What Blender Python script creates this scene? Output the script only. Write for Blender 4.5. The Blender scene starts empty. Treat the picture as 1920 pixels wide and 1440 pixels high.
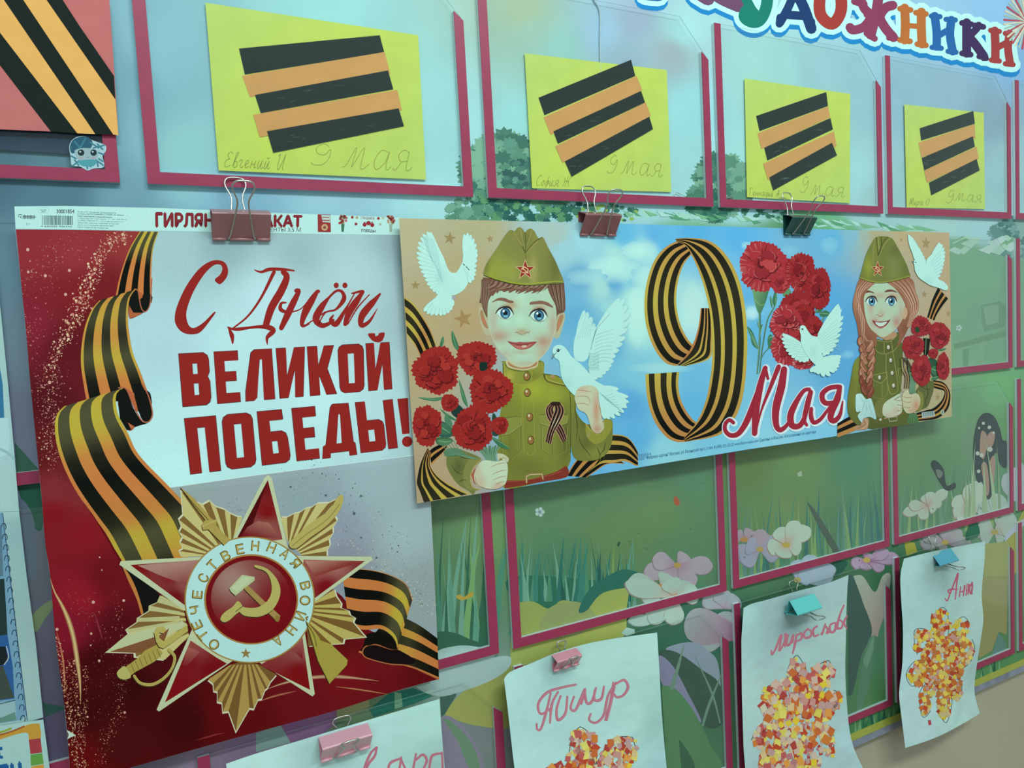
import bpy, bmesh, math, random
import numpy as np
from mathutils import Vector, Matrix, geometry, noise

SC = bpy.context.scene
COL = SC.collection
# ------------------------------------------------------------------ camera
F = 1371.0                      # focal length in pixels of the 1920x1440 frame
def _n(v):
    v = np.array(v, float); return v/np.linalg.norm(v)
EX = _n((3650-960, 482-720, F))           # wall's horizontal seen from the camera (x right, y down, z ahead)
DN = _n((2056-960, 21000-720, F)); DN = _n(DN-EX*(EX@DN))
EZ = -DN
EY = np.cross(EZ, EX)
Z0 = 1.50                       # the camera's height above the floor
CAM = np.array([0.0, -1.0, Z0])
cam = bpy.data.cameras.new('camera'); cam.sensor_width = 36; cam.lens = F/1920*36
cam.clip_start = 0.02; cam.clip_end = 50
cam_ob = bpy.data.objects.new('camera', cam); COL.objects.link(cam_ob)
R = Matrix(((EX[0], -EX[1], -EX[2]), (EY[0], -EY[1], -EY[2]), (EZ[0], -EZ[1], -EZ[2])))
cam_ob.matrix_world = Matrix.Translation(Vector(CAM)) @ R.to_4x4()
SC.camera = cam_ob
# ------------------------------------------------------------------ light
w = bpy.data.worlds.new('room_light'); SC.world = w; w.use_nodes = True
w.node_tree.nodes['Background'].inputs[0].default_value = (0.72, 0.98, 0.94, 1)
w.node_tree.nodes['Background'].inputs[1].default_value = 0.62
def lamp(name, loc, target, size, size_y, power, color):
    l = bpy.data.lights.new(name, 'AREA'); l.shape = 'RECTANGLE'; l.size = size; l.size_y = size_y
    l.energy = power; l.color = color
    o = bpy.data.objects.new(name, l); COL.objects.link(o); o.location = loc
    o.rotation_euler = (Vector(target)-Vector(loc)).to_track_quat('-Z', 'Y').to_euler()
    return o
TINT = (0.76, 1.0, 0.95)
lamp('ceiling_lamp', (1.35, -2.3, Z0+2.15), (0.95, 0, Z0-0.1), 1.2, 0.4, 37, TINT)
lamp('ceiling_lamp', (0.0, -2.2, Z0+2.15), (0.4, 0, Z0-0.1), 1.2, 0.4, 37, TINT)
vs = SC.view_settings
SC.display_settings.display_device = 'sRGB'
vs.view_transform = 'Standard'; vs.look = 'None'; vs.gamma = 1.0; vs.use_curve_mapping = False
vs.exposure = 0.0
# ------------------------------------------------------------------ pixel <-> wall
def P3(px, py, h=0.0):
    d = np.array([px-960.0, py-720.0, F]); t = (1.0-h)/(d@EY); p = d*t
    return (p@EX, -h, p@EZ+Z0)
def PX(X, h, Z):
    p = EX*X+EY*(1.0-h)+EZ*(Z-Z0)
    return (960+F*p[0]/p[2], 720+F*p[1]/p[2])
GAIN = (0.74, 0.97, 0.93)
def lin(c): return c/12.92 if c <= 0.04045 else ((c+0.055)/1.055)**2.4
def C(s):
    """colour as read under the room's cool light -> surface colour; uneven light across the wall stays in it"""
    if not isinstance(s, str): return s
    return tuple(min(0.93, lin(int(s[i:i+2], 16)/255)/GAIN[k]) for k, i in enumerate((0, 2, 4)))
def mix(a, b, t):
    a = C(a); b = C(b); t = max(0.0, min(1.0, t)); return tuple(x+(y-x)*t for x, y in zip(a, b))
def zm(x0, y0, s):
    """points read off an enlarged view of one region of the photograph"""
    def f(t):
        if isinstance(t, str): t = [tuple(float(v) for v in q.split(',')) for q in t.split()]
        return [(x0+x/s, y0+y/s) for x, y in t]
    return f
PT = zm(0, 0, 1)
A1, A2, A3, A4 = [zm(480*i, 0, 4) for i in range(4)]
B1, B2, B3, B4 = [zm(480*i, 360, 4) for i in range(4)]
C1, C2, C3, C4 = [zm(480*i, 720, 4) for i in range(4)]
D1, D2, D3, D4 = [zm(480*i, 1080, 4) for i in range(4)]
F1 = zm(740, 400, 5.647); F2 = zm(740, 620, 4.3647); F3 = zm(880, 520, 8); F4 = zm(1020, 540, 7.2)
F5 = zm(1370, 430, 5.333); F6 = zm(1570, 430, 6.545); F7 = zm(1570, 600, 6.545)
G1 = zm(190, 880, 3.692); G2 = zm(190, 1060, 3.692)
def smooth(p, closed=False, n=6):
    if len(p) < 3: return list(p)
    out = []; m = len(p)
    rng = range(m) if closed else range(m-1)
    for i in rng:
        a, b, c, d = (p[(i-1) % m], p[i], p[(i+1) % m], p[(i+2) % m]) if closed else (p[max(i-1, 0)], p[i], p[i+1], p[min(i+2, m-1)])
        if math.dist(b, c) < 1e-6: continue
        k = max(2, min(n, int(math.dist(b, c)/1.5)+1))
        for j in range(k):
            t = j/k
            out.append(tuple(0.5*((2*b[q])+(-a[q]+c[q])*t+(2*a[q]-5*b[q]+4*c[q]-d[q])*t*t+(-a[q]+3*b[q]-3*c[q]+d[q])*t**3) for q in (0, 1)))
    if not closed: out.append(tuple(p[-1]))
    return out
def inside(loop, x, y):
    c = np.zeros(x.shape, bool); n = len(loop)
    for i in range(n):
        x1, y1 = loop[i]; x2, y2 = loop[(i+1) % n]
        if y1 == y2: continue
        k = ((y1 > y) != (y2 > y)) & (x < (x2-x1)*(y-y1)/(y2-y1)+x1); c ^= k
    return c
def circle(cx, cy, rx, ry=None, n=24, rot=0.0):
    ry = rx if ry is None else ry
    return [(cx+rx*math.cos(a)*math.cos(rot)-ry*math.sin(a)*math.sin(rot), cy+rx*math.cos(a)*math.sin(rot)+ry*math.sin(a)*math.cos(rot)) for a in [2*math.pi*i/n for i in range(n)]]
def fill(loops, cell=None):
    if cell is None:
        flat = [p for l in loops for p in l]
        t = geometry.tessellate_polygon([[Vector((x, y, 0)) for x, y in l] for l in loops])
        return flat, [tuple(k) for k in t]
    vs_, faces, b = [], [], 0
    for l in loops:
        q = []
        for i, p in enumerate(l):
            r = l[(i+1) % len(l)]; k = max(1, int(math.dist(p, r)/cell))
            q += [(p[0]+(r[0]-p[0])*j/k, p[1]+(r[1]-p[1])*j/k) for j in range(k)]
        faces.append(list(range(b, b+len(q)))); b += len(q); vs_ += q
    o = loops[0]; xs = [p[0] for p in o]; ys = [p[1] for p in o]
    gx, gy = np.meshgrid(np.arange(min(xs)+cell/2, max(xs), cell), np.arange(min(ys)+cell/2, max(ys), cell))
    gx = gx+((np.arange(gx.shape[0]) % 2)*cell/2)[:, None]
    k = inside(o, gx, gy)
    for h in loops[1:]: k &= ~inside(h, gx, gy)
    vs_ += list(zip(gx[k].tolist(), gy[k].tolist()))
    r = geometry.delaunay_2d_cdt([Vector(v) for v in vs_], [], faces, 1, 1e-4)
    V = [(v.x, v.y) for v in r[0]]; T = [tuple(f) for f in r[2]]
    if len(loops) > 1:
        cx = np.array([sum(V[i][0] for i in t)/3 for t in T]); cy = np.array([sum(V[i][1] for i in t)/3 for t in T])
        bad = np.zeros(len(T), bool)
        for h in loops[1:]: bad |= inside(h, cx, cy)
        T = [t for t, z in zip(T, bad) if not z]
    return V, T
def union(V, T):
    """overlapping faces -> one flat area without overlaps"""
    Q = []
    for t in T:
        for k in range(1, len(t)-1):
            a, b, c = t[0], t[k], t[k+1]; A = (V[b][0]-V[a][0])*(V[c][1]-V[a][1])-(V[c][0]-V[a][0])*(V[b][1]-V[a][1])
            if abs(A) > 1e-5: Q.append((a, b, c) if A > 0 else (a, c, b))
    r = geometry.delaunay_2d_cdt([Vector(v) for v in V], [], Q, 0, 1e-5)
    return [(v.x, v.y) for v in r[0]], [tuple(f) for f, o in zip(r[2], r[5]) if len(o)]
def idw(lst, p=2.6):
    a = np.array([q[:2] for q in lst], float); c = np.array([C(q[2]) for q in lst])
    def f(x, y):
        d = ((a[:, 0]-x)**2+(a[:, 1]-y)**2)+1.0; wt = d**(-p/2); wt /= wt.sum()
        return tuple(wt@c)
    return f
def lgrad(p0, c0, p1, c1, *more):
    st = [c0, c1]+list(more); n = len(st)-1
    dx, dy = p1[0]-p0[0], p1[1]-p0[1]; L = dx*dx+dy*dy
    def f(x, y):
        t = max(0, min(0.9999, ((x-p0[0])*dx+(y-p0[1])*dy)/L))*n; i = int(t); return mix(st[i], st[i+1], t-i)
    return f
def blobs(base, lst):
    """base colour plus soft patches (x, y, rx, ry, colour, strength)"""
    L = [(x, y, rx, ry, C(c), s) for x, y, rx, ry, c, s in lst]
    bf = base if callable(base) else (lambda x, y, b=C(base): b)
    def f(x, y):
        c = bf(x, y)
        for bx, by, rx, ry, cc, s in L:
            k = s*math.exp(-(((x-bx)/rx)**2+((y-by)/ry)**2)); c = tuple(a+(b-a)*k for a, b in zip(c, cc))
        return c
    return f
# ------------------------------------------------------------------ materials
def nodes_mat(name, rough=0.5, spec=0.35, metallic=0.0, color=None, attr=False, bump=0.0, bscale=400, vary=0.0, vscale=30, coat=0.0):
    m = bpy.data.materials.new(name); m.use_nodes = True; nt = m.node_tree; b = nt.nodes['Principled BSDF']
    b.inputs['Roughness'].default_value = rough; b.inputs['Specular IOR Level'].default_value = spec; b.inputs['Metallic'].default_value = metallic
    b.inputs['Coat Weight'].default_value = coat; b.inputs['Coat Roughness'].default_value = 0.15
    src = None
    if attr:
        a = nt.nodes.new('ShaderNodeVertexColor'); a.layer_name = 'Col'; src = a.outputs[0]
    if color is not None:
        b.inputs['Base Color'].default_value = (*C(color), 1)
    tc = nt.nodes.new('ShaderNodeTexCoord')
    if vary:
        nz = nt.nodes.new('ShaderNodeTexNoise'); nz.inputs['Scale'].default_value = vscale; nz.inputs['Detail'].default_value = 6
        nt.links.new(tc.outputs['Object'], nz.inputs['Vector'])
        mr = nt.nodes.new('ShaderNodeMapRange'); mr.inputs['From Min'].default_value = 0.3; mr.inputs['From Max'].default_value = 0.7
        mr.inputs['To Min'].default_value = 1-vary; mr.inputs['To Max'].default_value = 1+vary*0.6
        nt.links.new(nz.outputs[0], mr.inputs[0])
        mx = nt.nodes.new('ShaderNodeVectorMath'); mx.operation = 'SCALE'
        if src is not None: nt.links.new(src, mx.inputs[0])
        else: mx.inputs[0].default_value = C(color)
        nt.links.new(mr.outputs[0], mx.inputs['Scale']); src = mx.outputs[0]
    if src is not None: nt.links.new(src, b.inputs['Base Color'])
    if bump:
        nz = nt.nodes.new('ShaderNodeTexNoise'); nz.inputs['Scale'].default_value = bscale; nz.inputs['Detail'].default_value = 3
        nt.links.new(tc.outputs['Object'], nz.inputs['Vector'])
        bp = nt.nodes.new('ShaderNodeBump'); bp.inputs['Strength'].default_value = bump; bp.inputs['Distance'].default_value = 0.001 if bscale > 20 else 0.008
        nt.links.new(nz.outputs[0], bp.inputs['Height']); nt.links.new(bp.outputs[0], b.inputs['Normal'])
    return m
M_MURAL = nodes_mat('mural_print', 0.5, 0.12, attr=True, vary=0.05, vscale=14)
M_POSTER = nodes_mat('poster_print', 0.45, 0.08, attr=True, vary=0.05, vscale=500)
M_PAPER = nodes_mat('drawing_paper', 0.75, 0.1, attr=True, bump=1.0, bscale=9, vary=0.03, vscale=20)
M_CARD = nodes_mat('coloured_card', 0.6, 0.1, attr=True, vary=0.06, vscale=25)
M_CRIMSON = nodes_mat('crimson_vinyl', 0.4, 0.4, color='8f2f50', vary=0.08, vscale=40)
M_EDGE = nodes_mat('pale_foam_edge', 0.6, 0.3, color='b4cfd0')
M_WIRE = nodes_mat('chrome_wire', 0.3, 0.5, metallic=1.0, color='a8b8b0')
M_WALL = nodes_mat('painted_wall', 0.7, 0.3, color='a3aa93', vary=0.05, vscale=5, bump=0.3, bscale=90)
def enamel(name, col): return nodes_mat(name, 0.3, 0.5, color=col, coat=0.3)
def clear_sheet():
    m = bpy.data.materials.new('clear_plastic'); m.use_nodes = True; nt = m.node_tree
    for n in list(nt.nodes): nt.nodes.remove(n)
    o = nt.nodes.new('ShaderNodeOutputMaterial'); mx = nt.nodes.new('ShaderNodeMixShader')
    tr = nt.nodes.new('ShaderNodeBsdfTransparent'); tr.inputs[0].default_value = (0.975, 0.985, 0.98, 1)
    gl = nt.nodes.new('ShaderNodeBsdfGlossy'); gl.inputs['Roughness'].default_value = 0.12; gl.inputs[0].default_value = (1, 1, 1, 1)
    lw = nt.nodes.new('ShaderNodeLayerWeight'); lw.inputs['Blend'].default_value = 0.5
    pw = nt.nodes.new('ShaderNodeMath'); pw.operation = 'POWER'; pw.inputs[1].default_value = 4; nt.links.new(lw.outputs['Facing'], pw.inputs[0])
    ad = nt.nodes.new('ShaderNodeMath'); ad.operation = 'MULTIPLY_ADD'; ad.inputs[1].default_value = 0.4; ad.inputs[2].default_value = 0.018; nt.links.new(pw.outputs[0], ad.inputs[0])
    nt.links.new(ad.outputs[0], mx.inputs[0]); nt.links.new(tr.outputs[0], mx.inputs[1]); nt.links.new(gl.outputs[0], mx.inputs[2])
    nt.links.new(mx.outputs[0], o.inputs[0]); return m
M_CLEAR = clear_sheet()
# ------------------------------------------------------------------ objects
def tag(o, label=None, cat=None, group=None, kind=None):
    if label: o['label'] = label
    if cat: o['category'] = cat
    if group: o['group'] = group
    if kind: o['kind'] = kind
    return o
def empty(name, loc, **k):
    o = bpy.data.objects.new(name, None); COL.objects.link(o); o.location = loc; o.empty_display_size = 0.02
    return tag(o, **k)
ORIG = {}
def link_mesh(name, me, mat, parent=None):
    o = bpy.data.objects.new(name, me); COL.objects.link(o)
    if mat is not None and not me.materials: me.materials.append(mat)
    if parent is not None: o.parent = parent
    return o
def world_pos(o):
    v = Vector((0, 0, 0))
    while o is not None: v += o.location; o = o.parent
    return v
def from_world(name, verts, faces, mat, parent=None, colors=None, mats=None, midx=None, sm=False):
    """verts in world coordinates; none of the parents is rotated. A parentless or part object keeps its own origin at its middle"""
    base = world_pos(parent) if parent is not None else Vector((0, 0, 0))
    v = np.array(verts, float); mid = (v.min(0)+v.max(0))/2
    me = bpy.data.meshes.new(name)
    me.from_pydata([tuple(q) for q in (v-mid)], [], faces)
    if colors is not None:
        a = me.color_attributes.new('Col', 'FLOAT_COLOR', 'POINT')
        a.data.foreach_set('color', np.array([(*c, 1) for c in colors], np.float32).ravel())
    if mats:
        for m in mats: me.materials.append(m)
        me.polygons.foreach_set('material_index', midx)
    if sm: me.polygons.foreach_set('use_smooth', [True]*len(me.polygons))
    me.update()
    o = link_mesh(name, me, mat, parent); o.location = Vector(mid)-base
    return o
def tube(path, r, sides=8, closed=False):
    V, Fc = [], []; n = len(path); prev = None
    for i, p in enumerate(path):
        p = Vector(p); a = Vector(path[(i-1) % n] if (i or closed) else path[0]); b = Vector(path[(i+1) % n] if (i < n-1 or closed) else path[-1])
        t = (b-a).normalized(); u = (prev-t*prev.dot(t)).normalized() if prev is not None else t.orthogonal().normalized()
        prev = u; w_ = t.cross(u)
        V += [tuple(p+(u*math.cos(2*math.pi*k/sides)+w_*math.sin(2*math.pi*k/sides))*r) for k in range(sides)]
    for i in range(n if closed else n-1):
        j = (i+1) % n
        Fc += [(i*sides+k, i*sides+(k+1) % sides, j*sides+(k+1) % sides, j*sides+k) for k in range(sides)]
    if not closed: Fc += [tuple(range(sides))[::-1], tuple((n-1)*sides+k for k in range(sides))]
    return V, Fc
def smooth3(p, n=6):
    out = []; m = len(p)
    for i in range(m-1):
        a, b, c, d = [Vector(p[k]) for k in (max(i-1, 0), i, i+1, min(i+2, m-1))]
        for j in range(n):
            t = j/n; out.append(0.5*((2*b)+(c-a)*t+(2*a-5*b+4*c-d)*t*t+(3*b-a-3*c+d)*t**3))
    out.append(Vector(p[-1])); return out
EPS = 0.000008
_txt = {}
def text_mesh(s, bold=0.0, shear=0.0):
    k = (s, bold, shear)
    if k not in _txt:
        cu = bpy.data.curves.new('t', 'FONT'); cu.body = s; cu.offset = bold; cu.shear = shear; cu.resolution_u = 3
        o = bpy.data.objects.new('t', cu); COL.objects.link(o); bpy.context.view_layer.update()
        me = bpy.data.meshes.new_from_object(o.evaluated_get(bpy.context.evaluated_depsgraph_get()))
        v = [(q.co.x, q.co.y) for q in me.vertices]; f = [tuple(p.vertices) for p in me.polygons]
        bpy.data.objects.remove(o); bpy.data.curves.remove(cu); bpy.data.meshes.remove(me)
        xs = [q[0] for q in v]; x0, x1 = min(xs), max(xs)
        _txt[k] = ([((x-x0)/(x1-x0), y) for x, y in v], f, x1-x0)
    return _txt[k]
class Sheet:
    """A flat printed or pasted sheet. Shapes are given as read in the photograph and land on the sheet's own surface on the wall;
    later shapes lie a hair above earlier ones, like layers of ink."""
    def __init__(s, name, at, h=0.0, mat=None, prof=None, root=True, parent=None, **tags):
        s.h, s.mat, s.prof = h, mat, prof
        s.base = empty(name, P3(at[0], at[1], h), **tags) if root else parent
        s.lay = np.zeros((200, 280), int); s.parts = []; s.cur = None
        if prof: s.th, s.kn = prof
    def part(s, name, label=None, thick=None, mat=None, parent=None, lift=0.0, kind=None, force=None):
        s.cur = dict(name=name, label=label, thick=thick, mat=mat, V=[], T=[], C=[], L=[], parent=parent, lift=lift, kind=kind); s.parts.append(s.cur); return s
    def hh(s, X, Z):
        t = X*math.cos(s.th)+(Z-Z0)*math.sin(s.th); k = s.kn
        if t <= k[0][0]: a, b = k[0], k[1]
        elif t >= k[-1][0]: a, b = k[-2], k[-1]
        else:
            for a, b in zip(k, k[1:]):
                if a[0] <= t <= b[0]: break
        return a[1]+(b[1]-a[1])*(t-a[0])/(b[0]-a[0])
    def surf(s, x, y, extra):
        if not s.prof: return P3(x, y, s.h+extra)
        h = s.h
        for _ in range(8):
            p = P3(x, y, h); h = s.hh(p[0], p[2])
        return P3(x, y, h+extra)
    def layer(s, V, force=None):
        xs = [v[0] for v in V]; ys = [v[1] for v in V]
        a, b = int(min(xs)//8)+16, int(max(xs)//8)+17; c, d = int(min(ys)//8)+10, int(max(ys)//8)+11
        a, c = max(a, 0), max(c, 0); reg = s.lay[c:d, a:b]
        l = int(reg.max())+1 if reg.size else 1
        if reg.size: s.lay[c:d, a:b] = l
        return l
    def add(s, V, T, col, l=None):
        l = s.layer(V) if l is None else l; p = s.cur; o = len(p['V'])
        p['V'] += V; p['T'] += [tuple(i+o for i in t) for t in T]
        if callable(col): p['C'] += [col(x, y) for x, y in V]
        elif isinstance(col, list): p['C'] += col
        else: p['C'] += [C(col)]*len(V)
        p['L'] += [l]*len(V)
    def poly(s, pts, col, holes=(), sm=False, cell=None, l=None):
        if isinstance(pts, str): pts = PT(pts)
        if sm: pts = smooth(pts, True)
        if callable(col) and cell is None: cell = 6
        V, T = fill([pts]+list(holes), cell); s.add(V, T, col, l)
    def strip(s, e1, e2, stops, n=24, sm=True, hl=None, l=None):
        """band between two edges with stripes; stops = [(frac, colour), ...] colour runs from frac to the next"""
        def res(e):
            e = smooth(e, n=8) if sm else e
            d = [0]
            for a, b in zip(e, e[1:]): d.append(d[-1]+math.dist(a, b))
            t = np.linspace(0, d[-1], n+1); a = np.array(e)
            return np.stack([np.interp(t, d, a[:, 0]), np.interp(t, d, a[:, 1])], 1)
        a, b = res(e1), res(e2); V, T, CC = [], [], []
        for k, (f0, col) in enumerate(stops):
            f1 = stops[k+1][0] if k+1 < len(stops) else 1.0; o = len(V)
            for i in range(n+1):
                for f in (f0, f1):
                    q = a[i]+(b[i]-a[i])*f; V.append((float(q[0]), float(q[1])))
                    c = C(col[0]) if isinstance(col, (tuple, list)) and isinstance(col[0], str) else C(col)
                    if isinstance(col, (tuple, list)) and isinstance(col[0], str):
                        m = hl(i/n) if hl else 0; c = mix(col[0], col[1], m)
                    CC.append(c)
            for i in range(n): T += [(o+2*i, o+2*i+1, o+2*i+3), (o+2*i, o+2*i+3, o+2*i+2)]
        s.add(V, T, CC, l)
    def stroke(s, pts, w_, col, sm=True, cap=True, l=None):
        if isinstance(pts, str): pts = PT(pts)
        wl = w_ if isinstance(w_, (list, tuple)) else [w_]*2
        p = smooth(pts) if sm else list(pts)
        p = [q for i, q in enumerate(p) if i == 0 or math.dist(q, p[i-1]) > 0.05]
        if len(p) < 2: return
        d = [0]
        for a, b in zip(p, p[1:]): d.append(d[-1]+math.dist(a, b))
        ws = np.interp(np.array(d)/d[-1], np.linspace(0, 1, len(wl)), wl)/2; V, T = [], []
        for i, q in enumerate(p):
            a, b = p[max(i-1, 0)], p[min(i+1, len(p)-1)]; L = math.dist(a, b) or 1; nx, ny = -(b[1]-a[1])/L, (b[0]-a[0])/L
            V += [(q[0]+nx*ws[i], q[1]+ny*ws[i]), (q[0]-nx*ws[i], q[1]-ny*ws[i])]
        for i in range(len(p)-1): T += [(2*i, 2*i+1, 2*i+3), (2*i, 2*i+3, 2*i+2)]
        tight = False
        for i in range(1, len(p)-1):
            a, b, c = p[i-1], p[i], p[i+1]; t = abs(math.atan2((b[0]-a[0])*(c[1]-b[1])-(b[1]-a[1])*(c[0]-b[0]), (b[0]-a[0])*(c[0]-b[0])+(b[1]-a[1])*(c[1]-b[1])))
            if t*ws[i] > 0.9*min(math.dist(a, b), math.dist(b, c)): tight = True
        if cap:
            for i, j in ((0, 1), (len(p)-1, len(p)-2)):
                r = ws[i]
                if r < 0.5: continue
                q = p[i]; a0 = math.atan2(q[1]-p[j][1], q[0]-p[j][0]); o = len(V)
                V.append(q); V += [(q[0]+r*math.cos(a0+t), q[1]+r*math.sin(a0+t)) for t in np.linspace(-math.pi/2, math.pi/2, 6)]
                T += [(o, o+k, o+k+1) for k in range(1, 6)]
        if tight: V, T = union(V, T)
        s.add(V, T, col, l)
    def text(s, t, quad, col, bold=0.0, cap=0.73, shear=0.0, l=None):
        """quad: TL TR BR BL of the capital letters' box"""
        if isinstance(quad, str): quad = PT(quad)
        V, Fc, W_ = text_mesh(t, 0.0, shear); a, b, c, d = quad
        for dx, dy in (((0, 0),) if not bold else ((-bold, 0), (bold, 0), (0, bold), (0, -bold))):
            out = []
            for u, v in V:
                v = (v+dy)/cap; u = u+dx/W_; out.append(tuple((d[k]*(1-u)+c[k]*u)*(1-v)+(a[k]*(1-u)+b[k]*u)*v for k in (0, 1)))
            s.add(out, Fc, col, l)
    def dots(s, lst, l=None):
        """lst of (x, y, r, colour)"""
        V, T, CC = [], [], []
        for x, y, r, c in lst:
            n = 5 if r < 2 else 8; o = len(V); ph = random.random()*3
            V += [(x+r*math.cos(ph+6.2832*k/n), y+r*math.sin(ph+6.2832*k/n)) for k in range(n)]
            T.append(tuple(range(o, o+n))); CC += [C(c)]*n
        if V: s.add(V, T, CC, l)
    def build(s, keep=None):
        made = {}
        for p in s.parts:
            if not p['V']: continue
            V, T, CC, L = p['V'], p['T'], p['C'], p['L']
            if s.prof:
                bm = bmesh.new(); cl = bm.verts.layers.float_color.new('c'); ll = bm.verts.layers.float.new('l')
                bv = []
                for v, c, l in zip(V, CC, L):
                    q = bm.verts.new((v[0], v[1], 0)); q[cl] = (*c, 1); q[ll] = l; bv.append(q)
                for t in T:
                    try: bm.faces.new([bv[i] for i in t])
                    except ValueError: pass
                co, si = math.cos(s.th), math.sin(s.th)
                for t, h in s.kn[1:-1]:
                    p1 = PX(t*co-0.8*si*-1, h, t*si+Z0-0.8*co) if False else PX(t*co+0.7*si, h, t*si-0.7*co+Z0)
                    p2 = PX(t*co-0.7*si, h, t*si+0.7*co+Z0)
                    nx, ny = -(p2[1]-p1[1]), p2[0]-p1[0]
                    bmesh.ops.bisect_plane(bm, geom=bm.verts[:]+bm.edges[:]+bm.faces[:], dist=1e-4, plane_co=(p1[0], p1[1], 0), plane_no=(nx, ny, 0))
                bm.verts.index_update()
                V = [(v.co.x, v.co.y) for v in bm.verts]; CC = [tuple(v[cl])[:3] for v in bm.verts]; L = [v[ll] for v in bm.verts]
                T = [tuple(v.index for v in f.verts) for f in bm.faces]; bm.free()
            W = [s.surf(x, y, l*EPS+p['lift']) for (x, y), l in zip(V, L)]
            T2 = []
            for t in T:
                a = sum(V[t[i]][0]*V[t[(i+1) % len(t)]][1]-V[t[(i+1) % len(t)]][0]*V[t[i]][1] for i in range(len(t)))
                if abs(a) < 1e-6: continue
                T2.append(t if a < 0 else t[::-1])
            T = T2
            if p['thick']:
                n = len(V); ed = {}
                for t in T:
                    for i in range(len(t)):
                        e = (t[i], t[(i+1) % len(t)]); ed[e] = 1
                Bk = [s.surf(x, y, -p['thick']+p['lift']) for x, y in V]
                Fs = list(T)+[tuple(i+n for i in t[::-1]) for t in T]+[(b, a, a+n, b+n) for (a, b) in ed if (b, a) not in ed]
                W = W+Bk; CC = CC+CC; T = Fs
            par = p['parent'] if p['parent'] is not None else s.base
            if isinstance(par, str): par = made[par]
            o = from_world(p['name'], W, T, p['mat'] or s.mat, par, colors=CC)
            if p['label']: o['label'] = p['label']
            if p['kind']: o['kind'] = p['kind']
            made[p['name']] = o; p['obj'] = o
        return made
RND = random.Random(7)
random.seed(11)
GB = ('0a0d08', '4e5034')        # black stripe, its sheen
GO = ('c07a40', 'b4ac3c')        # orange stripe, its sheen
GEORGE = [(0, GO), (0.05, GB), (0.235, GO), (0.405, GB), (0.59, GO), (0.76, GB), (0.95, GO)]
# ================================================================== wall, floor
def box(name, x0, x1, y0, y1, z0, z1, mat, parent=None):
    v = [(x, y, z) for x in (x0, x1) for y in (y0, y1) for z in (z0, z1)]
    f = [(0, 1, 3, 2), (4, 6, 7, 5), (0, 4, 5, 1), (2, 3, 7, 6), (0, 2, 6, 4), (1, 5, 7, 3)]
    return from_world(name, v, f, mat, parent)
tag(box('wall_back', -2.2, 3.8, 0.016, 0.12, 0, 2.95, M_WALL), kind='structure')
M_FLOOR = nodes_mat('linoleum', 0.5, 0.4, color='8a8a7c', vary=0.1, vscale=8)
tag(box('floor', -2.2, 3.8, -3.6, 0.12, -0.05, 0, M_FLOOR), kind='structure')
M_CEIL = nodes_mat('ceiling_paint', 0.8, 0.2, color='a8bcb4', vary=0.03, vscale=6)
# ================================================================== the notice board
board = Sheet('notice_board', (1000, 700), 0.0, M_MURAL,
    label='large stand printed with a painted meadow scene under clear pockets with crimson edges', cat='notice board')
board.base.name = 'notice_board'
BR, BB = 2.35, -0.868
bo = []
for a, b in [((-0.7, 0.95), (BR, 0.95)), ((BR, 0.95), (BR, BB)), ((BR, BB), (-0.7, BB)), ((-0.7, BB), (-0.7, 0.95))]:
    for i in range(24): bo.append(PX(a[0]+(b[0]-a[0])*i/24, 0, a[1]+(b[1]-a[1])*i/24+Z0))
sky = idw([(0, 0, '7fb2c4'), (230, 150, '74aab8'), (240, 370, '6fa0b0'), (0, 330, '4b7382'), (120, 360, '527c8a'), (30, 500, '6f9aae'), (60, 640, '7b98ac'), (40, 800, '76809c'),
  (300, 100, '88c0cc'), (350, 300, '90cdd0'), (600, 60, '9adcdc'), (800, 200, '9ddcdc'), (830, 380, 'a2dee0'), (640, 370, '93c8d4'), (450, 370, '7fb4c8'), (985, 20, 'a2c0a0'), (1000, 60, '98c4b4'), (1050, 90, '92ccc4'),
  (1190, 40, '98b4c8'), (1170, 110, '94b8c8'), (1260, 100, '9cb4bc'), (1130, 60, '98c4dc'), (1280, 60, 'a0dcdc'), (1300, 200, '98dce0'), (1000, 240, '98dcdc'), (1420, 130, 'a0d8d4'), (1560, 150, '94c8d0'), (1380, 300, 'a0dedd'), (1600, 330, 'a0d8dc'),
  (1700, 180, '8cbccc'), (1780, 180, '90b8cc'), (1850, 220, '84a8bc'), (1860, 30, '88c0e4'), (1800, 60, '90c4e0'), (1890, 110, '7cb0d8'), (1660, 380, '98c8c8'), (1750, 420, '9cccc8'), (1860, 400, '98c8cc'), (1900, 300, '98c8d0')], 3)
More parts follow.
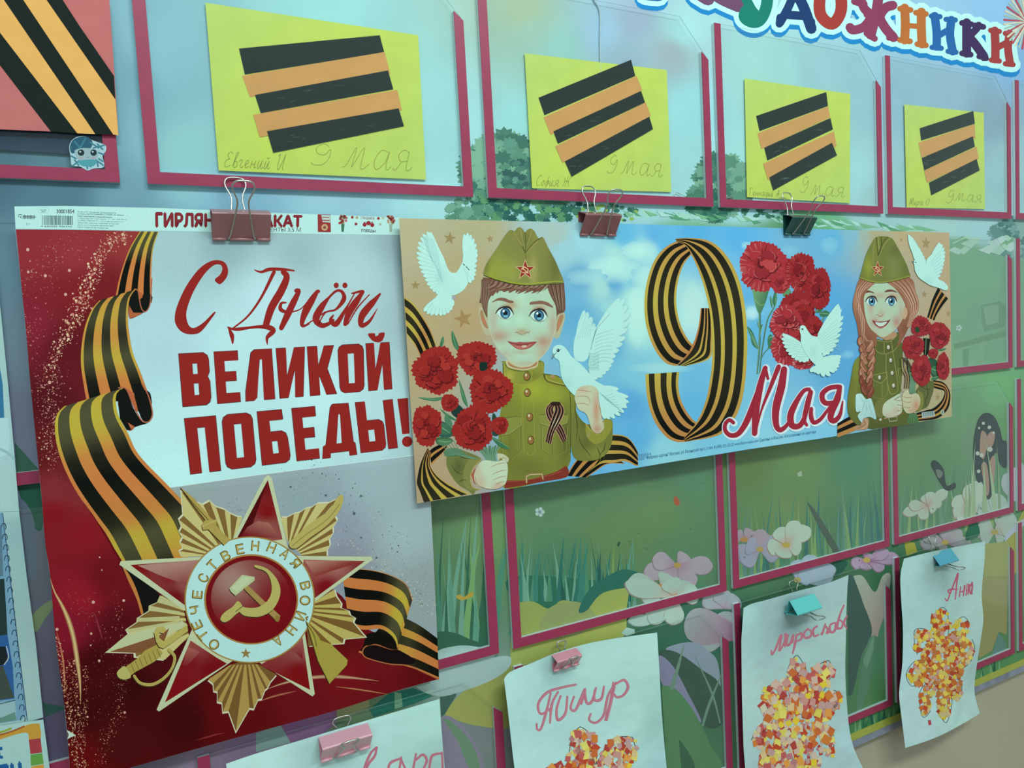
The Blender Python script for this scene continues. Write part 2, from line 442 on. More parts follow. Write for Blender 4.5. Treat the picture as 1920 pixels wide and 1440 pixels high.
grass = idw([(840, 960, '5f8a5c'), (870, 1060, '5c8860'), (830, 1180, '3f7050'), (900, 1000, '6c9a62'), (1000, 900, '5a8a62'), (1100, 900, '5a8a62'), (1150, 1000, '668c5c'), (1050, 1080, '4e8464'), (1240, 960, '66905f'), (1300, 900, '588a66'),
  (1300, 1040, '5c8c68'), (1250, 860, '4e7a5c'), (1400, 880, '64864e'), (1500, 860, '6a9058'), (1480, 960, '6c8f5a'), (1600, 860, '4f8a68'), (1620, 1000, '4a8068'), (1540, 1020, '568458'), (1700, 850, '66905e'), (1760, 900, '5c8a62'),
  (1850, 820, '6e9070'), (1800, 760, '6a9c74'), (1850, 620, '74a486'), (1820, 520, '74a886'), (1910, 500, '70a484'), (1900, 600, '74a488'), (1790, 680, '7cac88'), (1870, 730, '70b07a'), (1900, 800, '5f9c60'), (1600, 440, '6cb488'),
  (1250, 400, '78b890'), (1250, 1250, '2c6a55'), (1330, 1180, '2f6b58'), (1450, 1300, '4c7a5a'), (1550, 1080, '3e6e50'), (1650, 1080, '3c7450'), (1700, 1200, '5a9070'), (1500, 1200, '2f5f50'), (900, 1350, '7a8a8c'), (850, 1260, '8ab0a8'),
  (60, 900, '3c6a5a'), (70, 1000, '6c7484'), (100, 1200, '66687e'), (100, 1400, '5c5878'), (500, 1400, '8c7c98'), (700, 1340, '6a8a68'), (1700, 1330, '4c8850'), (1850, 1260, '528c58'), (1900, 900, '5c9068')], 3)
def mural(x, y):
    p = P3(x, y); X, Z = p[0], p[2]-Z0
    if x < -10 or x > 1930 or y < -10 or y > 1450: x, y = PX(max(-0.2, min(1.9, X)), 0, Z0+max(-0.86, min(0.42, Z)))
    x = max(0, min(1920, x)); y = max(0, min(1440, y))
    hz = 0.175 if X > 0.75 else (-0.05 if X < 0.3 else -0.05+0.225*(X-0.3)/0.45)
    hz -= 0.10 if X < 0.1 else 0
    hz += 0.03*math.sin(X*7)+0.02*math.sin(X*17)
    if X > 1.5: hz = 0.14+0.02*math.sin(X*9)
    k = 1/(1+math.exp((Z-hz)/0.004))
    a = sky(x, y) if k < 0.99 else (0, 0, 0); b = grass(x, y) if k > 0.01 else (0, 0, 0)
    return tuple(u*(1-k)+v*k for u, v in zip(a, b))
board.part('printed_panel', thick=0.010, label='meadow and sky picture printed over the whole panel')
board.poly(bo, mural, cell=9, l=0)
board.part('painted_scenery', 'bushes, grass and flowers of the printed picture')
def bush(cx, cy, rx, ry, n, cols, seed=1, l=None):
    r = random.Random(seed)
    for i in range(n):
        a = r.random()*6.283; d = r.random()**0.5; x, y = cx+rx*d*math.cos(a), cy+ry*d*math.sin(a); q = r.uniform(0.12, 0.26)*min(rx, ry)
        c = cols[int(r.random()*len(cols))]; k = r.randint(7, 11); ph = r.random()*6
        board.poly([(x+q*(1+0.45*(j % 2))*math.cos(ph+6.283*j/k/2*1)*1.1, y+q*(0.8+0.4*(j % 2))*math.sin(ph+6.283*j/k/2)) for j in range(2*k)], c)
GC = ['6fa890', '5c9a86', '47806e', '3c7466', '79b296', '569078']
bush(935, 320, 62, 70, 150, GC, 1); bush(975, 350, 30, 50, 60, ['356a60', '2c5c58', '47806e'], 2)
bush(985, 390, 110, 30, 120, ['2f6a5a', '28605a', '447e68', '5c9a6c'], 3); bush(880, 400, 40, 30, 50, ['569078', '6fa890'], 4)
bush(1352, 350, 52, 58, 140, GC, 5); bush(1330, 385, 40, 30, 60, ['2f6a5a', '447e68'], 6)
bush(1440, 395, 50, 16, 50, ['38705c', '447e68'], 7); bush(1140, 400, 60, 20, 60, ['2f6a5a', '447e68', '8ab85c'], 8)
bush(1895, 445, 36, 36, 130, ['6f9c98', '5c8c88', '82aca4', '4c7c78'], 9)
def blades(y0, x0, x1, n, h, cols, seed, lean=0.15, wd=5, l=None):
    r = random.Random(seed)
    for i in range(n):
        x = r.uniform(x0, x1); y = y0(x) if callable(y0) else y0; hh_ = h*r.uniform(0.5, 1.2); d = r.uniform(-lean, lean)*hh_; q = wd*r.uniform(0.5, 1.2)
        board.poly(smooth([(x-q, y), (x-q*0.4+d*0.4, y-hh_*0.55), (x+d, y-hh_), (x+d, y-hh_), (x+q*0.4+d*0.4, y-hh_*0.5), (x+q, y)], False, 4), cols[i % len(cols)])
# pale grass ends along the meadow's edge
r = random.Random(3)
for i in range(60):
    x = r.uniform(1160, 1720); y = 392+(x-1160)*0.055+r.uniform(-4, 4); L = r.uniform(18, 44)
    board.poly([(x, y), (x+L, y+r.uniform(6, 14)), (x+L*0.4, y+r.uniform(9, 14))], ['a8ddd4', '9cd6c4', '78b890', '58a078'][i % 4])
for i in range(16):
    x = r.uniform(1775, 1880); y = 462+r.uniform(-8, 10)
    board.poly([(x, y), (x+30, y-14), (x+38, y-8), (x+20, y+8)], ['9cc8b4', '74a886', 'a8ccc4'][i % 3])
# lower row of pockets: long blades of grass
TE = ['2f7a68', '3c8474', '5a9c90', '3a6c4c', '7aa85c', '2a6454', '68a08c']
blades(lambda x: 1190-(x-960)*0.1, 955, 1210, 46, 150, TE, 21, wd=6)
blades(1215, 800, 935, 30, 240, ['5c9c84', '4c8c74', '78ac70', '6ea890', '2f6a50'], 22, wd=8)
blades(lambda x: 1090-(x-1380)*0.22, 1385, 1655, 60, 130, ['4f8c6c', '3c7c70', '6a9c70', '38706c', '7aa468', '5c8c80'], 23, wd=5)
blades(lambda x: 1030-(x-1660)*0.22, 1670, 1890, 40, 120, ['5c8c68', '4f8060', '84a874', '68947c'], 24, wd=4)
blades(lambda x: 1380-(x-1600)*0.42, 1600, 1900, 60, 36, ['2f6a48', '3c7c50', '68a070', '265c48'], 25, wd=5)
board.poly(smooth(D3('20,0 850,60 800,130 640,230 300,240 30,190'), True), '2a7058'); blades(1128, 975, 1185, 40, 110, ['3a8474', '6ea890', '2c7468', '4c9070', '1f6058'], 26, wd=6)
# yellow-green flower tops, lower left of centre
board.poly(smooth(PT('968,1130 1000,1128 1030,1142 1052,1126 1080,1130 1100,1138 1130,1112 1175,1096 1180,1100 1175,1140 1165,1200 1080,1260 1000,1300 960,1290 960,1130'), False), lgrad((980, 1130), '90a85c', (1150, 1280), 'a8b860'), cell=12)
board.poly(smooth(PT('1010,1180 1030,1140 1070,1128 1100,1135 1120,1160 1110,1180 1040,1200'), True), '8fa468')
board.poly(smooth(D2('1420,1030 1540,880 1700,760 1870,690 1920,720 1920,1110 1700,1130 1500,1080'), True), lgrad((840, 1340), 'a3ae5e', (950, 1270), '8c9c58'), cell=12)
board.poly(D2('1380,890 1520,800 1500,900 1420,1030 1390,1060'), '40665c'); board.poly(D2('1200,830 1370,790 1500,830 1390,900 1270,880'), 'a4c8bc')
board.poly(D2('1000,880 1180,840 1330,900 1180,960 1000,1020 880,1060 850,1000'), '2f7868'); board.poly(D2('1040,870 1090,880 1100,980 1040,1000'), '7aae8c')
board.poly(smooth(D2('1380,1080 1450,1050 1600,1180 1700,1440 1380,1440'), False), '88889c'); board.poly(smooth(D2('1400,1070 1480,1100 1620,1260 1680,1440 1600,1440 1520,1250'), False), '6c9478')
board.poly(smooth(D2('180,1130 430,1040 620,1000 620,1060 500,1180 200,1250'), True), '8c6c94'); board.poly(D2('0,1180 180,1110 260,1250 0,1320'), '8ab0a8'); board.poly(D2('610,980 850,920 850,980 700,1050 600,1080'), '94a070')
# left strip of the mural
board.poly(smooth(C1('110,440 290,640 320,700 320,1070 250,1070 170,900 130,760'), False), '2c6450'); board.poly(smooth(C1('130,850 200,900 260,1060 270,1440 200,1440'), False), '64788a')
board.poly(smooth(D1('240,300 380,180 395,240 330,330 270,420'), True), '7c9868'); board.poly(D1('320,950 480,980 480,1000 340,1060'), '2c5c54')
board.poly(smooth(PT('1085,1145 1105,1105 1150,1074 1178,1068 1205,1080 1190,1098 1130,1112 1100,1145'), True), '2a7060')
board.poly(smooth(PT('815,1188 850,1186 885,1200 925,1214 880,1225 815,1225'), True), '2f6650'); board.poly(smooth(PT('815,1228 850,1212 890,1212 930,1226 880,1262 815,1290'), True), 'a0c8c0')
board.poly(smooth(PT('818,1262 940,1230 958,1244 935,1268 880,1292 818,1305'), True), '9cc0bc')
# daisies
def petal(cx, cy, ax, ay, wd, c1, c2, l=None):
    """from the flower's middle to the petal's tip"""
    dx, dy = ax-cx, ay-cy; L = math.hypot(dx, dy); nx, ny = -dy/L, dx/L
    pts = [(0.0, 0.04), (0.3, 0.5), (0.62, 0.95), (0.86, 0.85), (1.0, 0.35), (1.02, 0), (0.97, -0.4), (0.84, -0.88), (0.6, -0.95), (0.3, -0.5), (0, -0.04)]
    wd *= 0.8; o = smooth([(cx+dx*t+nx*wd*q, cy+dy*t+ny*wd*q) for t, q in pts], True)
    board.poly([(x+(x-cx)*0.02-0.8, y+1.6) for x, y in o], mix(c1, '5c6c6c', 0.45)); board.poly(o, lgrad((cx, cy), mix(c1, c2, 0.0), (ax, ay), c2, ) if False else lgrad((cx, cy), c1, (ax, ay), c2, c2), cell=7)
    for k in (-0.35, 0.3): board.stroke([(cx+dx*0.25+nx*wd*k*0.5, cy+dy*0.25+ny*wd*k*0.5), (cx+dx*0.85+nx*wd*k, cy+dy*0.85+ny*wd*k)], [0.5, 0.3], mix(c1, c2, 0.35), sm=False, cap=False)
def daisy(cx, cy, tips, c1='c4a08c', c2='b8c8bc', cc='b4a850', wd=16, rc=7):
    for x, y in tips: petal(cx, cy, x, y, wd, c1, c2)
    if rc: board.poly(circle(cx, cy, rc, rc*0.7, 12), cc)
P_, W_ = 'a898b0', 'a8c4bc'
daisy(1270, 1060, PT('1210,1075 1225,1048 1290,1042 1335,1060 1255,1100 1300,1100'), 'a08898', 'a8a4b0', 'b49c58', 22)
daisy(1240, 1100, PT('1180,1090 1255,1078 1300,1110 1210,1130'), 'b0a8a0', 'a4c4b8', 'c49050', 24)
daisy(1268, 1118, PT('1175,1095 1215,1165 1262,1170 1310,1112 1255,1085'), 'b8a898', 'a8ccbe', 'c08a48', 24)
daisy(1250, 1160, PT('1180,1164 1215,1158'), '9cc4b8', 'a8ccc0', wd=14, rc=0); board.poly(D3('820,430 860,385 920,400 920,430 860,450'), 'a8d4cc')
daisy(1360, 1140, PT('1320,1118 1352,1108 1385,1122'), 'a89cac', '9cb0b4', wd=22, rc=0)
daisy(1370, 1195, PT('1290,1160 1310,1200 1350,1150'), '9c7c94', '98acac', wd=30, rc=0)
board.poly(smooth(D3('1290,370 1330,270 1420,240 1550,290 1680,380 1700,470 1560,500 1440,520 1320,470'), True), lgrad((1290, 1150), '98acac', (1380, 1200), '9a7892'), cell=8)
board.poly(smooth(D3('1150,555 1260,505 1380,500 1470,560 1540,640 1560,840 1460,740 1300,640'), True), '8aa0b0')
board.poly(smooth(D3('1100,570 1230,570 1420,700 1560,820 1580,1100 1440,1120 1330,900 1220,720'), True), '3c5c50')
board.poly(smooth(D3('1100,600 1210,680 1330,900 1420,1090 1330,1050 1220,900 1120,800'), True), '848ca8')
board.poly(smooth(D3('1120,820 1230,850 1360,1010 1480,1250 1560,1440 1160,1440'), False), '568a60'); board.poly(smooth(D3('1250,1220 1330,1330 1370,1440 1270,1440'), False), '3c6850')
board.stroke(D3('1290,520 1240,700 1200,840'), [2, 6, 8], '6c9480'); board.stroke(D3('1570,740 1480,960 1430,1120'), [2, 5, 5], '6c9480'); board.stroke(D3('1370,600 1500,880 1560,1100'), [1, 4, 3], '6c9480')
daisy(1395, 1012, PT('1378,1002 1412,996 1440,1004 1455,1018'), 'a88a94', 'a49ca8', 'b08c54', 18)
daisy(1425, 1030, PT('1378,1040 1392,1055 1475,1008 1460,1040 1400,1020'), '9898b0', '9aa4b8', 'b09c58', 22)
daisy(1474, 1022, C4('0,1230 80,1080 220,1030 310,1080 250,1230 110,1300'), 'c0a088', 'b0ccbc', 'b8a84c', 20)
board.poly(smooth(C4('490,1330 600,1340 520,1440 450,1440'), True), '2c6050')
daisy(1440+740/4, 720+1320/4, C4('630,1350 730,1390 870,1380 980,1300 900,1250 760,1270'), 'a06c94', 'a89cb4', 'b8a858', 15)
daisy(1445+200/4, 1080+30/4, C4('230,1320 350,1290 500,1380 480,1440 300,1440'), '9cacc0', '9cb8c4', 'a8a860', 20)
daisy(1440+1200/4, 720+910/4, C4('1020,970 1060,910 1150,1010 1180,830 1230,810 1340,800 1300,880 1260,940'), 'b49884', 'a8c0b0', 'a89870', 13, 0)
daisy(1440+1500/4, 720+960/4, C4('1400,850 1390,960 1450,1040 1580,730 1530,750 1630,800 1640,880'), 'b49070', 'b0c8b8', 'bcac4c', 19)
daisy(1440+1680/4, 720+960/4, C4('1580,980 1640,860 1740,830 1800,900 1780,1000'), 'a8bcac', 'a4c0b4', wd=24, rc=0)
board.poly(smooth(C4('1750,760 1760,690 1800,660 1880,610 1920,620 1920,880 1850,880 1780,820'), True), 'a8b8b8')
daisy(1440+1700/4, 720+1110/4, C4('1580,1060 1590,1130 1780,1140 1840,980 1870,1060'), 'a8a498', 'a0bcb0', 'a8a050', 26)
daisy(1440+1330/4, 720+1190/4, C4('1150,1200 1160,1130 1330,1070 1450,1100 1520,1190 1300,1240'), 'a08c9c', 'a0a8a8', 'b0a458', 15)
board.poly(smooth(C4('1480,1150 1540,1000 1590,1120 1520,1170'), True), '2c6a50'); board.poly(C4('1020,1180 1100,1190 1120,1260 1040,1290'), 'a4ac4c')
board.poly(smooth(C4('1780,1180 1860,1050 1920,940 1920,1020 1880,1240 1840,1440 1620,1440 1630,1200'), False), '98a45c'); board.poly(smooth(C4('1790,1120 1920,1010 1920,1060 1840,1120 1780,1180'), True), 'a8bcc8')
board.poly(smooth(D4('640,0 710,0 800,120 860,0 920,0 880,260 830,420 800,560 740,560 780,400 720,220'), False), lgrad((1600, 1090), 'a4b8a8', (1640, 1190), 'a89c94'), cell=8)
board.poly(smooth(D4('600,0 640,10 720,220 780,420 700,600 640,860 600,900'), False), '3a5f58'); board.poly(smooth(D4('760,470 830,480 790,700 700,1000 660,1000 700,700'), True), '55876c')
board.poly(D4('710,640 800,420 790,560 740,700'), '6c9c80'); board.poly(D4('1690,560 1730,420 1780,500 1790,560 1680,590'), '5c8c84'); board.poly(D4('1580,0 1800,0 1790,440 1730,420 1680,560 1580,620'), '94985e')
# butterfly in the grass
BK = '2f3a3c'
board.poly(smooth(C4('1560,700 1540,560 1545,400 1580,260 1640,215 1700,250 1740,340 1760,420 1790,440 1790,620 1740,600 1720,520 1690,560 1680,820 1640,860 1610,740 1580,740'), True), BK)
for q in ('1600,360 1590,520 1620,560 1640,460 1640,380', '1650,380 1700,360 1690,450 1640,500', '1600,620 1640,600 1660,780 1640,830', '1660,600 1700,540 1700,700 1680,800'):
    board.poly(smooth(C4(q), True), 'a08878')
board.dots([(1440+x/4, 720+y/4, q, 'b4c4b8') for x, y, q in ((1615, 295, 3), (1660, 325, 3.5), (1583, 330, 2.2), (1692, 365, 2.5), (1665, 490, 5), (1572, 520, 4), (1602, 535, 4), (1580, 655, 3.5))])
board.poly(smooth(C4('1220,600 1245,570 1290,600 1320,650 1340,760 1400,740 1405,780 1340,800 1290,740 1240,650'), True), BK); board.poly(smooth(C4('1260,640 1310,660 1300,700 1275,700'), True), '6c7c70')
blades(972, 1812, 1878, 9, 140, ['94b48c', '84a47c', '9cbc94'], 31, wd=5)
board.poly(smooth(C4('300,900 340,930 440,1080 540,1260 500,1270 400,1100'), True), '4a5f54')
# bench, small flowers and specks
for q, c in (('1600,850 1740,820 1790,860 1770,1010 1620,1050 1600,960', '689478'), ('1610,860 1730,840 1730,980 1640,1000', '7aa48a'), ('1390,1140 1780,1040 1790,1080 1400,1180', '6a9470'), ('1460,1180 1510,1170 1500,1320 1460,1330', '6a9878'), ('1590,1130 1620,1120 1620,1290 1590,1290', '7ca888')):
    board.poly(B4(q), c)
def little(x, y, q): board.dots([(x+q*math.cos(a), y+q*math.sin(a), q*0.7, 'b0d0cc') for a in (0, 1.25, 2.5, 3.75, 5)]); board.dots([(x, y, q*0.5, '6c8c84')])
little(1012, 960, 5.5); little(1798, 615, 3.5)
board.poly(smooth(C3('1215,850 1240,850 1260,890 1240,915 1215,890'), True), 'a8583c'); board.poly(C3('795,1190 815,1180 800,1220 790,1215'), '2c4a3c')
board.poly(smooth(D2('1500,150 1530,140 1560,155 1620,120 1625,150 1560,180 1520,175'), True), 'b8a444'); board.poly(C4('220,670 250,650 255,690 225,695'), 'a0b8a0')
board.dots([(r.uniform(970, 1880), r.uniform(870, 1080), r.uniform(0.7, 1.4), '44705a') for _ in range(40)])
# ---- title lettering along the top
board.part('title_outline', 'white and blue cloud outline behind the title letters')
TL = []   # strokes of each letter: (points, width, colour)
def T(col, *st): TL.append((col, st))
def L4(q): return A4(q)
T('6a4a6a', (A3('1390,-60 1470,-10'), 26), (A3('1470,-100 1560,-20 1700,45'), 24))
T('187c6c', (A3('1920,-60 1905,60 1860,150 1800,165 1745,130 1755,80'), 22), (A3('1720,-80 1790,60 1830,110'), 18))
T('1c3c6c', (A4('200,-60 150,60 90,170'), 16), (A4('210,-60 270,60 325,215'), 20), (A4('130,110 270,120'), 16), (A4('90,130 85,180'), 14), (A4('330,160 328,225'), 12))
T('9c3c34', (A4('470,-80 395,-30 395,110 480,180 545,90 540,-40 470,-80'), 22))
T('843c5c', (A4('690,-30 720,60 770,120 720,200 640,225 615,205'), 17), (A4('830,-30 810,100 770,260'), 19), (A4('935,40 880,60 840,130 880,210 940,280'), 18), (A4('740,110 840,140'), 12), (A4('740,250 800,290'), 12), (A4('650,10 720,30'), 14), (A4('905,285 965,290'), 10))
T('b06c34', (A4('1025,60 1030,180 1025,300'), 17), (A4('1150,90 1150,200 1155,330'), 17), (A4('1030,190 1150,200'), 10), (A4('990,65 1070,75'), 11), (A4('1110,95 1185,105'), 11), (A4('990,300 1065,310'), 11), (A4('1120,330 1185,340'), 11))
T('2464a4', (A4('1250,120 1265,240 1265,350'), 16), (A4('1375,150 1365,260 1385,385'), 16), (A4('1275,270 1360,220'), 12), (A4('1225,120 1290,125'), 10), (A4('1335,145 1405,150'), 10), (A4('1230,355 1300,362'), 10), (A4('1350,385 1410,392'), 10))
T('3c2c58', (A4('1490,170 1490,280 1490,400'), 17), (A4('1500,280 1560,220 1580,190'), 14), (A4('1510,280 1560,340 1620,425'), 17), (A4('1455,172 1525,182'), 11), (A4('1550,190 1615,202'), 11), (A4('1455,400 1520,410'), 11), (A4('1580,425 1640,440'), 9))
T('983c3c', (A4('1700,230 1705,330 1705,445'), 16), (A4('1810,250 1800,360 1815,470'), 15), (A4('1715,360 1790,320'), 12), (A4('1670,228 1735,236'), 10), (A4('1780,250 1840,260'), 10), (A4('1675,450 1735,458'), 10), (A4('1780,478 1838,485'), 10))
T('2060a0', (A3('1000,-40 1040,-35 1100,-30'), 20))
for col, st in TL:
    for p, w_ in st: board.stroke([(x-1, y+9) for x, y in p], w_+19, '1c84c4')
for col, st in TL:
    for p, w_ in st: board.stroke(p, w_+19, 'b2eeea')
for i, (col, st) in enumerate(TL):
    board.part('title_letter', None if i else None)
    for p, w_ in st: board.stroke(p, w_, col)
board.part('printed_rosette', 'pink and cream rosette at the top right edge')
for k in range(26):
    a = 1.6+k*0.16; board.stroke([(1925, 40), (1925+42*math.cos(a), 40+52*math.sin(a))], [2, 4], ['c8ccb0', 'a8505c', '9cc0b4'][k % 3], sm=False)
bd = board.build()
board.base.name = 'notice_board'
# green band and clear edge rail along the bottom
def wbox(name, X0, X1, Z_0, Z_1, h0, h1, mat, parent):
    return box(name, X0, X1, -h1, -h0, Z_0+Z0, Z_1+Z0, mat, parent)
M_BAND = nodes_mat('lime_band', 0.45, 0.4, color='98a848', vary=0.05)
M_RAIL = nodes_mat('worn_plastic_rail', 0.3, 0.5, color='7c8c9c', vary=0.3, vscale=30)
wbox('lime_border_strip', -0.7, BR, -0.877, -0.861, 0.0002, 0.0012, M_BAND, board.base)['label'] = 'lime green border strip'
wbox('edge_rail', -0.7, BR, -0.893, -0.868, -0.016, 0.0, M_RAIL, board.base)['label'] = 'scuffed grey plastic edge rail'
# ------------------------------------------------------------------ pockets
COLS = [(-0.43, -0.0015), (0.028, 0.4585), (0.4835, 0.9215), (0.938, 1.3755), (1.391, 1.8275), (1.846, 2.28)]
ROWS = [0.205, -0.141, -0.4865, -0.8325]
HS, SW = 0.0055, 0.0145
M_CUT = nodes_mat('cut_plastic_edge', 0.3, 0.4, color='94b8ba')
def pocket(c, r):
    X0, X1 = COLS[c]; Zb = ROWS[r]; zl = Zb+(0.302 if r == 1 else 0.317); zr = Zb+0.252
    so = [(X0, Zb), (X1, Zb), (X1, zr), (X1-0.060, zl), (X0, zl)]
    V = [(x, -h, z+Z0) for h in (HS, HS+0.0008) for x, z in so]; n = len(so)
    Fs = [tuple(range(n))[::1], tuple(range(n, 2*n))[::-1]]+[(i, i+n, (i+1) % n+n, (i+1) % n) for i in range(n)]
    sheet = from_world('pocket_sheet', V, Fs, None, board.base, mats=[M_CLEAR, M_CUT], midx=[0, 0]+[1]*n)
    for (pts, nm) in (([(X0, Zb), (X1, Zb), (X1, zr), (X1-SW, zr+0.012), (X1-SW, Zb+SW), (X0+SW, Zb+SW), (X0+SW, zl), (X0, zl)], 0),):
        def solid(name, h0, h1, inset, m):
            q = pts; n = len(q); V = [(x, -h, z+Z0) for h in (h0, h1) for x, z in q]
            T1 = [tuple(t) for t in geometry.tessellate_polygon([[Vector((x, z, 0)) for x, z in q]])]
            area = lambda t: sum(q[t[i]][0]*q[t[(i+1) % 3]][1]-q[t[(i+1) % 3]][0]*q[t[i]][1] for i in range(3))
            T1 = [t if area(t) > 0 else t[::-1] for t in T1]
            Fs = [tuple(i+n for i in t) for t in T1]+[t[::-1] for t in T1]+[(i, (i+1) % n, (i+1) % n+n, i+n) for i in range(n)]
            return from_world(name, V, Fs, m, sheet)
        solid('spacer', 0.0004, HS-0.0001, 0, M_EDGE)['label'] = 'pale foam spacer'
        solid('crimson_frame', HS+0.0009, HS+0.0016, 0, M_CRIMSON)['label'] = 'crimson edging strip'
    return sheet
for c in range(6):
    for r_ in range(4): pocket(c, r_)
# ================================================================== the tall victory-day poster
FOLD = P3(420, 902)[2]-Z0
po = Sheet('victory_poster', (420, 880), 0.014, M_POSTER, prof=(math.pi/2, [(-0.70, 0.012), (FOLD, 0.038), (0.24, 0.027)]),
    label='tall red and silver greeting poster with a large star order and striped ribbon', cat='poster')
WHT = 'b4e0de'
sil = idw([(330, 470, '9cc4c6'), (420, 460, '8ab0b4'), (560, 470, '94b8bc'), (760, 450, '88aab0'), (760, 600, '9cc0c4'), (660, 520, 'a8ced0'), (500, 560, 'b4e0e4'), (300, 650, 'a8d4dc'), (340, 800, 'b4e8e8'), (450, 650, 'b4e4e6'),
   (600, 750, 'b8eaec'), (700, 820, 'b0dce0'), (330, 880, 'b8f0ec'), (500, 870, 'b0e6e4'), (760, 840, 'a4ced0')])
sil_shade = idw([(360, 920, '90a8a8'), (460, 950, '94a8ac'), (560, 950, '8ca8ac'), (620, 1000, '8c9cac'), (700, 900, '98b8bc'), (780, 880, '98b4b8'), (760, 1000, '9cbabc'), (800, 1100, '8ea4a4'), (640, 1050, '84909c')])  # shade of the half tilting away below the fold, painted as grey
foldy = lambda x: 946+(x-79)*(854-946)/(777-79)
po.part('paper', thick=0.0004, label='silvery white paper')
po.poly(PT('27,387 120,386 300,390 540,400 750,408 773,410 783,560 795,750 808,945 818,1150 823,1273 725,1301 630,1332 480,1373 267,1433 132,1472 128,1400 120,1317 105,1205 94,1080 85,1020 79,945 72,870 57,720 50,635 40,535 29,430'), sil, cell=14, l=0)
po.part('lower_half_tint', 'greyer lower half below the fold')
po.poly(PT('79,946 335,912 480,891 640,871 778,853.5 804,850 808,945 818,1150 823,1273 725,1301 630,1332 480,1373 267,1433 132,1472 128,1400 120,1317 105,1205 94,1080 85,1020'), sil_shade, cell=14)
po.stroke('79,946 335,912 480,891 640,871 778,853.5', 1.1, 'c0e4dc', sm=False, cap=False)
po.part('red_background', 'deep red printed ground')
rd = idw([(60, 460, '8a2c34'), (150, 470, '8e3038'), (240, 450, '8c3434'), (60, 600, '7c2030'), (130, 650, '5a121c'), (90, 760, '4e1018'), (150, 560, '7a1c24'), (200, 540, '701a20'), (180, 600, '5c1418'), (80, 850, '5a1418'), (130, 870, '681c20'),
   (100, 920, '7a2c30'), (160, 920, '7c2c30'), (100, 960, '7e1420'), (160, 1000, '841620'), (200, 1080, '6a101c'), (150, 1120, '8c1828'), (130, 1180, '7c1428'), (220, 1180, '500a14'), (180, 1240, '400408'), (250, 1290, '380406'), (170, 1330, '3c0608'), (220, 1400, '480a0c'),  # paler red just above the fold is a painted gloss reflection
   (160, 1430, '60080c'), (350, 1350, '3c0406'), (420, 1340, '5c080e'), (480, 1350, '5c0a0e'), (560, 1320, '68101a'), (650, 1260, '741018'), (720, 1240, '6c1018'), (700, 1290, '6a1018'), (790, 1260, '5c0810'), (640, 1200, '600c10'), (300, 1220, '480810')], 3)
po.poly(smooth(PT('29.5,430 29.5,430 150,431 268,434 268,434 255,490 238,545 200,590 175,650 200,735 150,775 110,830 135,900 200,990 260,1060 300,1110 420,1150 560,1130 625,1105 690,1180 740,1190 822,1235 822,1235 823,1273 823,1273 725,1301 630,1332 480,1373 267,1433 132,1472 132,1472 128,1400 120,1317 105,1205 94,1080 85,1020 79,945 72,870 57,720 50,635 40,535'), True, 4), rd, cell=9)
po.part('silk_highlights', 'pale shine lines of the red silk')
def glow(pts, w_, col, base):
    po.stroke(pts, [0.5]+[w_*1.8]*2+[0.5], mix(base, col, 0.4)); po.stroke(pts, [0.3]+[w_*0.8]*2+[0.3], col)
glow(D1('378,20 410,120 470,230 520,350 555,480 580,640 600,800 605,960'), 5, 'c8b87c', '7c1428'); glow(D1('425,420 460,560 480,700 485,880'), 2, 'b88058', '7c1428')
glow(D1('710,280 740,380 770,480'), 2, '8c3840', '500a14'); glow(G2('1140,860 1250,820 1400,785 1560,770 1700,775 1920,800'), 4, 'b89c78', '741018')
glow(G2('1085,945 1200,905 1350,870'), 2.2, 'a86c50', '5c0a0e'); glow(D2('600,830 760,850 980,885'), 1.6, 'b08858', '741018'); glow(G2('660,1210 800,1170 860,1160'), 2, '8c3030', '3c0406'); glow(D1('1440,1030 1560,990'), 3, '6c1420', '3c0406')
# glitter
po.part('gold_glitter', 'scattered gold and pink glitter specks', kind='stuff')
g = random.Random(5); dl = []
def spray(path, sp, n, r0, r1, cols):
    p = smooth(PT(path) if isinstance(path, str) else path, False, 10)
    for _ in range(n):
        a = g.random()**1.0*(len(p)-1); i = int(a); q = p[i]; s_ = sp if not callable(sp) else sp(a/len(p))
        dl.append((q[0]+g.gauss(0, s_), q[1]+g.gauss(0, s_), g.uniform(r0, r1)*(0.55 if g.random() < 0.7 else 1), cols[int(g.random()*len(cols))]))
GC2 = ['c8a088', 'd0b898', 'c89080', 'b87868', 'dcc8a0']
spray('235,440 205,452 185,475 165,520 150,560 125,610 105,660 92,700', 6, 420, 0.7, 2.6, GC2)
spray('225,445 195,480 175,520 160,570 140,610 120,640', 5, 300, 0.7, 2.6, GC2)
spray('190,500 170,550 150,590 130,620 112,660 100,690', 4, 180, 0.7, 2.2, GC2)
spray('120,440 100,470 80,500 60,520 45,520 50,600 60,640', 12, 170, 0.5, 1.8, ['b07068', 'b88878', '9c5850'])
spray('140,450 120,490 90,540 70,600 60,650 75,700', 16, 160, 0.5, 1.6, ['b07068', 'a86860', 'b88878'])
spray('110,700 95,740 95,780 92,820 98,860', 11, 330, 0.5, 1.7, ['c09080', 'b88078', 'c8a890'])
spray('80,690 75,730 85,790 92,840 105,890', 8, 130, 0.5, 1.6, ['b07068', 'b88878'])
spray('107,1200 115,1260 125,1310 135,1360 140,1430', 5, 420, 0.5, 2.0, ['c09878', 'b88868', 'c8a888'])
spray('135,1240 142,1290 145,1340 150,1390 145,1440', 5, 340, 0.5, 1.9, ['c09878', 'b08060', 'c8a888'])
spray('160,1250 162,1310 158,1350 155,1400 160,1440', 3, 140, 0.5, 1.6, ['b88868', 'c09878'])
spray('235,1230 230,1290 222,1340 200,1390 185,1440', 6, 200, 0.5, 1.5, ['a87860', 'b88868'])
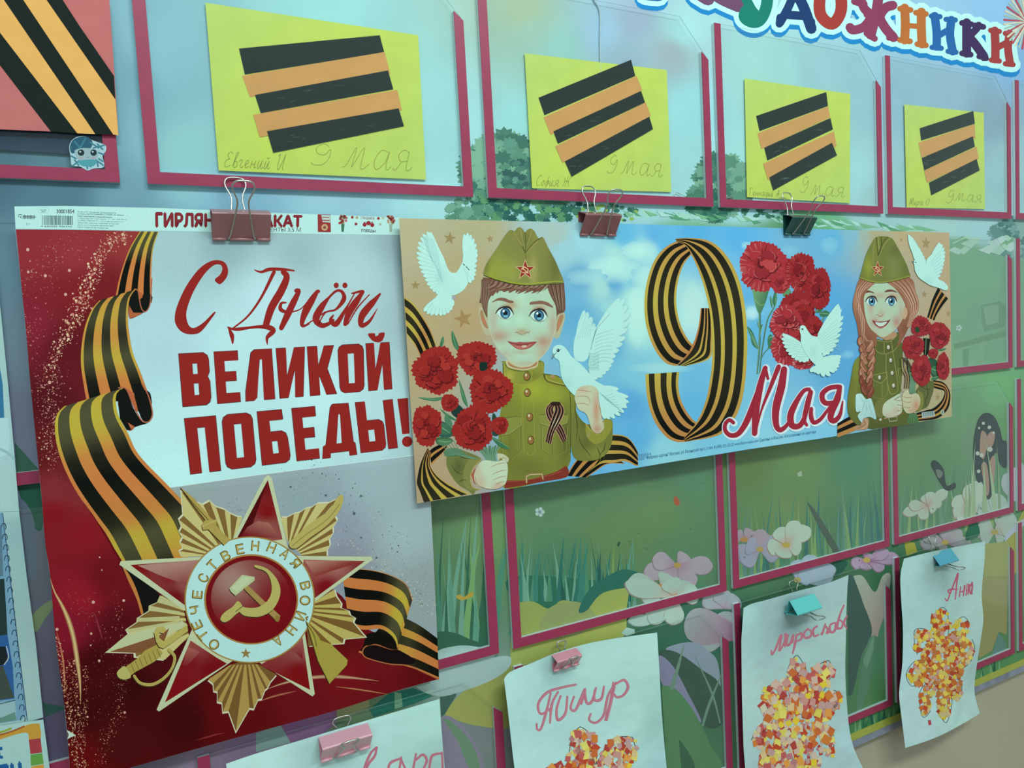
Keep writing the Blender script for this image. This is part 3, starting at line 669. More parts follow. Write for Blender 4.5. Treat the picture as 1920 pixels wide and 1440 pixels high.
spray('220,1110 222,1160 230,1230', 5, 70, 0.4, 1.3, ['b07860', 'a87068']); spray('130,1120 170,1150 190,1220 205,1300 190,1400', 16, 200, 0.4, 1.1, ['a87068', 'b08070'])
for x, y, q in ((52, 468, 3.2), (53, 510, 2.6), (130, 507, 3), (85, 517, 3), (93, 788, 1), (123, 552, 3), (47, 607, 2.8), (93, 717, 3.4), (81, 806, 3.4), (91, 860, 2.4), (74, 821, 1.8), (175, 1129, 3.2), (232, 1126, 2.8), (107, 1180, 3), (186, 1239, 2.6), (234, 1336, 2.4), (164, 1344, 2.2), (171, 1188, 2.4), (170, 1210, 1.8), (187, 1045, 1.8), (191, 1069, 1.6)):
    dl.append((x, y, q, 'c8a490'))
for i in range(0, len(dl), 1): pass
PO_ = PT('30,433 60,432 268,434 480,432 773,441 808,945 818,1150 822,1268 725,1296 630,1328 480,1368 267,1430 140,1440 133,1438 128,1400 120,1317 105,1205 94,1080 85,1020 79,945 72,870 57,720 50,635 40,535')
def batch(lst):
    k = inside(PO_, np.array([q[0] for q in lst]), np.array([q[1] for q in lst])); lst = [q for q, z in zip(lst, k) if z]
    # specks that overlap go to different layers
    lay = []
    for d in lst:
        for L in lay:
            k = (int(d[0]//6), int(d[1]//6))
            if all((k[0]+a, k[1]+b) not in L[1] for a in (-1, 0, 1) for b in (-1, 0, 1)):
                L[0].append(d); L[1].add(k); break
        else:
            if len(lay) < 14: lay.append([[d], {(int(d[0]//6), int(d[1]//6))}])
    for L in lay: po.dots(L[0])
batch(dl)
po.part('silver_glitter', 'grey specks on the silver ground', kind='stuff')
dl = []
spray('575,870 640,910 680,950 720,990 760,1040 800,1110', 12, 150, 0.4, 1.4, ['4c5c5c', '607070', '3c4848'])
spray('640,1010 680,1040 730,1070 780,1110 815,1160', 13, 330, 0.4, 1.5, ['c0c8b0', 'a8b4a8', '707c74', 'd0d4b8'])
spray('700,1060 750,1080 790,1120 812,1150', 12, 220, 0.5, 1.6, ['c8ccb4', 'b8b898', '8c9484']); spray('530,900 600,930 660,980', 22, 120, 0.3, 1.1, ['54666a', '6c7c80'])
spray('430,930 445,950 470,960', 8, 60, 0.4, 1.2, ['606c64', '8c9484'])
for x, y, q in ((545, 913, 2.2), (611, 929, 2.4), (677, 930, 2.4), (664, 963, 3), (677, 1008, 2), (706, 1046, 2), (747, 1023, 1.8), (745, 1035, 1.6)): dl.append((x, y, q, '506468'))
batch(dl)
# ribbon
po.part('striped_ribbon', 'orange and black striped ribbon winding down the left side')
BLK = '0e110c'
sh = lambda *ks: (lambda t: float(np.interp(t, [k[0] for k in ks], [k[1] for k in ks])))
po.strip(B1('1050,295 970,430 905,610 868,775'), B1('1190,298 1150,420 1135,600 1140,830'), GEORGE, hl=sh((0, 0.9), (0.25, 0.75), (0.5, 0), (1, 0)))
po.poly(B1('1036,745 1075,765 1062,850 1042,790'), 'b0633c'); po.poly(B1('1072,770 1139,770 1132,820 1112,880 1080,895 1055,850'), BLK); po.poly(smooth(B1('965,850 1000,905 1070,905 1030,930 970,945'), True), '84442c'); po.poly(smooth(B1('985,750 1030,726 1042,760 1055,850 1090,895 1070,905 1020,922 980,940 965,850'), True), BLK)
po.poly(smooth(B1('1055,800 1140,780 1125,850 1110,880 1085,898 1062,870'), True), BLK)
po.stroke(B1('1010,728 1035,740 1045,800 1060,870 1085,898 1115,870 1130,800 1138,650'), 2.0, 'a86448'); po.poly(B1('968,850 1000,905 1070,905 1030,930 968,948'), 'a8603c')
po.strip(B1('745,815 690,880 640,1000 612,1150 608,1300 630,1460 648,1560'), B1('1020,728 975,790 960,900 965,1030 995,1200 1050,1340 1090,1450 1140,1580'), GEORGE, hl=sh((0, 0.3), (0.2, 0.7), (0.4, 0.25), (0.6, 0.9), (0.8, 0.1), (1, 0)))
po.poly(C1('950,35 1010,70 1060,210 1010,200 975,80'), 'b0633c'); po.poly(C1('990,0 1062,0 1130,140 1144,220 1130,272 1085,290 1035,200'), BLK); po.poly(smooth(C1('885,140 960,290 1010,320 965,350 915,260'), True), 'a0562f'); po.poly(smooth(C1('888,90 930,28 965,80 1000,180 1060,275 1110,290 1050,310 985,325 930,280 900,190'), True), BLK); po.poly(smooth(C1('1010,60 1120,60 1140,200 1135,250 1115,285 1070,270 1040,200'), True), BLK)
po.stroke(C1('890,30 930,26 960,60 1000,160 1060,270 1110,285 1140,245 1140,190 1110,80 1065,0'), 2.4, 'a86448'); po.poly(C1('925,240 960,290 1010,320 965,345'), 'b06840')
po.poly(C1('882,110 905,50 935,240 985,345 950,345 900,260'), BLK); po.strip(C1('480,168 425,230 412,320 425,450 470,600 540,750 620,880 720,1020 800,1130 905,1325 960,1440'), C1('930,28 880,60 868,130 890,240 960,370 1020,500 1110,610 1220,720 1345,850 1440,960 1500,1100 1560,1250'), GEORGE, n=40,
    hl=sh((0, 0.75), (0.12, 1), (0.2, 0.9), (0.32, 0.15), (0.45, 0), (0.6, 0.05), (0.72, 0.2), (0.82, 0.95), (0.92, 0.7), (1, 0.2)))
po.stroke(C1('905,1325 720,1020 620,880'), [4, 2, 0.5], mix('7e1420', '300408', 0.6))
po.poly(smooth(G1('130,660 215,700 330,800 410,880 390,930 330,950 320,985 280,1005 240,880'), False), '101210'); po.poly(smooth(G1('135,650 200,740 250,850 290,990 275,1000 245,900 190,780'), False), 'b87c3c')
# tail of the ribbon at lower right
po.part('ribbon_tail', 'striped ribbon tail at the lower right')
po.strip(PT('735,1150 762,1160 790,1175 820,1197'), PT('672,1223 710,1238 765,1250 800,1263 823,1273'), [(0, GB), (0.2, GO), (0.36, GB), (0.55, GO), (0.76, GB), (0.96, GO)], hl=sh((0, 0), (0.5, 0.5), (0.7, 0.1), (1, 0)))
po.poly(smooth(D2('840,430 805,520 800,570 840,620 960,660 1100,670 1200,640 1060,550 900,500'), True), '140c0c')
po.stroke(D2('1060,548 1000,545 900,515 830,525 800,560 810,600 860,625 1000,660 1140,672 1230,710 1370,775'), 2.2, 'a8643c')
po.poly(smooth(D2('830,440 930,420 1000,440 1060,520 1060,550 1000,545 900,510 830,520'), True), '100c08')
po.strip(PT('640,1062 662,1066 700,1070 735,1080 762,1097 773,1125'), PT('655,1175 683,1181 712,1179 730,1188 741,1201 745,1217'), [(0, GB), (0.16, GO), (0.335, GB), (0.50, GO), (0.70, GB), (0.93, GO)], hl=sh((0, 0), (0.5, 0), (0.62, 0.3), (0.72, 0.9), (0.88, 1), (1, 0.3)), n=30)
po.stroke(PT('640,1062 662,1066 700,1070 735,1080 762,1097 773,1125'), 1.4, 'b88850')
# ---- the star order
bc = (190+1028/3.692, 880+903/3.692)
def fan(outer, base, cc=('c0c07c', '7c6434'), edge='c8d4b0', conv=G1):
    po.part('gold_rays', 'fluted gold rays'); o = conv(outer); b = conv(base); n = len(o)
    po.poly([(x, y) for x, y in o]+b[::-1], edge)
    mx_, my_ = sum(p[0] for p in o)/n, sum(p[1] for p in o)/n
    po.poly([(x+(bc[0]-x)*0.018, y+(bc[1]-y)*0.018) for x, y in o]+b[::-1], cc[1])
    l = po.layer(o+b)
    for i in range(0, n-1, 2):
        t0, t1 = i/(n-1), min(n-1, i+2)/(n-1)
        q = [(b[0][0]+(b[-1][0]-b[0][0])*t, b[0][1]+(b[-1][1]-b[0][1])*t) for t in (t0, t0+(t1-t0)*0.55)]
        a, c = o[i], o[i+1]; a = (a[0]+(bc[0]-a[0])*0.02, a[1]+(bc[1]-a[1])*0.02); c = (c[0]+(bc[0]-c[0])*0.02, c[1]+(bc[1]-c[1])*0.02)
        po.poly([a, c, q[1], q[0]], cc[0], l=l)
fan('550,602 535,560 560,545 540,500 555,470 533,425 550,395 530,340 560,310 545,140 640,215 700,235 745,210 790,250 850,270 890,298 940,320 975,325', '700,600 745,570 800,530 860,500 925,480')
fan('1248,325 1290,325 1340,298 1380,290 1420,262 1460,255 1500,228 1580,225 1650,190 1620,310 1640,345 1610,400 1612,435 1585,480 1590,520 1568,560 1570,600', '1285,490 1330,530 1370,570 1390,600')
fan('1620,832 1635,880 1670,930 1665,960 1720,980 1730,1010 1765,1030 1752,1060 1840,1165 1690,1178 1682,1210 1605,1215 1440,1230', '1470,920 1460,980 1440,1030 1420,1060', ('b4b060', '765a2c'))
fan('735,800 770,830 775,880 800,885 800,955 832,962 838,1028 878,1022 930,1165 1025,1000 1055,1005 1085,938 1110,935 1135,870 1150,860 1172,815 1215,765', '890,690 950,672 1030,672 1090,685', ('a89450', '74582c'), conv=G2)
fan('405,873 385,920 328,945 325,980 245,1030 242,1058 165,1110 182,1140 25,1270 222,1275 225,1305 430,1325 480,1240', '570,960 575,1010 590,1080 610,1170')
po.poly(G1('25,1272 182,1140 560,1050 600,1080 400,1180'), 'b8c898'); po.poly(G1('60,1262 400,1150 470,1100 420,1230 240,1272'), '7c5434')
for q in ('405,873 565,955 565,970 385,920', '328,945 545,985 550,1000 325,980', '245,1030 540,1015 545,1040 242,1056', '165,1110 540,1045 545,1060 190,1128'): po.poly(G1(q), 'b4bc84')
po.part('red_star', 'five pointed red enamel star with pale edges')
SO = G1('1155,38 1180,60 1305,598 1870,605 1880,625 1385,985')+G2('1478,890 1462,908 990,605 400,1012 382,1000 660,370')+G1('125,660 135,635 850,597 1128,60')
po.poly([(x+2.0, y+7) for x, y in SO], '4a3a34' if False else mix('3c0406', '8c9c9c', 0.12), l=None) if False else None
po.poly(SO, 'b8cca4')
rs = idw([(503, 905, '6c1014'), (500, 960, '7c1018'), (480, 1000, '8c4848'), (500, 990, '8c5048'), (440, 1000, '6c1014'), (260, 1058, '781014'), (340, 1068, 'a07870'), (320, 1080, '7c1c20'), (350, 1100, '8c4c48'), (330, 1120, '6c0c14'),
   (680, 1052, '7c3030'), (620, 1055, 'a47468'), (600, 1070, '944c48'), (610, 1100, '780c18'), (350, 1240, '781018'), (360, 1210, '8c4440'), (330, 1290, '780c14'), (400, 1260, '740a14'), (560, 1260, '780c14'), (570, 1290, '7c0c14'), (560, 1220, '8c4c48')], 3)
for q, cv in (('1153,75 1255,485 1000,520 935,485', G1), ('1825,635 1480,890 1390,760 1400,625', G1), ('200,662 740,622 720,800 590,950', G1), ('618,520 800,640 870,680 440,950', G2), ('1100,690 1300,560 1388,470 1445,862', G2)):
    po.poly(cv(q), rs, cell=4)
for q, c, cv in (('1153,72 1000,520 935,485', '4c080c', G1), ('960,470 1010,400 1080,358 1160,370 1245,475', lgrad((490, 975), 'a06c60', (480, 1008), '74141c'), G1), ('250,665 720,622 660,700 600,805 420,740', lgrad((340, 1055), 'a88478', (350, 1100), '84302c'), G1),
      ('1405,632 1800,640 1640,690 1480,740 1440,680', lgrad((590, 1052), 'ac8070', (600, 1078), '84342c'), G1), ('600,560 680,600 600,690 550,730', lgrad((350, 1215), '9c5c54', (345, 1250), '781018'), G2), ('1385,480 1290,560 1395,650', lgrad((560, 1200), '9c5c54', (562, 1235), '781018'), G2)):
    po.poly(cv(q), c, cell=4 if callable(c) else None)
po.part('white_ring', 'white ring with a red middle')
po.poly(G1([p for p in circle(1027, 903, 452, 439, 60)]), '9c8444'); po.poly(G1(circle(1027, 903, 442, 430, 60)), 'b0e4e0')
po.poly(G1(circle(1037, 900, 326, 313, 60)), 'a07c40'); po.poly(G1(circle(1038, 901, 314, 302, 60)), '700c14')
po.poly(G1(circle(1035, 890, 276, 262, 50)), blobs('780c18', [(190+900/3.692, 880+760/3.692, 45, 45, 'a08478', 0.95), (190+1150/3.692, 880+680/3.692, 40, 25, '8c5850', 0.6), (190+1100/3.692, 880+1100/3.692, 60, 30, '700a14', 0.7)]), cell=4)
GD, GDD = 'b0b064', '3c3018'
def gold(q, cv, c=GD, w_=1.6, sm=False):
    p = cv(q); p = smooth(p, True) if sm else p
    po.poly([(x-1.2, y+1.6) for x, y in p], GDD); po.poly(p, c)
po.part('hammer', 'gold hammer')
gold('885,825 975,730 1062,745 1060,770 1010,810 930,875 900,850', G1, 'b0c494'); po.poly(G1('900,820 980,745 1050,752 990,800 940,850'), 'b8d0a4')
gold('985,825 1015,805 1240,1015 1215,1052', G1, 'a08c50'); po.poly(G1(circle(1218, 1033, 18, 22, 14)), '8c7838')
po.part('sickle', 'gold sickle')
sk = smooth(G1('1068,662 1150,690 1215,760 1240,840 1220,920 1170,985 1090,1020 1000,1015 960,990 940,960 960,945 1010,958 1080,955 1140,920 1175,860 1175,780 1140,710 1068,680'), True)
po.poly([(x-0.8, y+1.8) for x, y in sk], GDD); po.poly(sk, GD)
gold('975,945 945,912 910,950 860,985 835,1010 825,1040 850,1058 885,1045 930,1005 960,980', G1, GD, sm=True); po.stroke(G1('975,950 930,985'), 1.2, GDD, sm=False)
# legend round the ring
cx, cy = 1030, 902
for ch, x, y in zip('ОТЕЧЕСТВЕННАЯВОЙНА', (780, 702, 662, 648, 664, 706, 768, 860, 960, 1065, 1178, 1272, 1346, 1412, 1410, 1378, 1315, 1222), (1213, 1148, 1078, 973, 867, 752, 662, 598, 552, 530, 542, 585, 650, 805, 908, 1015, 1112, 1188)):
    dx, dy = x-cx, y-cy; L = math.hypot(dx, dy); ux, uy = dx/L, dy/L; rx_, ry_ = -uy, ux; hw, hh_ = (22, 29)
    if ch in 'О': hw = 27
    if ch == 'Й': hh_ = 29
    po.part('legend_letter')
    for k, c in ((1.16, '5c5428'), (1.0, 'b4a85c')):
        W_, H_ = hw*k, hh_*k
        qd = G1([(x-rx_*W_+ux*H_, y-ry_*W_+uy*H_), (x+rx_*W_+ux*H_, y+ry_*W_+uy*H_), (x+rx_*W_-ux*H_, y+ry_*W_-uy*H_), (x-rx_*W_-ux*H_, y-ry_*W_-uy*H_)])
        po.text(ch, qd, c, bold=0.03 if k > 1 else 0.01)
def star(cx, cy, r, col, sx=1.0, rot=0.0, inner=0.4, tgt=po):
    tgt.poly([(cx+sx*(r if i % 2 == 0 else r*inner)*math.sin(rot+math.pi*i/5), cy-(r if i % 2 == 0 else r*inner)*math.cos(rot+math.pi*i/5)) for i in range(10)], col)
po.part('small_star')
star(*G1([(1000, 1275)])[0], 10.5, '8c7c44')
# weapons behind the star
po.part('bayonet', 'gold bayonet')
gold('548,125 640,200 720,290 760,340 800,360 795,385 850,450 895,485 850,525 790,465 740,415 705,420 695,385 720,350 640,250', G1, 'a89c50'); po.stroke(G1('548,130 640,240 740,350'), 1.2, '3c3018', sm=False); po.stroke(G1('700,395 795,352'), 3, 'b4ac60', sm=False)
po.part('sabre_blade', 'gold sabre tip')
gold('1665,175 1675,215 1640,300 1560,390 1450,470 1345,548 1300,515 1380,430 1480,350 1580,280 1630,200', G1, 'b0ac60', sm=True); po.stroke(G1('1650,240 1560,350 1420,450 1320,530'), 0.9, '6c5c2c')
po.part('sabre_hilt', 'gold sabre hilt')
gold('595,1075 600,1120 470,1215 430,1240 400,1230 380,1195 365,1130 385,1095 430,1085 450,1115 430,1135 400,1130 400,1165 430,1190', G1, 'b0ac5c')
gold('380,1215 425,1270 370,1330 240,1400 200,1430 165,1370 260,1300 300,1255', G1, 'a49c4c')
for k in range(7): po.stroke(G1([(205+k*30, 1345-k*17), (228+k*30, 1400-k*17)]), 1.1, '6c6028', sm=False)
gold('165,1365 205,1430 170,1455 125,1445 108,1410 130,1380', G1, 'b0b468', sm=True)
po.stroke(G2('470,590 510,640 490,720 430,790 350,830 270,820 225,770'), [7, 6, 7, 6], '3c3018'); po.stroke(G2('468,585 508,635 488,715 428,785 350,825 270,814 228,765'), [6, 5, 6, 5], 'aca458')
po.part('rifle_butt', 'gold rifle butt')
gold('1415,375 1495,480 1520,520 1590,545 1705,655 1700,690 1580,820 1540,740 1500,660 1470,560', G2, 'a09c44'); po.stroke(G2('1420,400 1470,480 1490,560'), 1.2, '3c3018')
# ---- lettering
po.part('red_lettering', 'red greeting lettering')
RC, RO = '8c2420', '3c2424'
SLAB = dict(
 В=[[(0, 0), (.82, 0), (.96, .06), (1, .14), (1, .38), (.93, .47), (1, .55), (1, .86), (.95, .95), (.82, 1), (0, 1)], [(.44, .2), (.44, .4), (.6, .4), (.6, .2)], [(.44, .58), (.44, .8), (.6, .8), (.6, .58)]],
 Е=[[(0, 0), (1, 0), (1, .19), (.42, .19), (.42, .4), (.88, .4), (.88, .58), (.42, .58), (.42, .81), (1, .81), (1, 1), (0, 1)]],
 Л=[[(.22, .06), (.36, 0), (1, 0), (1, 1), (.62, 1), (.62, .2), (.53, .2), (.4, .95), (.3, 1), (0, 1), (0, .8)]],
 И=[[(0, 0), (.35, 0), (.35, .56), (.62, 0), (1, 0), (1, 1), (.65, 1), (.65, .44), (.38, 1), (0, 1)]],
 К=[[(0, 0), (.38, 0), (.38, .4), (.62, 0), (1, 0), (.7, .48), (1, 1), (.6, 1), (.38, .58), (.38, 1), (0, 1)]],
 О=[[(.2, 0), (.8, 0), (.95, .05), (1, .13), (1, .87), (.95, .95), (.8, 1), (.2, 1), (.05, .95), (0, .87), (0, .13), (.05, .05)], [(.38, .19), (.38, .81), (.62, .81), (.62, .19)]],
 П=[[(0, 0), (1, 0), (1, 1), (.62, 1), (.62, .19), (.38, .19), (.38, 1), (0, 1)]],
 Б=[[(0, 0), (.92, 0), (.92, .19), (.42, .19), (.42, .4), (.8, .4), (.95, .45), (1, .53), (1, .87), (.95, .95), (.8, 1), (0, 1)], [(.42, .58), (.42, .81), (.62, .81), (.62, .58)]],
 Д=[[(.28, 0), (.36, -.01), (.95, 0), (.95, .76), (1, .78), (1, 1.02), (.78, 1.02), (.78, .93), (.24, .93), (.24, 1.02), (0, 1.02), (0, .78), (.08, .76), (.2, .06)], [(.52, .2), (.42, .76), (.58, .76), (.58, .2)]],
 Ы=[[(0, 0), (.26, 0), (.26, .38), (.56, .38), (.66, .43), (.69, .5), (.69, .88), (.66, .95), (.56, 1), (0, 1)], [(.26, .57), (.26, .8), (.42, .8), (.42, .57)]])
def slab(ch, tl, tr, br, bl):
    def m(p): u, v = p; return tuple((tl[k]*(1-u)+tr[k]*u)*(1-v)+(bl[k]*(1-u)+br[k]*u)*v for k in (0, 1))
    po.part('printed_letter'); lo = [[m(p) for p in l] for l in SLAB[ch]]; o = lo[0]; n = len(o); cx_, cy_ = m((.5, .5))
    po.poly([(x+(0.8 if x > cx_ else -0.8), y+(0.8 if y > cy_ else -0.8)) for x, y in o], RO, holes=lo[1:]); po.poly(o, RC, holes=lo[1:])
top = lambda x, a, b: a[1]+(x-a[0])*(b[1]-a[1])/(b[0]-a[0])
for row, T0, T1_, B0, B1_ in (((('В', 335, 390, 343, 396.5), ('Е', 401, 445, 408, 451), ('Л', 459, 509, 461, 515.5), ('И', 517.5, 571, 525, 568.5), ('К', 576, 625.5, 582, 631.5), ('О', 633, 681, 638, 683), ('И', 686, 729.5, 691.5, 735)), (335, 663.5), (729.5, 642), (342.5, 762.5), (735, 729)),
        ((('П', 345.5, 404, 357.5, 414), ('О', 415.5, 472, 424.5, 481), ('Б', 482, 531.5, 492, 546), ('Е', 547, 590, 557, 599), ('Д', 610, 655, 605, 669)), (345.5, 785), (765, 745.5), (357.5, 889), (746, 840.5))):
    for ch, a, b, c, d in row:
        slab(ch, (a, top(a, T0, T1_)), (b, top(b, T0, T1_)), (d, top(d, B0, B1_)), (c, top(c, B0, B1_)))
slab('Ы', (666, 755), (736, 748.5), (746, 840.5), (677, 849)); po.poly(C2('950,122 1025,112 1065,480 992,490'), RO); po.poly(C2('953,124 1022,115 1062,477 995,486'), RC)
po.part('exclamation_mark'); po.poly(C2('1060,112 1140,104 1152,370 1098,378'), RC); po.poly(C2(circle(1134, 432, 39, 40)), RC); po.part('letter_breve'); po.poly(smooth(B2('840,1065 890,1060 895,1080 915,1075 925,1058 965,1058 950,1110 915,1128 870,1112'), True), RC)
# script line
po.part('script_letter'); po.poly(smooth(B1('1655,690 1700,640 1710,580 1680,525 1600,513 1500,570 1400,700 1330,850 1310,950 1330,1015 1380,1058 1450,1068 1510,1045 1590,945 1617,903 1600,905 1530,975 1460,1018 1420,1005 1400,950 1402,880 1450,750 1530,620 1600,552 1650,545 1668,575 1650,620 1612,655 1625,680'), True), RC)
S = lambda q, w_: po.stroke(B2(q), w_, RC)
po.part('script_letter')
S('-10,585 40,600 100,580 200,580 285,590', [2, 7, 6, 3]); S('135,600 40,790 -60,930 -170,1020', [7, 5, 4, 3]); S('205,600 230,640 190,740 120,860 85,960 75,1000', [10, 14, 15, 14, 12]); S('-210,1015 -150,1030 0,1012 90,1015 130,1040 85,1090 85,1140', [3, 7, 5, 6, 10, 9, 2]); S('-205,1020 -180,1080 -175,1135', [3, 9, 3])
po.part('script_letter')
S('300,740 320,745 270,850 190,1020', [7, 12, 13, 9]); S('225,830 190,835 185,880 240,900 330,880 410,800 470,745', [3, 8, 3, 2, 4, 3]); S('470,745 450,760 370,900 345,1000 400,990', [6, 13, 14, 9, 2]); S('370,1000 430,960 520,900', [3, 2, 3])
po.part('script_letter')
S('470,990 520,905 600,880 660,800 640,745 590,750 500,850 450,950 490,1000 540,990 580,960', [2, 3, 4, 9, 5, 4, 12, 14, 9, 5]); po.part('script_letter')
S('580,925 560,960 600,990 660,900 740,760', [3, 11, 7, 3, 2]); S('720,760 800,745 780,780 700,900 670,990', [3, 6, 13, 13, 8]); S('690,990 760,870 850,770', [2, 3, 2])
S('930,765 900,800 800,920 790,1000 850,970 910,875', [4, 12, 14, 9, 5, 1])
po.part('letter_dots', kind='stuff')
po.poly(B2(circle(602, 700, 19, 21)), RC); po.poly(B2(circle(667, 700, 19, 21)), RC)
# ---- header strip
po.part('header_strip', 'white top margin with small print, barcode and tiny pictures')
po.poly(PT('27,387 120,386 300,390 540,400 750,408 773,410 774,441 600,439 400,435 200,431 29.5,429'), 'aee2dc', l=None)
HS_ = zm(20, 370, 5.0526); HK = '3c4c50'
po.text('ГИРЛЯНДА-ПЛАКАТ', HS_([(1375, 148)])+[(566, 404.5), (565.5, 425)]+HS_([(1378, 278)]), '7c2830', bold=0.055)
po.text('ДЛИНА ЛЕНТЫ 3,5 М', [(455, 426.3), (564, 426.7), (564, 434.5), (455, 433)], '4c5458'); po.text('30001854', HS_('435,112 602,112 602,150 437,150'), HK, bold=0.02, cap=0.73)
po.text('ГОРЧАКОВ', HS_('112,165 240,168 240,205 114,200'), HK, bold=0.03) if False else po.stroke(HS_('75,185 75,165 105,165'), 1.2, HK, sm=False)
for k in range(9): po.stroke(HS_([(118+k*13.5, 168+k*0.4), (116+k*13.5, 200+k*0.5)]), 1.5 if k % 2 else 1.1, HK, sm=False)
po.stroke(HS_('118,182 238,188'), 1.0, HK, sm=False); po.poly(HS_('85,188 100,178 100,198'), HK); po.text('0+', HS_('145,240 185,242 186,262 147,262'), '6c8088'); po.stroke(smooth(HS_('255,120 270,98 340,98 362,120 340,148 275,146 255,125')), 0.5, '8cb0ac'); po.text('НК РБ', HS_('275,112 340,112 340,124 276,124'), HK); po.text('271', HS_('290,126 328,128 328,142 291,142'), HK, bold=0.02)
b = random.Random(4); x = 296
while x < 588:
    w_ = b.choice((3, 5, 8)); po.poly(HS_([(x, 170+(x-296)*0.02), (x+w_, 170+(x-296)*0.02), (x+w_+2, 262), (x+2, 262)]), '2c3c3c'); x += w_+b.choice((4, 6, 9))
po.text('4 630220 956342', HS_('285,266 580,270 580,284 286,280'), '4c6060')
for k, (t, e) in enumerate((('© АО «ГК Горчаков» производитель', 1000), ('в ООО «ТИПОГРАФИЯ «СТЕЗЯ» по заказу', 1072), ('ООО «Империя поздравлений»', 965), ('г. Москва, ул. Окружная, 17, тел. 620-99-13', 1098), ('8 (495) 786-50-71, www.gk-posters.ru', 1060), ('Масштаб. Картон. Сделано в России', 1025), ('Дата изготовления: декабрь 2024', 975), ('Срок годности не ограничен', 925))):
    y = 130+k*20.5; po.text(t, HS_([(635, y), (e, y+12), (e, y+24), (635, y+12)]), '3c5054' if k < 3 else '6c888c', bold=0.01 if k < 3 else 0)
H6 = B2
po.poly(H6('462,168 558,170 562,302 464,300'), '8c3434'); po.poly(H6('490,172 556,174 558,230 500,225'), 'a8ccc4'); po.dots([(*H6([(515, 265)])[0], 6.5, 'b8a078'), (*H6([(515, 266)])[0], 3, 'a8444c')]); po.stroke(H6('500,190 548,192'), 1.6, 'a03c3c', sm=False); po.stroke(H6('500,212 552,214'), 1.8, 'a03c3c', sm=False)
for cx_, s_ in ((650, 1), (1010, 0.9)):
    po.dots([(480+(cx_+b.uniform(-30, 30)*s_)/4, 360+(205+b.uniform(-28, 32)*s_)/4, 2.6*s_, c) for c in ['9c4440', 'b09078', '8c3834', 'a8605c', '9c8870']*4]); po.poly(H6([(cx_-12, 240), (cx_+14, 240), (cx_+8, 300), (cx_-8, 298)]), '3c7058' if s_ == 1 else '8cac9c')
for x, y, c in ((722, 190, '94342c'), (757, 192, '9c9c78'), (750, 240, '84303c'), (918, 198, '94342c'), (952, 195, 'a8b898'), (932, 243, '9cb4a0')): po.dots([(480+x/4, 360+y/4, 2.8, c)])
po.text('С ПРАЗДНИКОМ', H6('785,185 888,190 888,208 785,203'), '8c3840', bold=0.02); po.text('9 МАЯ', H6('812,222 875,224 885,250 800,248'), '8c2c34', bold=0.05); po.text('ПОБЕДЫ', H6('790,278 895,284 895,302 790,298'), '4c3438', bold=0.03); po.dots([(480+x/4, 360+y/4, 4, '8c2c34') for x, y in ((815, 245), (845, 232), (872, 248))])
# torn corner of the foil
po.part('torn_corner', 'white torn nick at the lower left edge'); po.poly(D1('500,1155 520,1165 570,1195 540,1205 505,1225 515,1190'), 'b8d8c8')
po.build(); po.base.name = 'victory_poster'
# ================================================================== the long banner
XC = P3(1100, 600)[0]
ba = Sheet('holiday_banner', (1260, 620), 0.034, M_POSTER, prof=(0.0, [(-10, 0.044), (P3(780, 600)[0], 0.044), (P3(1120, 600)[0], 0.032), (P3(1490, 600)[0], 0.032), (P3(1785, 600)[0], 0.040), (10, 0.040)]),
    label='long holiday banner with a boy, a girl, white doves and a ribbon numeral nine', cat='banner')
kr = 'aca884'
bg = idw([(760, 430, 'aeb08a'), (800, 600, 'aca478'), (880, 600, 'ac9f74'), (820, 900, 'aa9c78'), (900, 430, 'a8ac84'), (880, 500, 'aca67c'), (780, 700, 'aaa27a'), (1040, 440, 'a0c0b8'), (1060, 470, '94ccd4'), (1090, 520, '64a8cc'), (1070, 560, '6cb4d4'), (1150, 480, 'a0dcd8'), (1120, 490, '90d0d8'),
   (1180, 520, '84ccd8'), (1130, 540, '9cd8d4'), (1150, 530, '5ca8d0'), (1190, 560, 'a8e4dc'), (1200, 620, 'a0e0d8'), (1080, 590, '60acd0'), (1140, 640, '58a8d4'), (1170, 440, '60b8dc'), (1100, 450, '94d4e0'), (1215, 470, 'a4e0dc'), (1230, 440, '5cb0dc'), (1300, 440, '54acdc'), (1380, 440, '58b0e0'),
   (1250, 460, '5cb4e0'), (1340, 500, '70bcdc'), (1300, 560, 'a4dcd8'), (1290, 640, '8cd0dc'), (1280, 600, 'a4e0dc'), (1300, 700, '68b8dc'), (1230, 700, '80ccd8'), (1200, 700, '78c4d8'), (1180, 760, '58a8d8'), (1190, 820, '5cb0dc'), (1250, 850, '88d0dc'), (1300, 760, '60b4dc'), (1380, 860, '78c8e0'), (1450, 840, '88d0e4'), (1540, 800, '7cc8e4'),
   (1420, 620, '60b4dc'), (1400, 580, '78c4dc'), (1400, 560, '60b0dc'), (1560, 450, '60b0d8'), (1600, 440, '7cb8cc'), (1560, 560, '58a8d8'), (1580, 600, '54a4d4'), (1590, 700, '58a8d8'), (1620, 440, '98b4a4'), (1700, 440, 'b0a880'), (1760, 480, 'b0a480'), (1770, 600, 'b0a480'), (1770, 780, 'a8a880'), (1640, 440, 'a8a884'),
   (1740, 700, 'aca27c'), (1040, 880, '60acd0'), (1100, 860, '5cacdc'), (1120, 840, '70bce0')], 3.4)
ba.part('card', thick=0.0004, label='printed card with kraft ends and a cloudy blue middle')
ba.poly(PT('748,409 900,413 1080,417 1260,422 1440,427 1620,432 1780,436 1782,560 1784,680 1784.5,781 1700,795 1560,819 1400,843 1260,866 1100,893 940,919 782,944 770,760 760,600'), bg, cell=6, l=0)
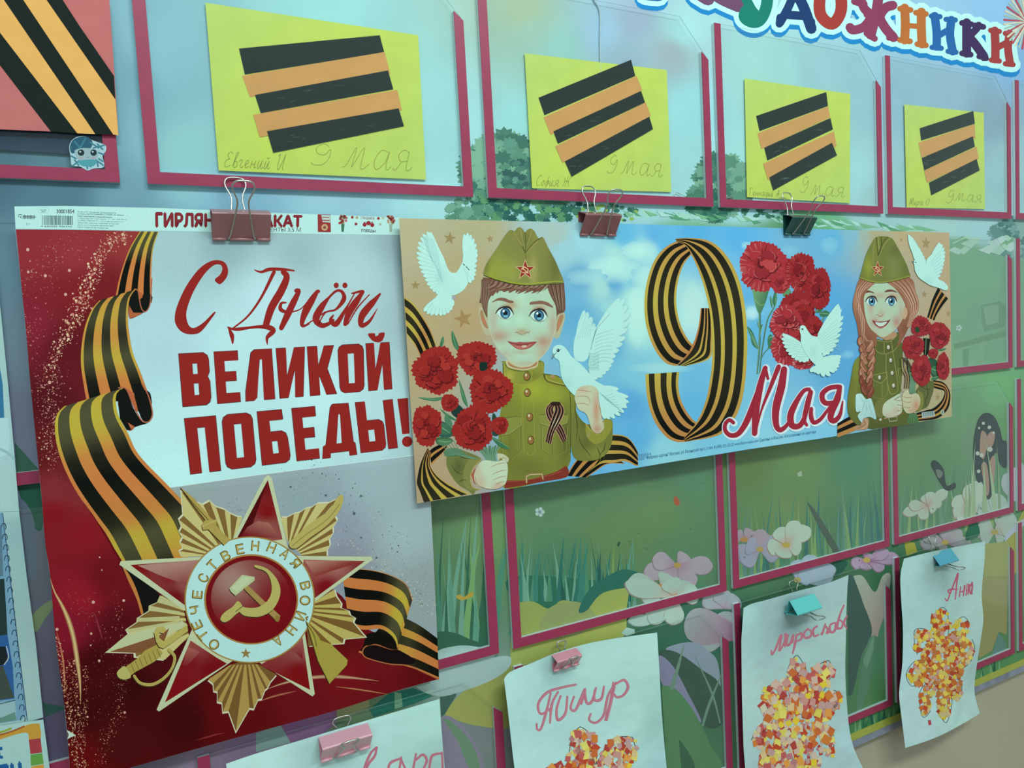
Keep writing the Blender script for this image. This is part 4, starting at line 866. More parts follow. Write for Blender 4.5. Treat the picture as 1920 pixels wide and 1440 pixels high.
def cloud(cx, cy, rx, ry, c, s_, n=10):
    rr = random.Random(int(cx*7+cy)); pts = []
    for i in range(n*2):
        a = 6.283*i/(n*2); k = 1+rr.uniform(-0.22, 0.22); pts.append((cx+rx*k*math.cos(a), cy+ry*k*math.sin(a)))
    ba.poly(smooth(pts, True), lambda x, y: mix(bg(x, y), c, s_*max(0, 1-((x-cx)/rx)**2*0.8-((y-cy)/ry)**2*0.8)), cell=4)
for q in ((1150, 505, 55, 26, 'b4ece0', 0.8), (1190, 470, 26, 18, 'b4ece0', 0.8), (1100, 520, 40, 16, 'a8e4dc', 0.6), (1195, 590, 24, 60, 'b4ece0', 0.9), (1210, 520, 26, 24, 'b4ece0', 0.7), (1150, 575, 28, 14, '94d8d8', 0.8), (1300, 590, 26, 60, 'b8e8e0', 0.6), (1410, 587, 16, 14, 'b4e8ec', 0.9),
          (1240, 690, 60, 12, 'a0dcdc', 0.7), (1480, 470, 18, 12, '80c4dc', 0.7), (1555, 460, 18, 18, '84c8dc', 0.7), (1360, 670, 40, 12, '94d4dc', 0.5), (1590, 665, 14, 9, '80c8e4', 0.8), (1360, 770, 22, 10, '80c8e4', 0.6), (1400, 460, 12, 8, '9cdce4', .8)):
    ba.part('printed_cloud'); cloud(*q)
for x, y, q, ro, c in ((843, 447, 13, 0.15, '92865c'), (919, 448, 8, -0.1, '968a60'), (779, 535, 10, 0, '948858'), (869, 598, 19, -0.25, '9c8454'), (1736, 456, 13, 0.1, '988c60'), (1690, 450, 5, 0, '9c9064'), (1733, 552, 8, 0.1, '948a60'), (1778, 588, 7, 0.2, '988c60'), (1758, 745, 8, 0, '988c60')):
    ba.part('faded_star'); star(x, y, q, c, 0.95 if x < 1000 else 0.75, ro, tgt=ba)
BN = ('0e0f0c', '2c2c1c'); BO = ('b08448', 'b4ac48')
G3 = [(0, BO), (0.05, BN), (0.25, BO), (0.40, BN), (0.6, BO), (0.75, BN), (0.95, BO)]
def crib(e1, e2, st=G3, hl=None, n=30): ba.strip(e1, e2, st, n=n, hl=hl or (lambda t: 0.5+0.5*math.sin(t*7)))
ba.part('corner_ribbon', 'striped ribbon printed in the lower left corner')
crib(F1('100,880 200,960 300,1100 380,1240 440,1390'), F1('130,1290 170,1340 215,1400 250,1470 290,1560'))
crib(F2('470,920 380,930 280,975 230,1060 190,1180 182,1240 185,1270 250,1400'), F2('400,1000 350,1040 300,1100 300,1120 350,1190 430,1250 540,1300 625,1330'), [(0, BN), (0.1, BO), (0.17, BN), (0.38, BO), (0.5, BN), (0.72, BO), (0.82, BN), (0.94, BO)]) if False else None
ba.strip(F2('440,905 330,950 285,985'), F2('420,970 380,1020 300,1100'), [(0, BN), (0.3, BO), (0.5, BN), (0.85, BO)], n=12)
ba.strip(F2('270,960 215,1080 190,1180 182,1250 205,1310 240,1405'), F2('300,1000 290,1100 350,1190 440,1255 540,1305 620,1335'), [(0, BN), (0.14, BO), (0.2, BN), (0.38, BO), (0.50, BN), (0.68, BO), (0.80, BN), (0.93, BO)], n=24, hl=lambda t: t)
ba.part('middle_ribbon', 'striped ribbon end printed beside the boy')
ba.strip(C3('410,690 460,600 540,510 640,470'), C3('560,700 620,660 720,600 850,600'), G3, n=16)
ba.strip(C3('690,560 720,400 800,380 880,410 940,500 945,530'), C3('560,672 660,600 760,590 850,580 920,610 945,616'), [(0, BO), (0.04, BN), (0.22, BO), (0.36, BN), (0.56, BO), (0.68, BN), (0.9, BO)], n=24, hl=lambda t: 1-t)
# ---- numeral nine
ba.part('ribbon_numeral', 'numeral nine folded from a striped ribbon')
ba.strip(B3('1300,352 1170,400 1070,510 1010,680 992,850 1010,1020 1070,1180 1150,1280 1230,1305'), B3('1345,470 1290,540 1250,650 1232,780 1240,900 1270,1010 1310,1090 1340,1130 1370,1160'), [(0, BO), (0.09, BN), (0.27, BO), (0.42, BN), (0.60, BO), (0.74, BN), (0.93, BO)], n=40, hl=lambda t: 1-abs(2*t-1))
ba.strip(B3('1415,872 1400,1000 1365,1120 1310,1220 1235,1300'), B3('1490,872 1500,1000 1500,1130 1480,1250 1300,1306'), [(0, ('b07840', 'b07840')), (0.1, BN), (0.36, BO), (0.46, BN), (0.6, BO), (0.7, BN), (0.9, BO)], n=24, hl=lambda t: t)
ba.strip(C3('1000,-75 1008,60 1030,180 1080,300 1160,400 1240,435 1310,433'), C3('1255,-90 1248,0 1262,100 1300,190 1350,260 1385,290 1400,300'), [(0, BO), (0.1, BN), (0.27, BO), (0.45, BN), (0.63, BO), (0.78, BN), (0.92, BO)], n=30, hl=lambda t: max(0, 1-1.6*t))
ba.strip(B3('1225,350 1330,345 1460,360 1560,420 1650,540 1715,700 1750,880 1765,1080 1760,1280 1745,1450 1720,1580 1670,1700 1560,1820 1300,1874'),
    B3('1235,375 1300,400 1350,480 1410,620 1455,770 1485,920 1500,1100 1500,1280 1480,1440 1455,1560 1410,1680 1360,1760 1300,1830 1290,1862'), [(0, BO), (0.1, BN), (0.3, BO), (0.42, BN), (0.64, BO), (0.75, BN), (0.93, BO)], n=56, hl=lambda t: 0.2+0.8*math.sin(math.pi*min(1, t*1.1))**2 if t < 0.9 else 0.1)
# ---- helpers for birds, flowers, figures
DW, DSH = 'b0e8dc', '8cc4c0'
def dove(parts, lines, lw=0.7, lc='7cacac'):
    for q, col in parts: ba.poly(q, col, cell=4 if callable(col) else None)
    for q in lines: ba.stroke(q, [lw, lw*0.5], lc, sm=True, cap=False)
def feathers(base, tips, col, w_, edge=None):
    """base points to tip points: a fan of long feathers"""
    n = len(tips)
    for i, t in enumerate(tips):
        u = i/(n-1)*(len(base)-1); k = min(int(u), len(base)-2); b = tuple(base[k][j]+(base[k+1][j]-base[k][j])*(u-k) for j in (0, 1))
        dx, dy = t[0]-b[0], t[1]-b[1]; L = math.hypot(dx, dy) or 1; nx, ny = -dy/L*w_, dx/L*w_
        q = [b, (b[0]+dx*0.5+nx, b[1]+dy*0.5+ny), (b[0]+dx*0.88+nx*0.9, b[1]+dy*0.88+ny*0.9), t, t, (b[0]+dx*0.9-nx*0.7, b[1]+dy*0.9-ny*0.7), (b[0]+dx*0.5-nx, b[1]+dy*0.5-ny)]
        ba.poly(smooth(q, True, 4), edge or DSH); ba.poly(smooth([(x-nx*0.16, y-ny*0.16) for x, y in q], True, 4), col)
ba.part('printed_dove', 'white dove at the upper left with raised wings')
feathers(F1('500,480 540,560 560,640 540,740 500,800'), F1('345,190 300,215 275,250 250,300 240,350 232,410 235,460 245,510 255,560 275,610 300,655 320,700 340,745 370,785 400,820 440,850 480,850'), DW, 4.2)
ba.poly(smooth(F1('380,200 420,260 470,370 520,470 560,580 600,625 650,625 690,570 715,520 740,505 790,520 795,600 790,700 740,800 650,860 560,870 470,830 440,700 400,500 350,300'), True), blobs(DW, [(825, 520, 12, 14, '90c8c4', .5), (850, 545, 14, 8, 'a0dcd4', .5)]), cell=4)
feathers(F1('740,510 780,620'), F1('740,220 775,205 810,225 840,265 862,320 875,380 880,430 875,490 870,550 865,610 855,660 835,710 800,740'), DW, 3.6)
ba.poly(smooth(F1('720,520 725,420 730,300 750,260 780,420 800,560 790,640 740,600'), True), DW)
feathers(F1('500,850 590,880'), F1('305,1035 340,1065 380,1080 430,1082 480,1085 520,1080 560,1060 590,1030 610,985'), DW, 4.4); ba.poly(smooth(F1('470,850 600,870 610,980 500,1010 400,980'), True), DW)
ba.poly(F1('715,515 800,515 790,570 740,600'), DW); ba.poly(F1('724,530 740,540 742,556 730,548'), '2c3c3c'); ba.stroke(F1('755,562 772,582 790,600'), 1.4, '344444'); ba.poly(F1('600,890 640,870 645,900 610,915'), '94a8b0')
for i in range(9): ba.stroke(F1([(300+i*14, 240+i*4), (360+i*14, 420+i*10), (430+i*9, 560+i*22)]), 0.7, '94ccc8')
# ---- carnations
def carn(cx, cy, r, seed, sx=1.0, sy=1.0, pal=('942824', '842020', '601418', 'a0342c'), edge=None, tgt=None):
    ba.part('printed_carnation'); t = tgt or ba; rr = random.Random(seed)
    def jag(x, y, q, n, j, sq=1.0, rot=0.0):
        pts = []
        for i in range(n*2):
            a = 6.2832*i/(n*2)+rot; k = q*(1+(j if i % 2 else -j)*rr.uniform(0.1, 1.3)+0.05*math.sin(a*3+seed)+0.03*math.sin(a*7+seed*2)); pts.append((x+k*math.cos(a)*sx, y+k*math.sin(a)*sy*sq))
        return pts
    t.poly(jag(cx, cy, r, int(14+r*0.45), 0.055), pal[0])
    if edge:
        for i in range(26):
            a = rr.uniform(1.5, 4.7); t.stroke([(cx+r*0.98*math.cos(a)*sx, cy+r*0.98*math.sin(a)*sy), (cx+r*0.72*math.cos(a)*sx, cy+r*0.72*math.sin(a)*sy)], [0.9, 0.3], edge, sm=False)
    for i in range(30):
        a = rr.uniform(0, 6.28); d0 = rr.uniform(0.25, 0.6)*r; d1 = rr.uniform(0.7, 0.95)*r
        t.stroke([(cx+d0*math.cos(a)*sx, cy+d0*math.sin(a)*sy), (cx+d1*math.cos(a+0.1)*sx, cy+d1*math.sin(a+0.1)*sy)], [r*0.06, r*0.015], pal[(1, 2, 3, 3)[i % 4]] if i % 4 else mix(pal[0], pal[3], 0.5), cap=False)
    for i in range(11):
        a = rr.uniform(0, 6.28); d = rr.uniform(0.15, 0.55)*r; x, y = cx+d*math.cos(a)*sx, cy+d*math.sin(a)*sy; q = rr.uniform(0.22, 0.36)*r
        t.poly(jag(x+q*0.12, y+q*0.16, q*1.05, 9, 0.12, 0.8, a), pal[2]); t.poly(jag(x, y, q, 9, 0.12, 0.8, a), pal[(0, 1, 3)[i % 3]])
        if edge or i % 3 == 0: t.stroke([(x+q*0.9*math.cos(a+z)*sx, y+q*0.72*math.sin(a+z)*sy) for z in (0, 0.5, 1.0, 1.5)], 0.7, edge or 'b04c44')
    for i in range(3):
        a = rr.uniform(0, 6.28); t.stroke([(cx+r*0.12*k*math.cos(a+k*0.8)*sx, cy+r*0.12*k*math.sin(a+k*0.8)*sy) for k in range(4)], [r*0.05, r*0.02], '4c1418')
def stem(q, w_, c='3c6c50', hl='74a084'):
    ba.stroke(q, w_, c); ba.stroke([(x-0.6, y) for x, y in q], [w_[0]*0.3 if isinstance(w_, list) else w_*0.3]*2, hl, cap=False)
def leaf(q, c='3c7450', c2='6ca47c'):
    ba.poly(smooth(q, True), c); n = len(q)//2; ba.stroke([q[0], ((q[n//2][0]+q[-(n//2)-1][0])/2, (q[n//2][1]+q[-(n//2)-1][1])/2), q[n]], [0.4, 1.2, 0.3], c2)
# ---- the boy
ba.part('printed_boy', 'smiling boy in an olive tunic and field cap holding carnations and a dove')
OL, OLD, OLL = '84903a', '4c5424', 'a8b43c'
tun = blobs('788436', [(1000, 730, 30, 26, '9cac38', .9), (1040, 740, 26, 22, '94a438', .8), (955, 710, 16, 12, 'a4ac44', .7), (990, 880, 40, 22, '646c34', .7), (1060, 820, 14, 60, '565e30', .8), (960, 850, 14, 50, '6c7434', .6), (1020, 820, 16, 40, '7c8840', .5), (1100, 800, 14, 30, '5c6434', .7), (1120, 840, 20, 16, '7c883c', .6), (900, 830, 30, 18, '6c7c44', .5)])
ba.poly(smooth(F2('885,265 890,250 1200,245 1225,350 1350,385 1470,500 1484,560 1484,960 1440,950 1440,1060 1405,1150 1405,1200 1200,1240 900,1290 870,1130 840,1000 850,870 870,640 960,440 890,400'), True), tun, cell=5)
# right arm of the picture
ba.poly(smooth(C3('380,-10 470,60 480,130 450,300 440,430 470,560 600,575 690,540 740,470 755,380 750,270 690,280 560,300 480,200 460,60'), True), blobs('6c7838', [(1095, 770, 10, 30, '4c5428', .9), (1120, 850, 22, 14, '808c40', .7), (1100, 830, 12, 12, '4c5428', .5)]), cell=4)
ba.poly(smooth(C3('555,300 560,390 620,450 690,420 750,330 740,270 690,265 660,370 590,340'), True), '88903c'); ba.stroke(C3('555,300 590,345 650,375 690,290'), 1.5, 'b0a850'); ba.poly(C3(circle(573, 382, 14, 22)), '8c9050')
for q in ('640,480 660,530 650,560', '700,440 690,490 660,530', '470,170 490,320 480,420', '590,540 520,450 500,380'): ba.stroke(C3(q), [1, 2, 0.6], '454c24')
# neck and collar
ba.poly(F2('905,240 1180,240 1170,300 1050,330 920,300'), 'b8bc94'); ba.poly(smooth(F2('905,265 930,300 1050,340 1160,300 1180,250 1215,260 1215,360 1130,420 1040,440 940,420 890,390 885,270'), True), blobs('84903a', [(955, 705, 10, 10, 'acb04c', .8), (1000, 705, 18, 8, '6c7430', .6)]), cell=4)
for q in ('905,262 930,300 1000,322 1110,325 1125,345 1120,415', '945,425 1040,442 1130,420 1215,365', '890,395 945,425', '1155,260 1200,255 1215,360', '1120,320 1190,285', '1040,445 1060,1000', '1125,425 1150,990', '1070,995 1110,1020 1155,990'): ba.stroke(F2(q), [0.9, 0.7], 'a09c48', cap=False)
for q in ('905,268 930,306 1000,328 1100,332', '1215,350 1250,415 1390,460', '1200,255 1180,250', '1430,480 1440,620 1440,1000', '885,270 890,400'): ba.stroke(F2(q), 1.0, '34381c')
for q in ('870,720 1000,700 1035,712 1035,780 940,850 870,860', '1185,690 1290,680 1420,690 1410,760 1300,800 1185,760'): ba.poly(F2(q), '808c42'); ba.stroke(F2(q), 0.9, '4c5428', sm=False); ba.stroke([(x, y-1.2) for x, y in F2(q)][2:], 0.8, 'a0a858', sm=False)
for q in ('1035,790 1035,980 950,1060', '1200,780 1200,970 1290,1030 1400,990 1410,780', '870,860 880,1000'): ba.stroke(F2(q), 1.1, '4c5428', sm=False); ba.stroke([(x+0.8, y) for x, y in F2(q)], 0.6, 'a0a858', sm=False)
ba.stroke(F2('1290,800 1290,1020'), 0.8, '5c6430'); ba.stroke(F2('1360,800 1370,980'), 3, '6c7838'); ba.stroke(F2('940,860 945,1050'), 2.4, '6c7838')
for x, y in ((1082, 375), (1086, 508), (1106, 707), (1115, 897)): ba.poly(F2(circle(x, y, 28, 36)), '3c3018'); ba.poly(F2(circle(x-1, y-1, 24, 31)), '8c6c3c'); ba.poly(F2(circle(x-7, y-12, 9, 12)), 'c0c89c')
# shoulder strap
ba.poly(F2('1222,350 1330,365 1400,440 1400,470 1250,430'), '848c34'); ba.stroke(F2('1225,355 1330,372 1390,400'), 1.0, '24281c'); ba.stroke(F2('1225,360 1250,415 1400,455'), 1.2, '24281c'); ba.stroke(F2('1240,370 1265,405 1390,440'), 1.0, 'b0b464'); ba.poly(F2(circle(1290, 375, 20, 15)), 'a08858')
# ear, face
SK = 'a8d0b4'
for q, c in (('1720,1050 1780,1045 1805,1090 1780,1200 1740,1310 1690,1310 1700,1150', 'acb490'), ('1745,1090 1780,1070 1785,1110 1750,1200 1715,1260 1720,1160', 'a0805c'), ('1740,1130 1755,1110 1750,1180 1720,1230', 'b87c5c'), ('890,1000 930,995 960,1050 1000,1200 1010,1280 960,1280 915,1180 895,1080', 'acb490'), ('905,1040 930,1030 950,1100 980,1180 990,1220 950,1200 915,1120', 'a0805c'), ('925,1100 950,1120 960,1170 935,1150', 'b87858')): ba.poly(smooth(F1(q), True), c)
face = blobs(SK, [(936, 630, 20, 12, 'ac7c64', .7), (1020, 640, 17, 13, 'ac7860', .75), (925, 600, 9, 26, 'b0a088', .6), (1037, 610, 9, 30, 'b09880', .7), (958, 572, 13, 8, 'b08c68', .8), (1012, 577, 14, 8, 'b08c68', .7), (979, 622, 11, 6, 'a88c68', .8), (945, 665, 16, 10, 'b49c80', .5), (1020, 665, 14, 16, 'b49878', .7), (978, 660, 14, 3.5, 'b09878', .6),
  (985, 682, 30, 6, 'b0a484', .6), (978, 560, 10, 14, 'b0e0c0', .6), (975, 600, 10, 10, 'b0e8c4', .6), (950, 602, 16, 8, 'a8e4c8', .5), (1010, 605, 14, 8, 'a8e4c8', .5), (955, 586, 6, 3, 'b4a484', .5)])
ba.poly(smooth(F3('290,330 330,240 600,180 900,180 1150,140 1290,340 1305,560 1300,760 1250,920 1190,1060 1080,1200 930,1310 800,1340 680,1300 540,1190 420,1060 340,900 290,740 275,560'), True), face, cell=3)
ba.stroke(F3('290,740 340,900 420,1060 540,1190 680,1300 800,1340 930,1310 1080,1200 1190,1060 1250,920 1300,760'), 0.9, 'c4c8a4', cap=False)
ba.poly(smooth(F3('580,1265 640,1310 740,1350 840,1350 930,1330 1010,1270 1000,1320 850,1370 700,1360 600,1320'), True), 'a47850')
# hair
ba.poly(smooth(F3('200,20 180,140 165,300 150,380 180,390 205,480 240,560 268,600 270,480 280,380 320,290 400,200 520,140 600,80 400,20'), True), '6c5444'); ba.poly(smooth(F3('200,0 330,270 400,220 420,245 460,190 520,220 590,200 600,235 700,190 690,235 760,200 720,250 860,200 820,245 960,200 930,245 1040,210 1000,250 1100,190 1150,120 1170,80 900,90 400,20'), False), '70503f')
ba.poly(smooth(F3('1170,80 1180,180 1230,300 1290,420 1310,560 1310,640 1330,560 1430,510 1440,380 1430,200 1400,60 1200,60'), True), '6c5040')
for i in range(46):
    t = i/45; x = 230+t*900; ba.stroke(F3([(x+120, 40+60*math.sin(t*3)), (x+70, 120+30*math.sin(t*3)), (x-10-60*(1-t), 200+30*math.cos(i)-20*t)]), [1.5, 1.3, 0.3], ('8c7460', '503830', '7c5c48', '9c8870')[i % 4], cap=False)
for i in range(10):
    ba.stroke(F3([(1200+i*22, 90), (1240+i*18, 240), (1310+i*11, 420+10*i), (1335+i*8, 500)]), [0.6, 1.2, 0.4], ('8c7864', '503c30', '9c9078')[i % 3], cap=False); ba.stroke(F3([(200+i*9, 60), (185+i*12, 240), (200+i*6, 400), (240+i*2, 520)]), [0.6, 1.2, 0.4], ('8c7864', '503c30', '7c6450')[i % 3], cap=False)
# features
for q in ('335,375 420,320 500,305 570,335 655,355 660,385 600,385 520,360 430,350', '910,405 920,370 1000,360 1100,355 1190,385 1260,450 1190,430 1110,400 1000,400'): ba.poly(smooth(F3(q), True), '80604c')
def eye(cv, cx, cy, sz, rx=1.0, iris='3c7894'):
    e = lambda q: cv([(cx+x*sz*rx, cy+y*sz) for x, y in q])
    ba.poly(smooth(e([(-1.5, -.1), (-1.0, -.8), (0, -1.15), (.9, -.7), (1.4, .15), (.8, .75), (0, .85), (-.9, .6)]), True), 'b8dcd0')
    ba.poly(e(circle(0, -.08, .86, .93, 20)), '20364c'); ba.poly(e(circle(0, -.05, .74, .8, 20)), iris); ba.poly(e(circle(0, -.1, .36, .4, 14)), '0c1c28'); ba.poly(e(circle(.1, .45, .4, .2, 12)), '70b0c0'); ba.poly(e(circle(-.28, -.45, .2, .22, 10)), 'd8f0ec')
    ba.stroke(e([(-1.75, -.05), (-1.2, -.75), (-.5, -1.12), (.2, -1.18), (.9, -.85), (1.45, .1)]), [0.5*sz*0.09, sz*0.26*0.12*8/8, sz*0.03], '2c2420')
    ba.stroke(e([(-1.4, .1), (-.8, .72), (0, .95), (.8, .8), (1.4, .2)]), 0.45, '8c7c68')
def eye_px(x, y, s_, rx=1.0): eye(lambda q: [(a, b) for a, b in q], x, y, s_, rx)
def eyes(x, y, s_, lash='2c2420', iris='3c7894', k=1.0):
    e = lambda q: [(x+a*s_*k, y+b*s_) for a, b in q]
    ba.poly(smooth(e([(-1.5, -.05), (-1.0, -.8), (0, -1.15), (.9, -.75), (1.45, .15), (.8, .75), (0, .9), (-.9, .6)]), True), 'bce4dc')
    for q, c in ((circle(0, -.08, .9, .97, 22), '20364c'), (circle(0, -.03, .76, .82, 22), iris), (circle(0, -.12, .38, .42, 14), '0c1c28'), (circle(.08, .45, .42, .2, 12), '74b4c4'), (circle(-.3, -.45, .2, .24, 10), 'd8f0ec')): ba.poly(e(q), c)
    ba.stroke(e([(-1.75, .0), (-1.2, -.75), (-.5, -1.12), (.2, -1.2), (.9, -.9), (1.5, .15)]), [s_*0.12, s_*0.3, s_*0.34, s_*0.1], lash)
    ba.stroke(e([(-1.4, .1), (-.8, .74), (0, .98), (.8, .82), (1.4, .2)]), 0.5, '907c68'); ba.stroke(e([(-1.6, -.5), (-.9, -1.25), (0, -1.55), (.9, -1.2), (1.6, -.2)]), 0.5, '9c7054')
for q in ('345,372 440,325 520,325 600,358 645,372', '925,392 1000,372 1100,372 1190,410 1245,440'): ba.stroke(F3(q), [1.5, 4.2, 4.6, 2.0], '80604c')
eyes(880+540/8, 520+545/8, 10.6); eyes(880+1045/8, 520+580/8, 10.6)
ba.stroke(F3('690,830 720,822 760,850 790,858 830,845 860,825 890,828'), [1.2, 0.8, 1.2], '84604c'); ba.stroke(F3('905,790 905,820 885,840'), 0.8, 'a07c64')
ba.poly(smooth(F3('575,960 640,968 700,975 760,968 810,972 880,970 1005,968 960,1020 890,1065 800,1085 720,1075 650,1030'), True), '9c5450'); ba.poly(smooth(F3('640,1000 700,1030 780,1035 860,1025 930,1000 880,1050 800,1070 720,1060'), True), 'b4746c'); ba.poly(smooth(F3('790,1025 850,1018 855,1045 800,1052'), True), 'c4b49c'); ba.stroke(F3('575,958 640,990 700,1000 780,1010 860,1000 940,985 1005,968'), [0.8, 1.2, 0.8], '6c3434')
# cap
cp = blobs('7c8444', [(920, 530, 10, 34, '94a43c', .9), (958, 510, 20, 24, '98a44a', .6), (1000, 510, 8, 30, 'a4a860', .6), (1040, 500, 14, 40, '606838', .7), (935, 505, 12, 30, '94a43c', .6), (985, 450, 10, 14, '5c6434', .5), (1045, 470, 8, 30, '586030', .6), (912, 480, 6, 40, '5c6830', .6)])
ba.poly(smooth(F1('1210,185 1240,175 1265,190 1300,155 1330,147 1355,165 1380,200 1410,170 1445,163 1480,190 1520,260 1560,255 1580,265 1620,350 1700,500 1760,640 1785,700 1780,740 1650,745 1500,765 1380,758 1200,730 1000,670 945,645 945,610 980,520 1080,370 1150,260'), True), cp, cell=3)
for q, w_, c in (('1250,190 1290,260 1350,350 1385,420', 1.6, '4c5428'), ('1385,420 1440,350 1500,290 1560,255', 1.6, '4c5428'), ('1255,195 1295,265 1350,345', 1, 'a4a45c'), ('1380,200 1390,300 1385,400', 1.2, '50582c'), ('1330,160 1350,260 1370,350', 0.8, 'a0a060'), ('1450,180 1430,260 1400,340', 0.8, 'a0a060'), ('1395,420 1445,360 1520,290', 0.8, 'a8a860')): ba.stroke(F1(q), w_, c)
ba.stroke(F1('955,650 1000,672 1100,700 1200,725 1300,742 1400,748 1550,735 1700,722 1775,725'), [1.5, 2.8, 2.6, 2], '94a03c'); ba.stroke(F1('945,655 1100,712 1250,748 1400,762 1550,755 1780,742'), 1.2, '3c4420')
ba.stroke(F1('1388,420 1390,500'), 1, '6c6c3c')
def capstar(x, y, r_, sx=1.0):
    star(x, y, r_*1.16, 'c8b888', sx, tgt=ba, inner=0.42); star(x, y, r_, '8c2c24', sx, tgt=ba); ba.stroke([(x-r_*0.05*sx, y-r_*0.3), (x+r_*0.3*sx, y-r_*0.05), (x+r_*0.1*sx, y+r_*0.3), (x-r_*0.3*sx, y+r_*0.25)], r_*0.1, 'd0c090'); ba.stroke([(x-r_*0.3*sx, y-r_*0.2), (x+r_*0.3*sx, y+r_*0.35)], r_*0.1, 'd0c090', sm=False); ba.stroke([(x-r_*0.38*sx, y-r_*0.08), (x-r_*0.12*sx, y-r_*0.35)], r_*0.13, 'd0c090', sm=False)
capstar(740+1383/5.647, 400+600/5.647, 17.5)
# belt, breast ribbon
ba.poly(smooth(F2('905,1225 1080,1220 1240,1180 1330,1150 1405,1110 1410,1195 1200,1240 900,1292'), False), '7c3428'); ba.stroke(F2('915,1235 1060,1225 1240,1190 1370,1150'), 0.8, 'a8604c')
ba.stroke(F2('1080,1245 1075,1190 1110,1175 1205,1170 1215,1215'), 3.4, '8c7040', sm=False); ba.stroke(F2('1080,1240 1078,1192 1110,1178 1205,1173 1213,1210'), 1.8, 'c0b48c', sm=False)
RB = [(0, ('c09878', 'c09878')), (0.07, ('24201c', '24201c')), (0.26, ('a87460', 'c8c0a0')), (0.36, ('24201c', '24201c')), (0.6, ('a87460', 'c8c0a0')), (0.7, ('24201c', '24201c')), (0.93, ('c09878', 'c09878'))]
ba.strip(F2('1275,590 1235,640 1250,720 1320,820 1375,925'), F2('1355,590 1300,630 1320,700 1380,800 1408,880'), RB, n=20); ba.strip(F2('1355,585 1390,650 1370,720 1310,830 1280,935'), F2('1290,580 1310,640 1290,700 1250,820 1232,905'), RB, n=20, hl=lambda t: math.exp(-((t-.5)/.15)**2))
ba.poly(smooth(F2('1275,590 1310,582 1355,588 1350,610 1310,615 1280,605'), True), '2c2018')
# forearm with flowers
ba.poly(smooth(F2('430,1010 480,960 560,980 700,1040 670,1080 620,1180 625,1280 660,1310 640,1340 600,1310 520,1260 460,1180 425,1100'), True), blobs('6c7840', [(860, 875, 10, 16, '4c5830', .7), (880, 900, 8, 20, '80884c', .6)]), cell=4)
ba.poly(smooth(F2('600,1060 670,1040 710,1060 650,1120 620,1200 630,1270 690,1300 650,1310 580,1280 560,1180'), True), '7c8448'); ba.stroke(F2('700,1060 640,1130 620,1200 640,1280 700,1300'), 1.1, 'b0a050')
for q in ('500,1000 560,1040 640,1050', '460,1090 500,1150 560,1180', '520,1240 560,1220 590,1230'): ba.stroke(F2(q), [0.6, 1.8, 0.5], '465028')
ba.poly(F2('625,1180 660,1120 690,1270 650,1250'), 'a06048')
# stems, leaves, carnations
for i in range(16): stem(F2([(660+i*14, 950+8*math.sin(i*2)), (720+i*7, 1010), (760+i*5, 1075)]), [2.4, 1.6], ('2c5c44', '4c7c58', '3c6c50', '6c946c')[i % 4])
for q in ('190,545 300,550 400,545 350,575 260,570', '470,0 500,60 525,130 515,165 480,120 465,60', '395,45 405,90 385,135 370,110', '525,400 560,480 600,620 560,580 535,480', '790,870 860,900 940,970 860,950', '370,640 450,690 520,740 450,720', '590,990 480,1030 400,1020 500,1005'): leaf(F2(q))
for q, c in (('500,600 560,640 570,720 500,710 460,660', '1c3c34'), ('330,750 400,745 470,800 460,870 350,860 320,800', '2c5c50'), ('340,880 420,870 480,900 420,940 350,930', '3c6848'), ('700,260 750,260 750,330 680,330', '142824'), ('800,690 830,700 860,840 800,850', '28483c'), ('420,680 470,750 460,790 410,740', '4c8060'), ('400,990 470,960 560,980 500,1000 430,1030', '548060')): ba.poly(smooth(F2(q), True), c)
leaf(F2('345,770 400,755 460,790 455,840 400,850 350,830'), '3c7054', '8cb890'); leaf(F2('350,900 400,885 470,900 430,935 370,930'), '4c7c54', '8cb890')
for i in range(5): stem(F2([(380+i*26, 930-i*6), (470+i*20, 1000), (640+i*10, 1050)]), 1.3, '4c7c5c')
F2c = lambda x, y, r_, sd, sx=1, sy=1: carn(*F2([(x, y)])[0], r_/4.36, sd, sx, sy)
F2c(670, 225, 155, 3, 1.05, 0.92); F2c(340, 325, 190, 5, 0.98, 1.02); F2c(785, 490, 175, 8, 1.0, 1.02); F2c(450, 590, 72, 2); F2c(265, 775, 125, 9, 0.95, 1.35); F2c(640, 800, 175, 12, 0.92, 1.05); F2c(860, 775, 72, 4)
ba.part('dark_gap'); ba.poly(smooth(F2('700,262 755,262 750,320 700,325'), True), '143028')
# hands and dove
ba.part('printed_hand', 'boy\'s hand round the stems')
HD = 'b8d4b4'
ba.poly(smooth(F2('690,1090 740,1060 830,1070 900,1060 925,1110 920,1200 900,1260 830,1295 740,1290 670,1260 650,1180'), True), blobs(HD, [(900, 905, 12, 16, 'bc9c84', .6), (935, 912, 12, 8, 'c08878', .6), (895, 880, 8, 14, 'b87860', .3)]), cell=3)
ba.poly(smooth(F2('840,1010 880,1008 930,1040 925,1075 890,1065 870,1045 845,1060'), True), 'b4c4a0')
for q in ('780,1120 850,1090 925,1080', '795,1180 860,1150 920,1140', '800,1225 860,1200 915,1190', '820,1260 870,1240 905,1235', '850,1050 890,1040 920,1055'): ba.stroke(F2(q), [0.5, 1.2, 0.5], 'a0785c')
ba.stroke(F2('655,1190 680,1260 750,1292 840,1295 900,1262'), 0.8, '8c5c44')
ba.part('printed_dove', 'white dove held up by the boy')
feathers(F4('430,720 560,640 660,640'), F4('550,300 595,325 645,390 680,480 700,530'), 'a8e0d8', 4.5); ba.poly(smooth(F4('420,960 400,760 440,600 520,400 600,420 660,520 700,560 650,800 560,980'), True), 'ace4dc')
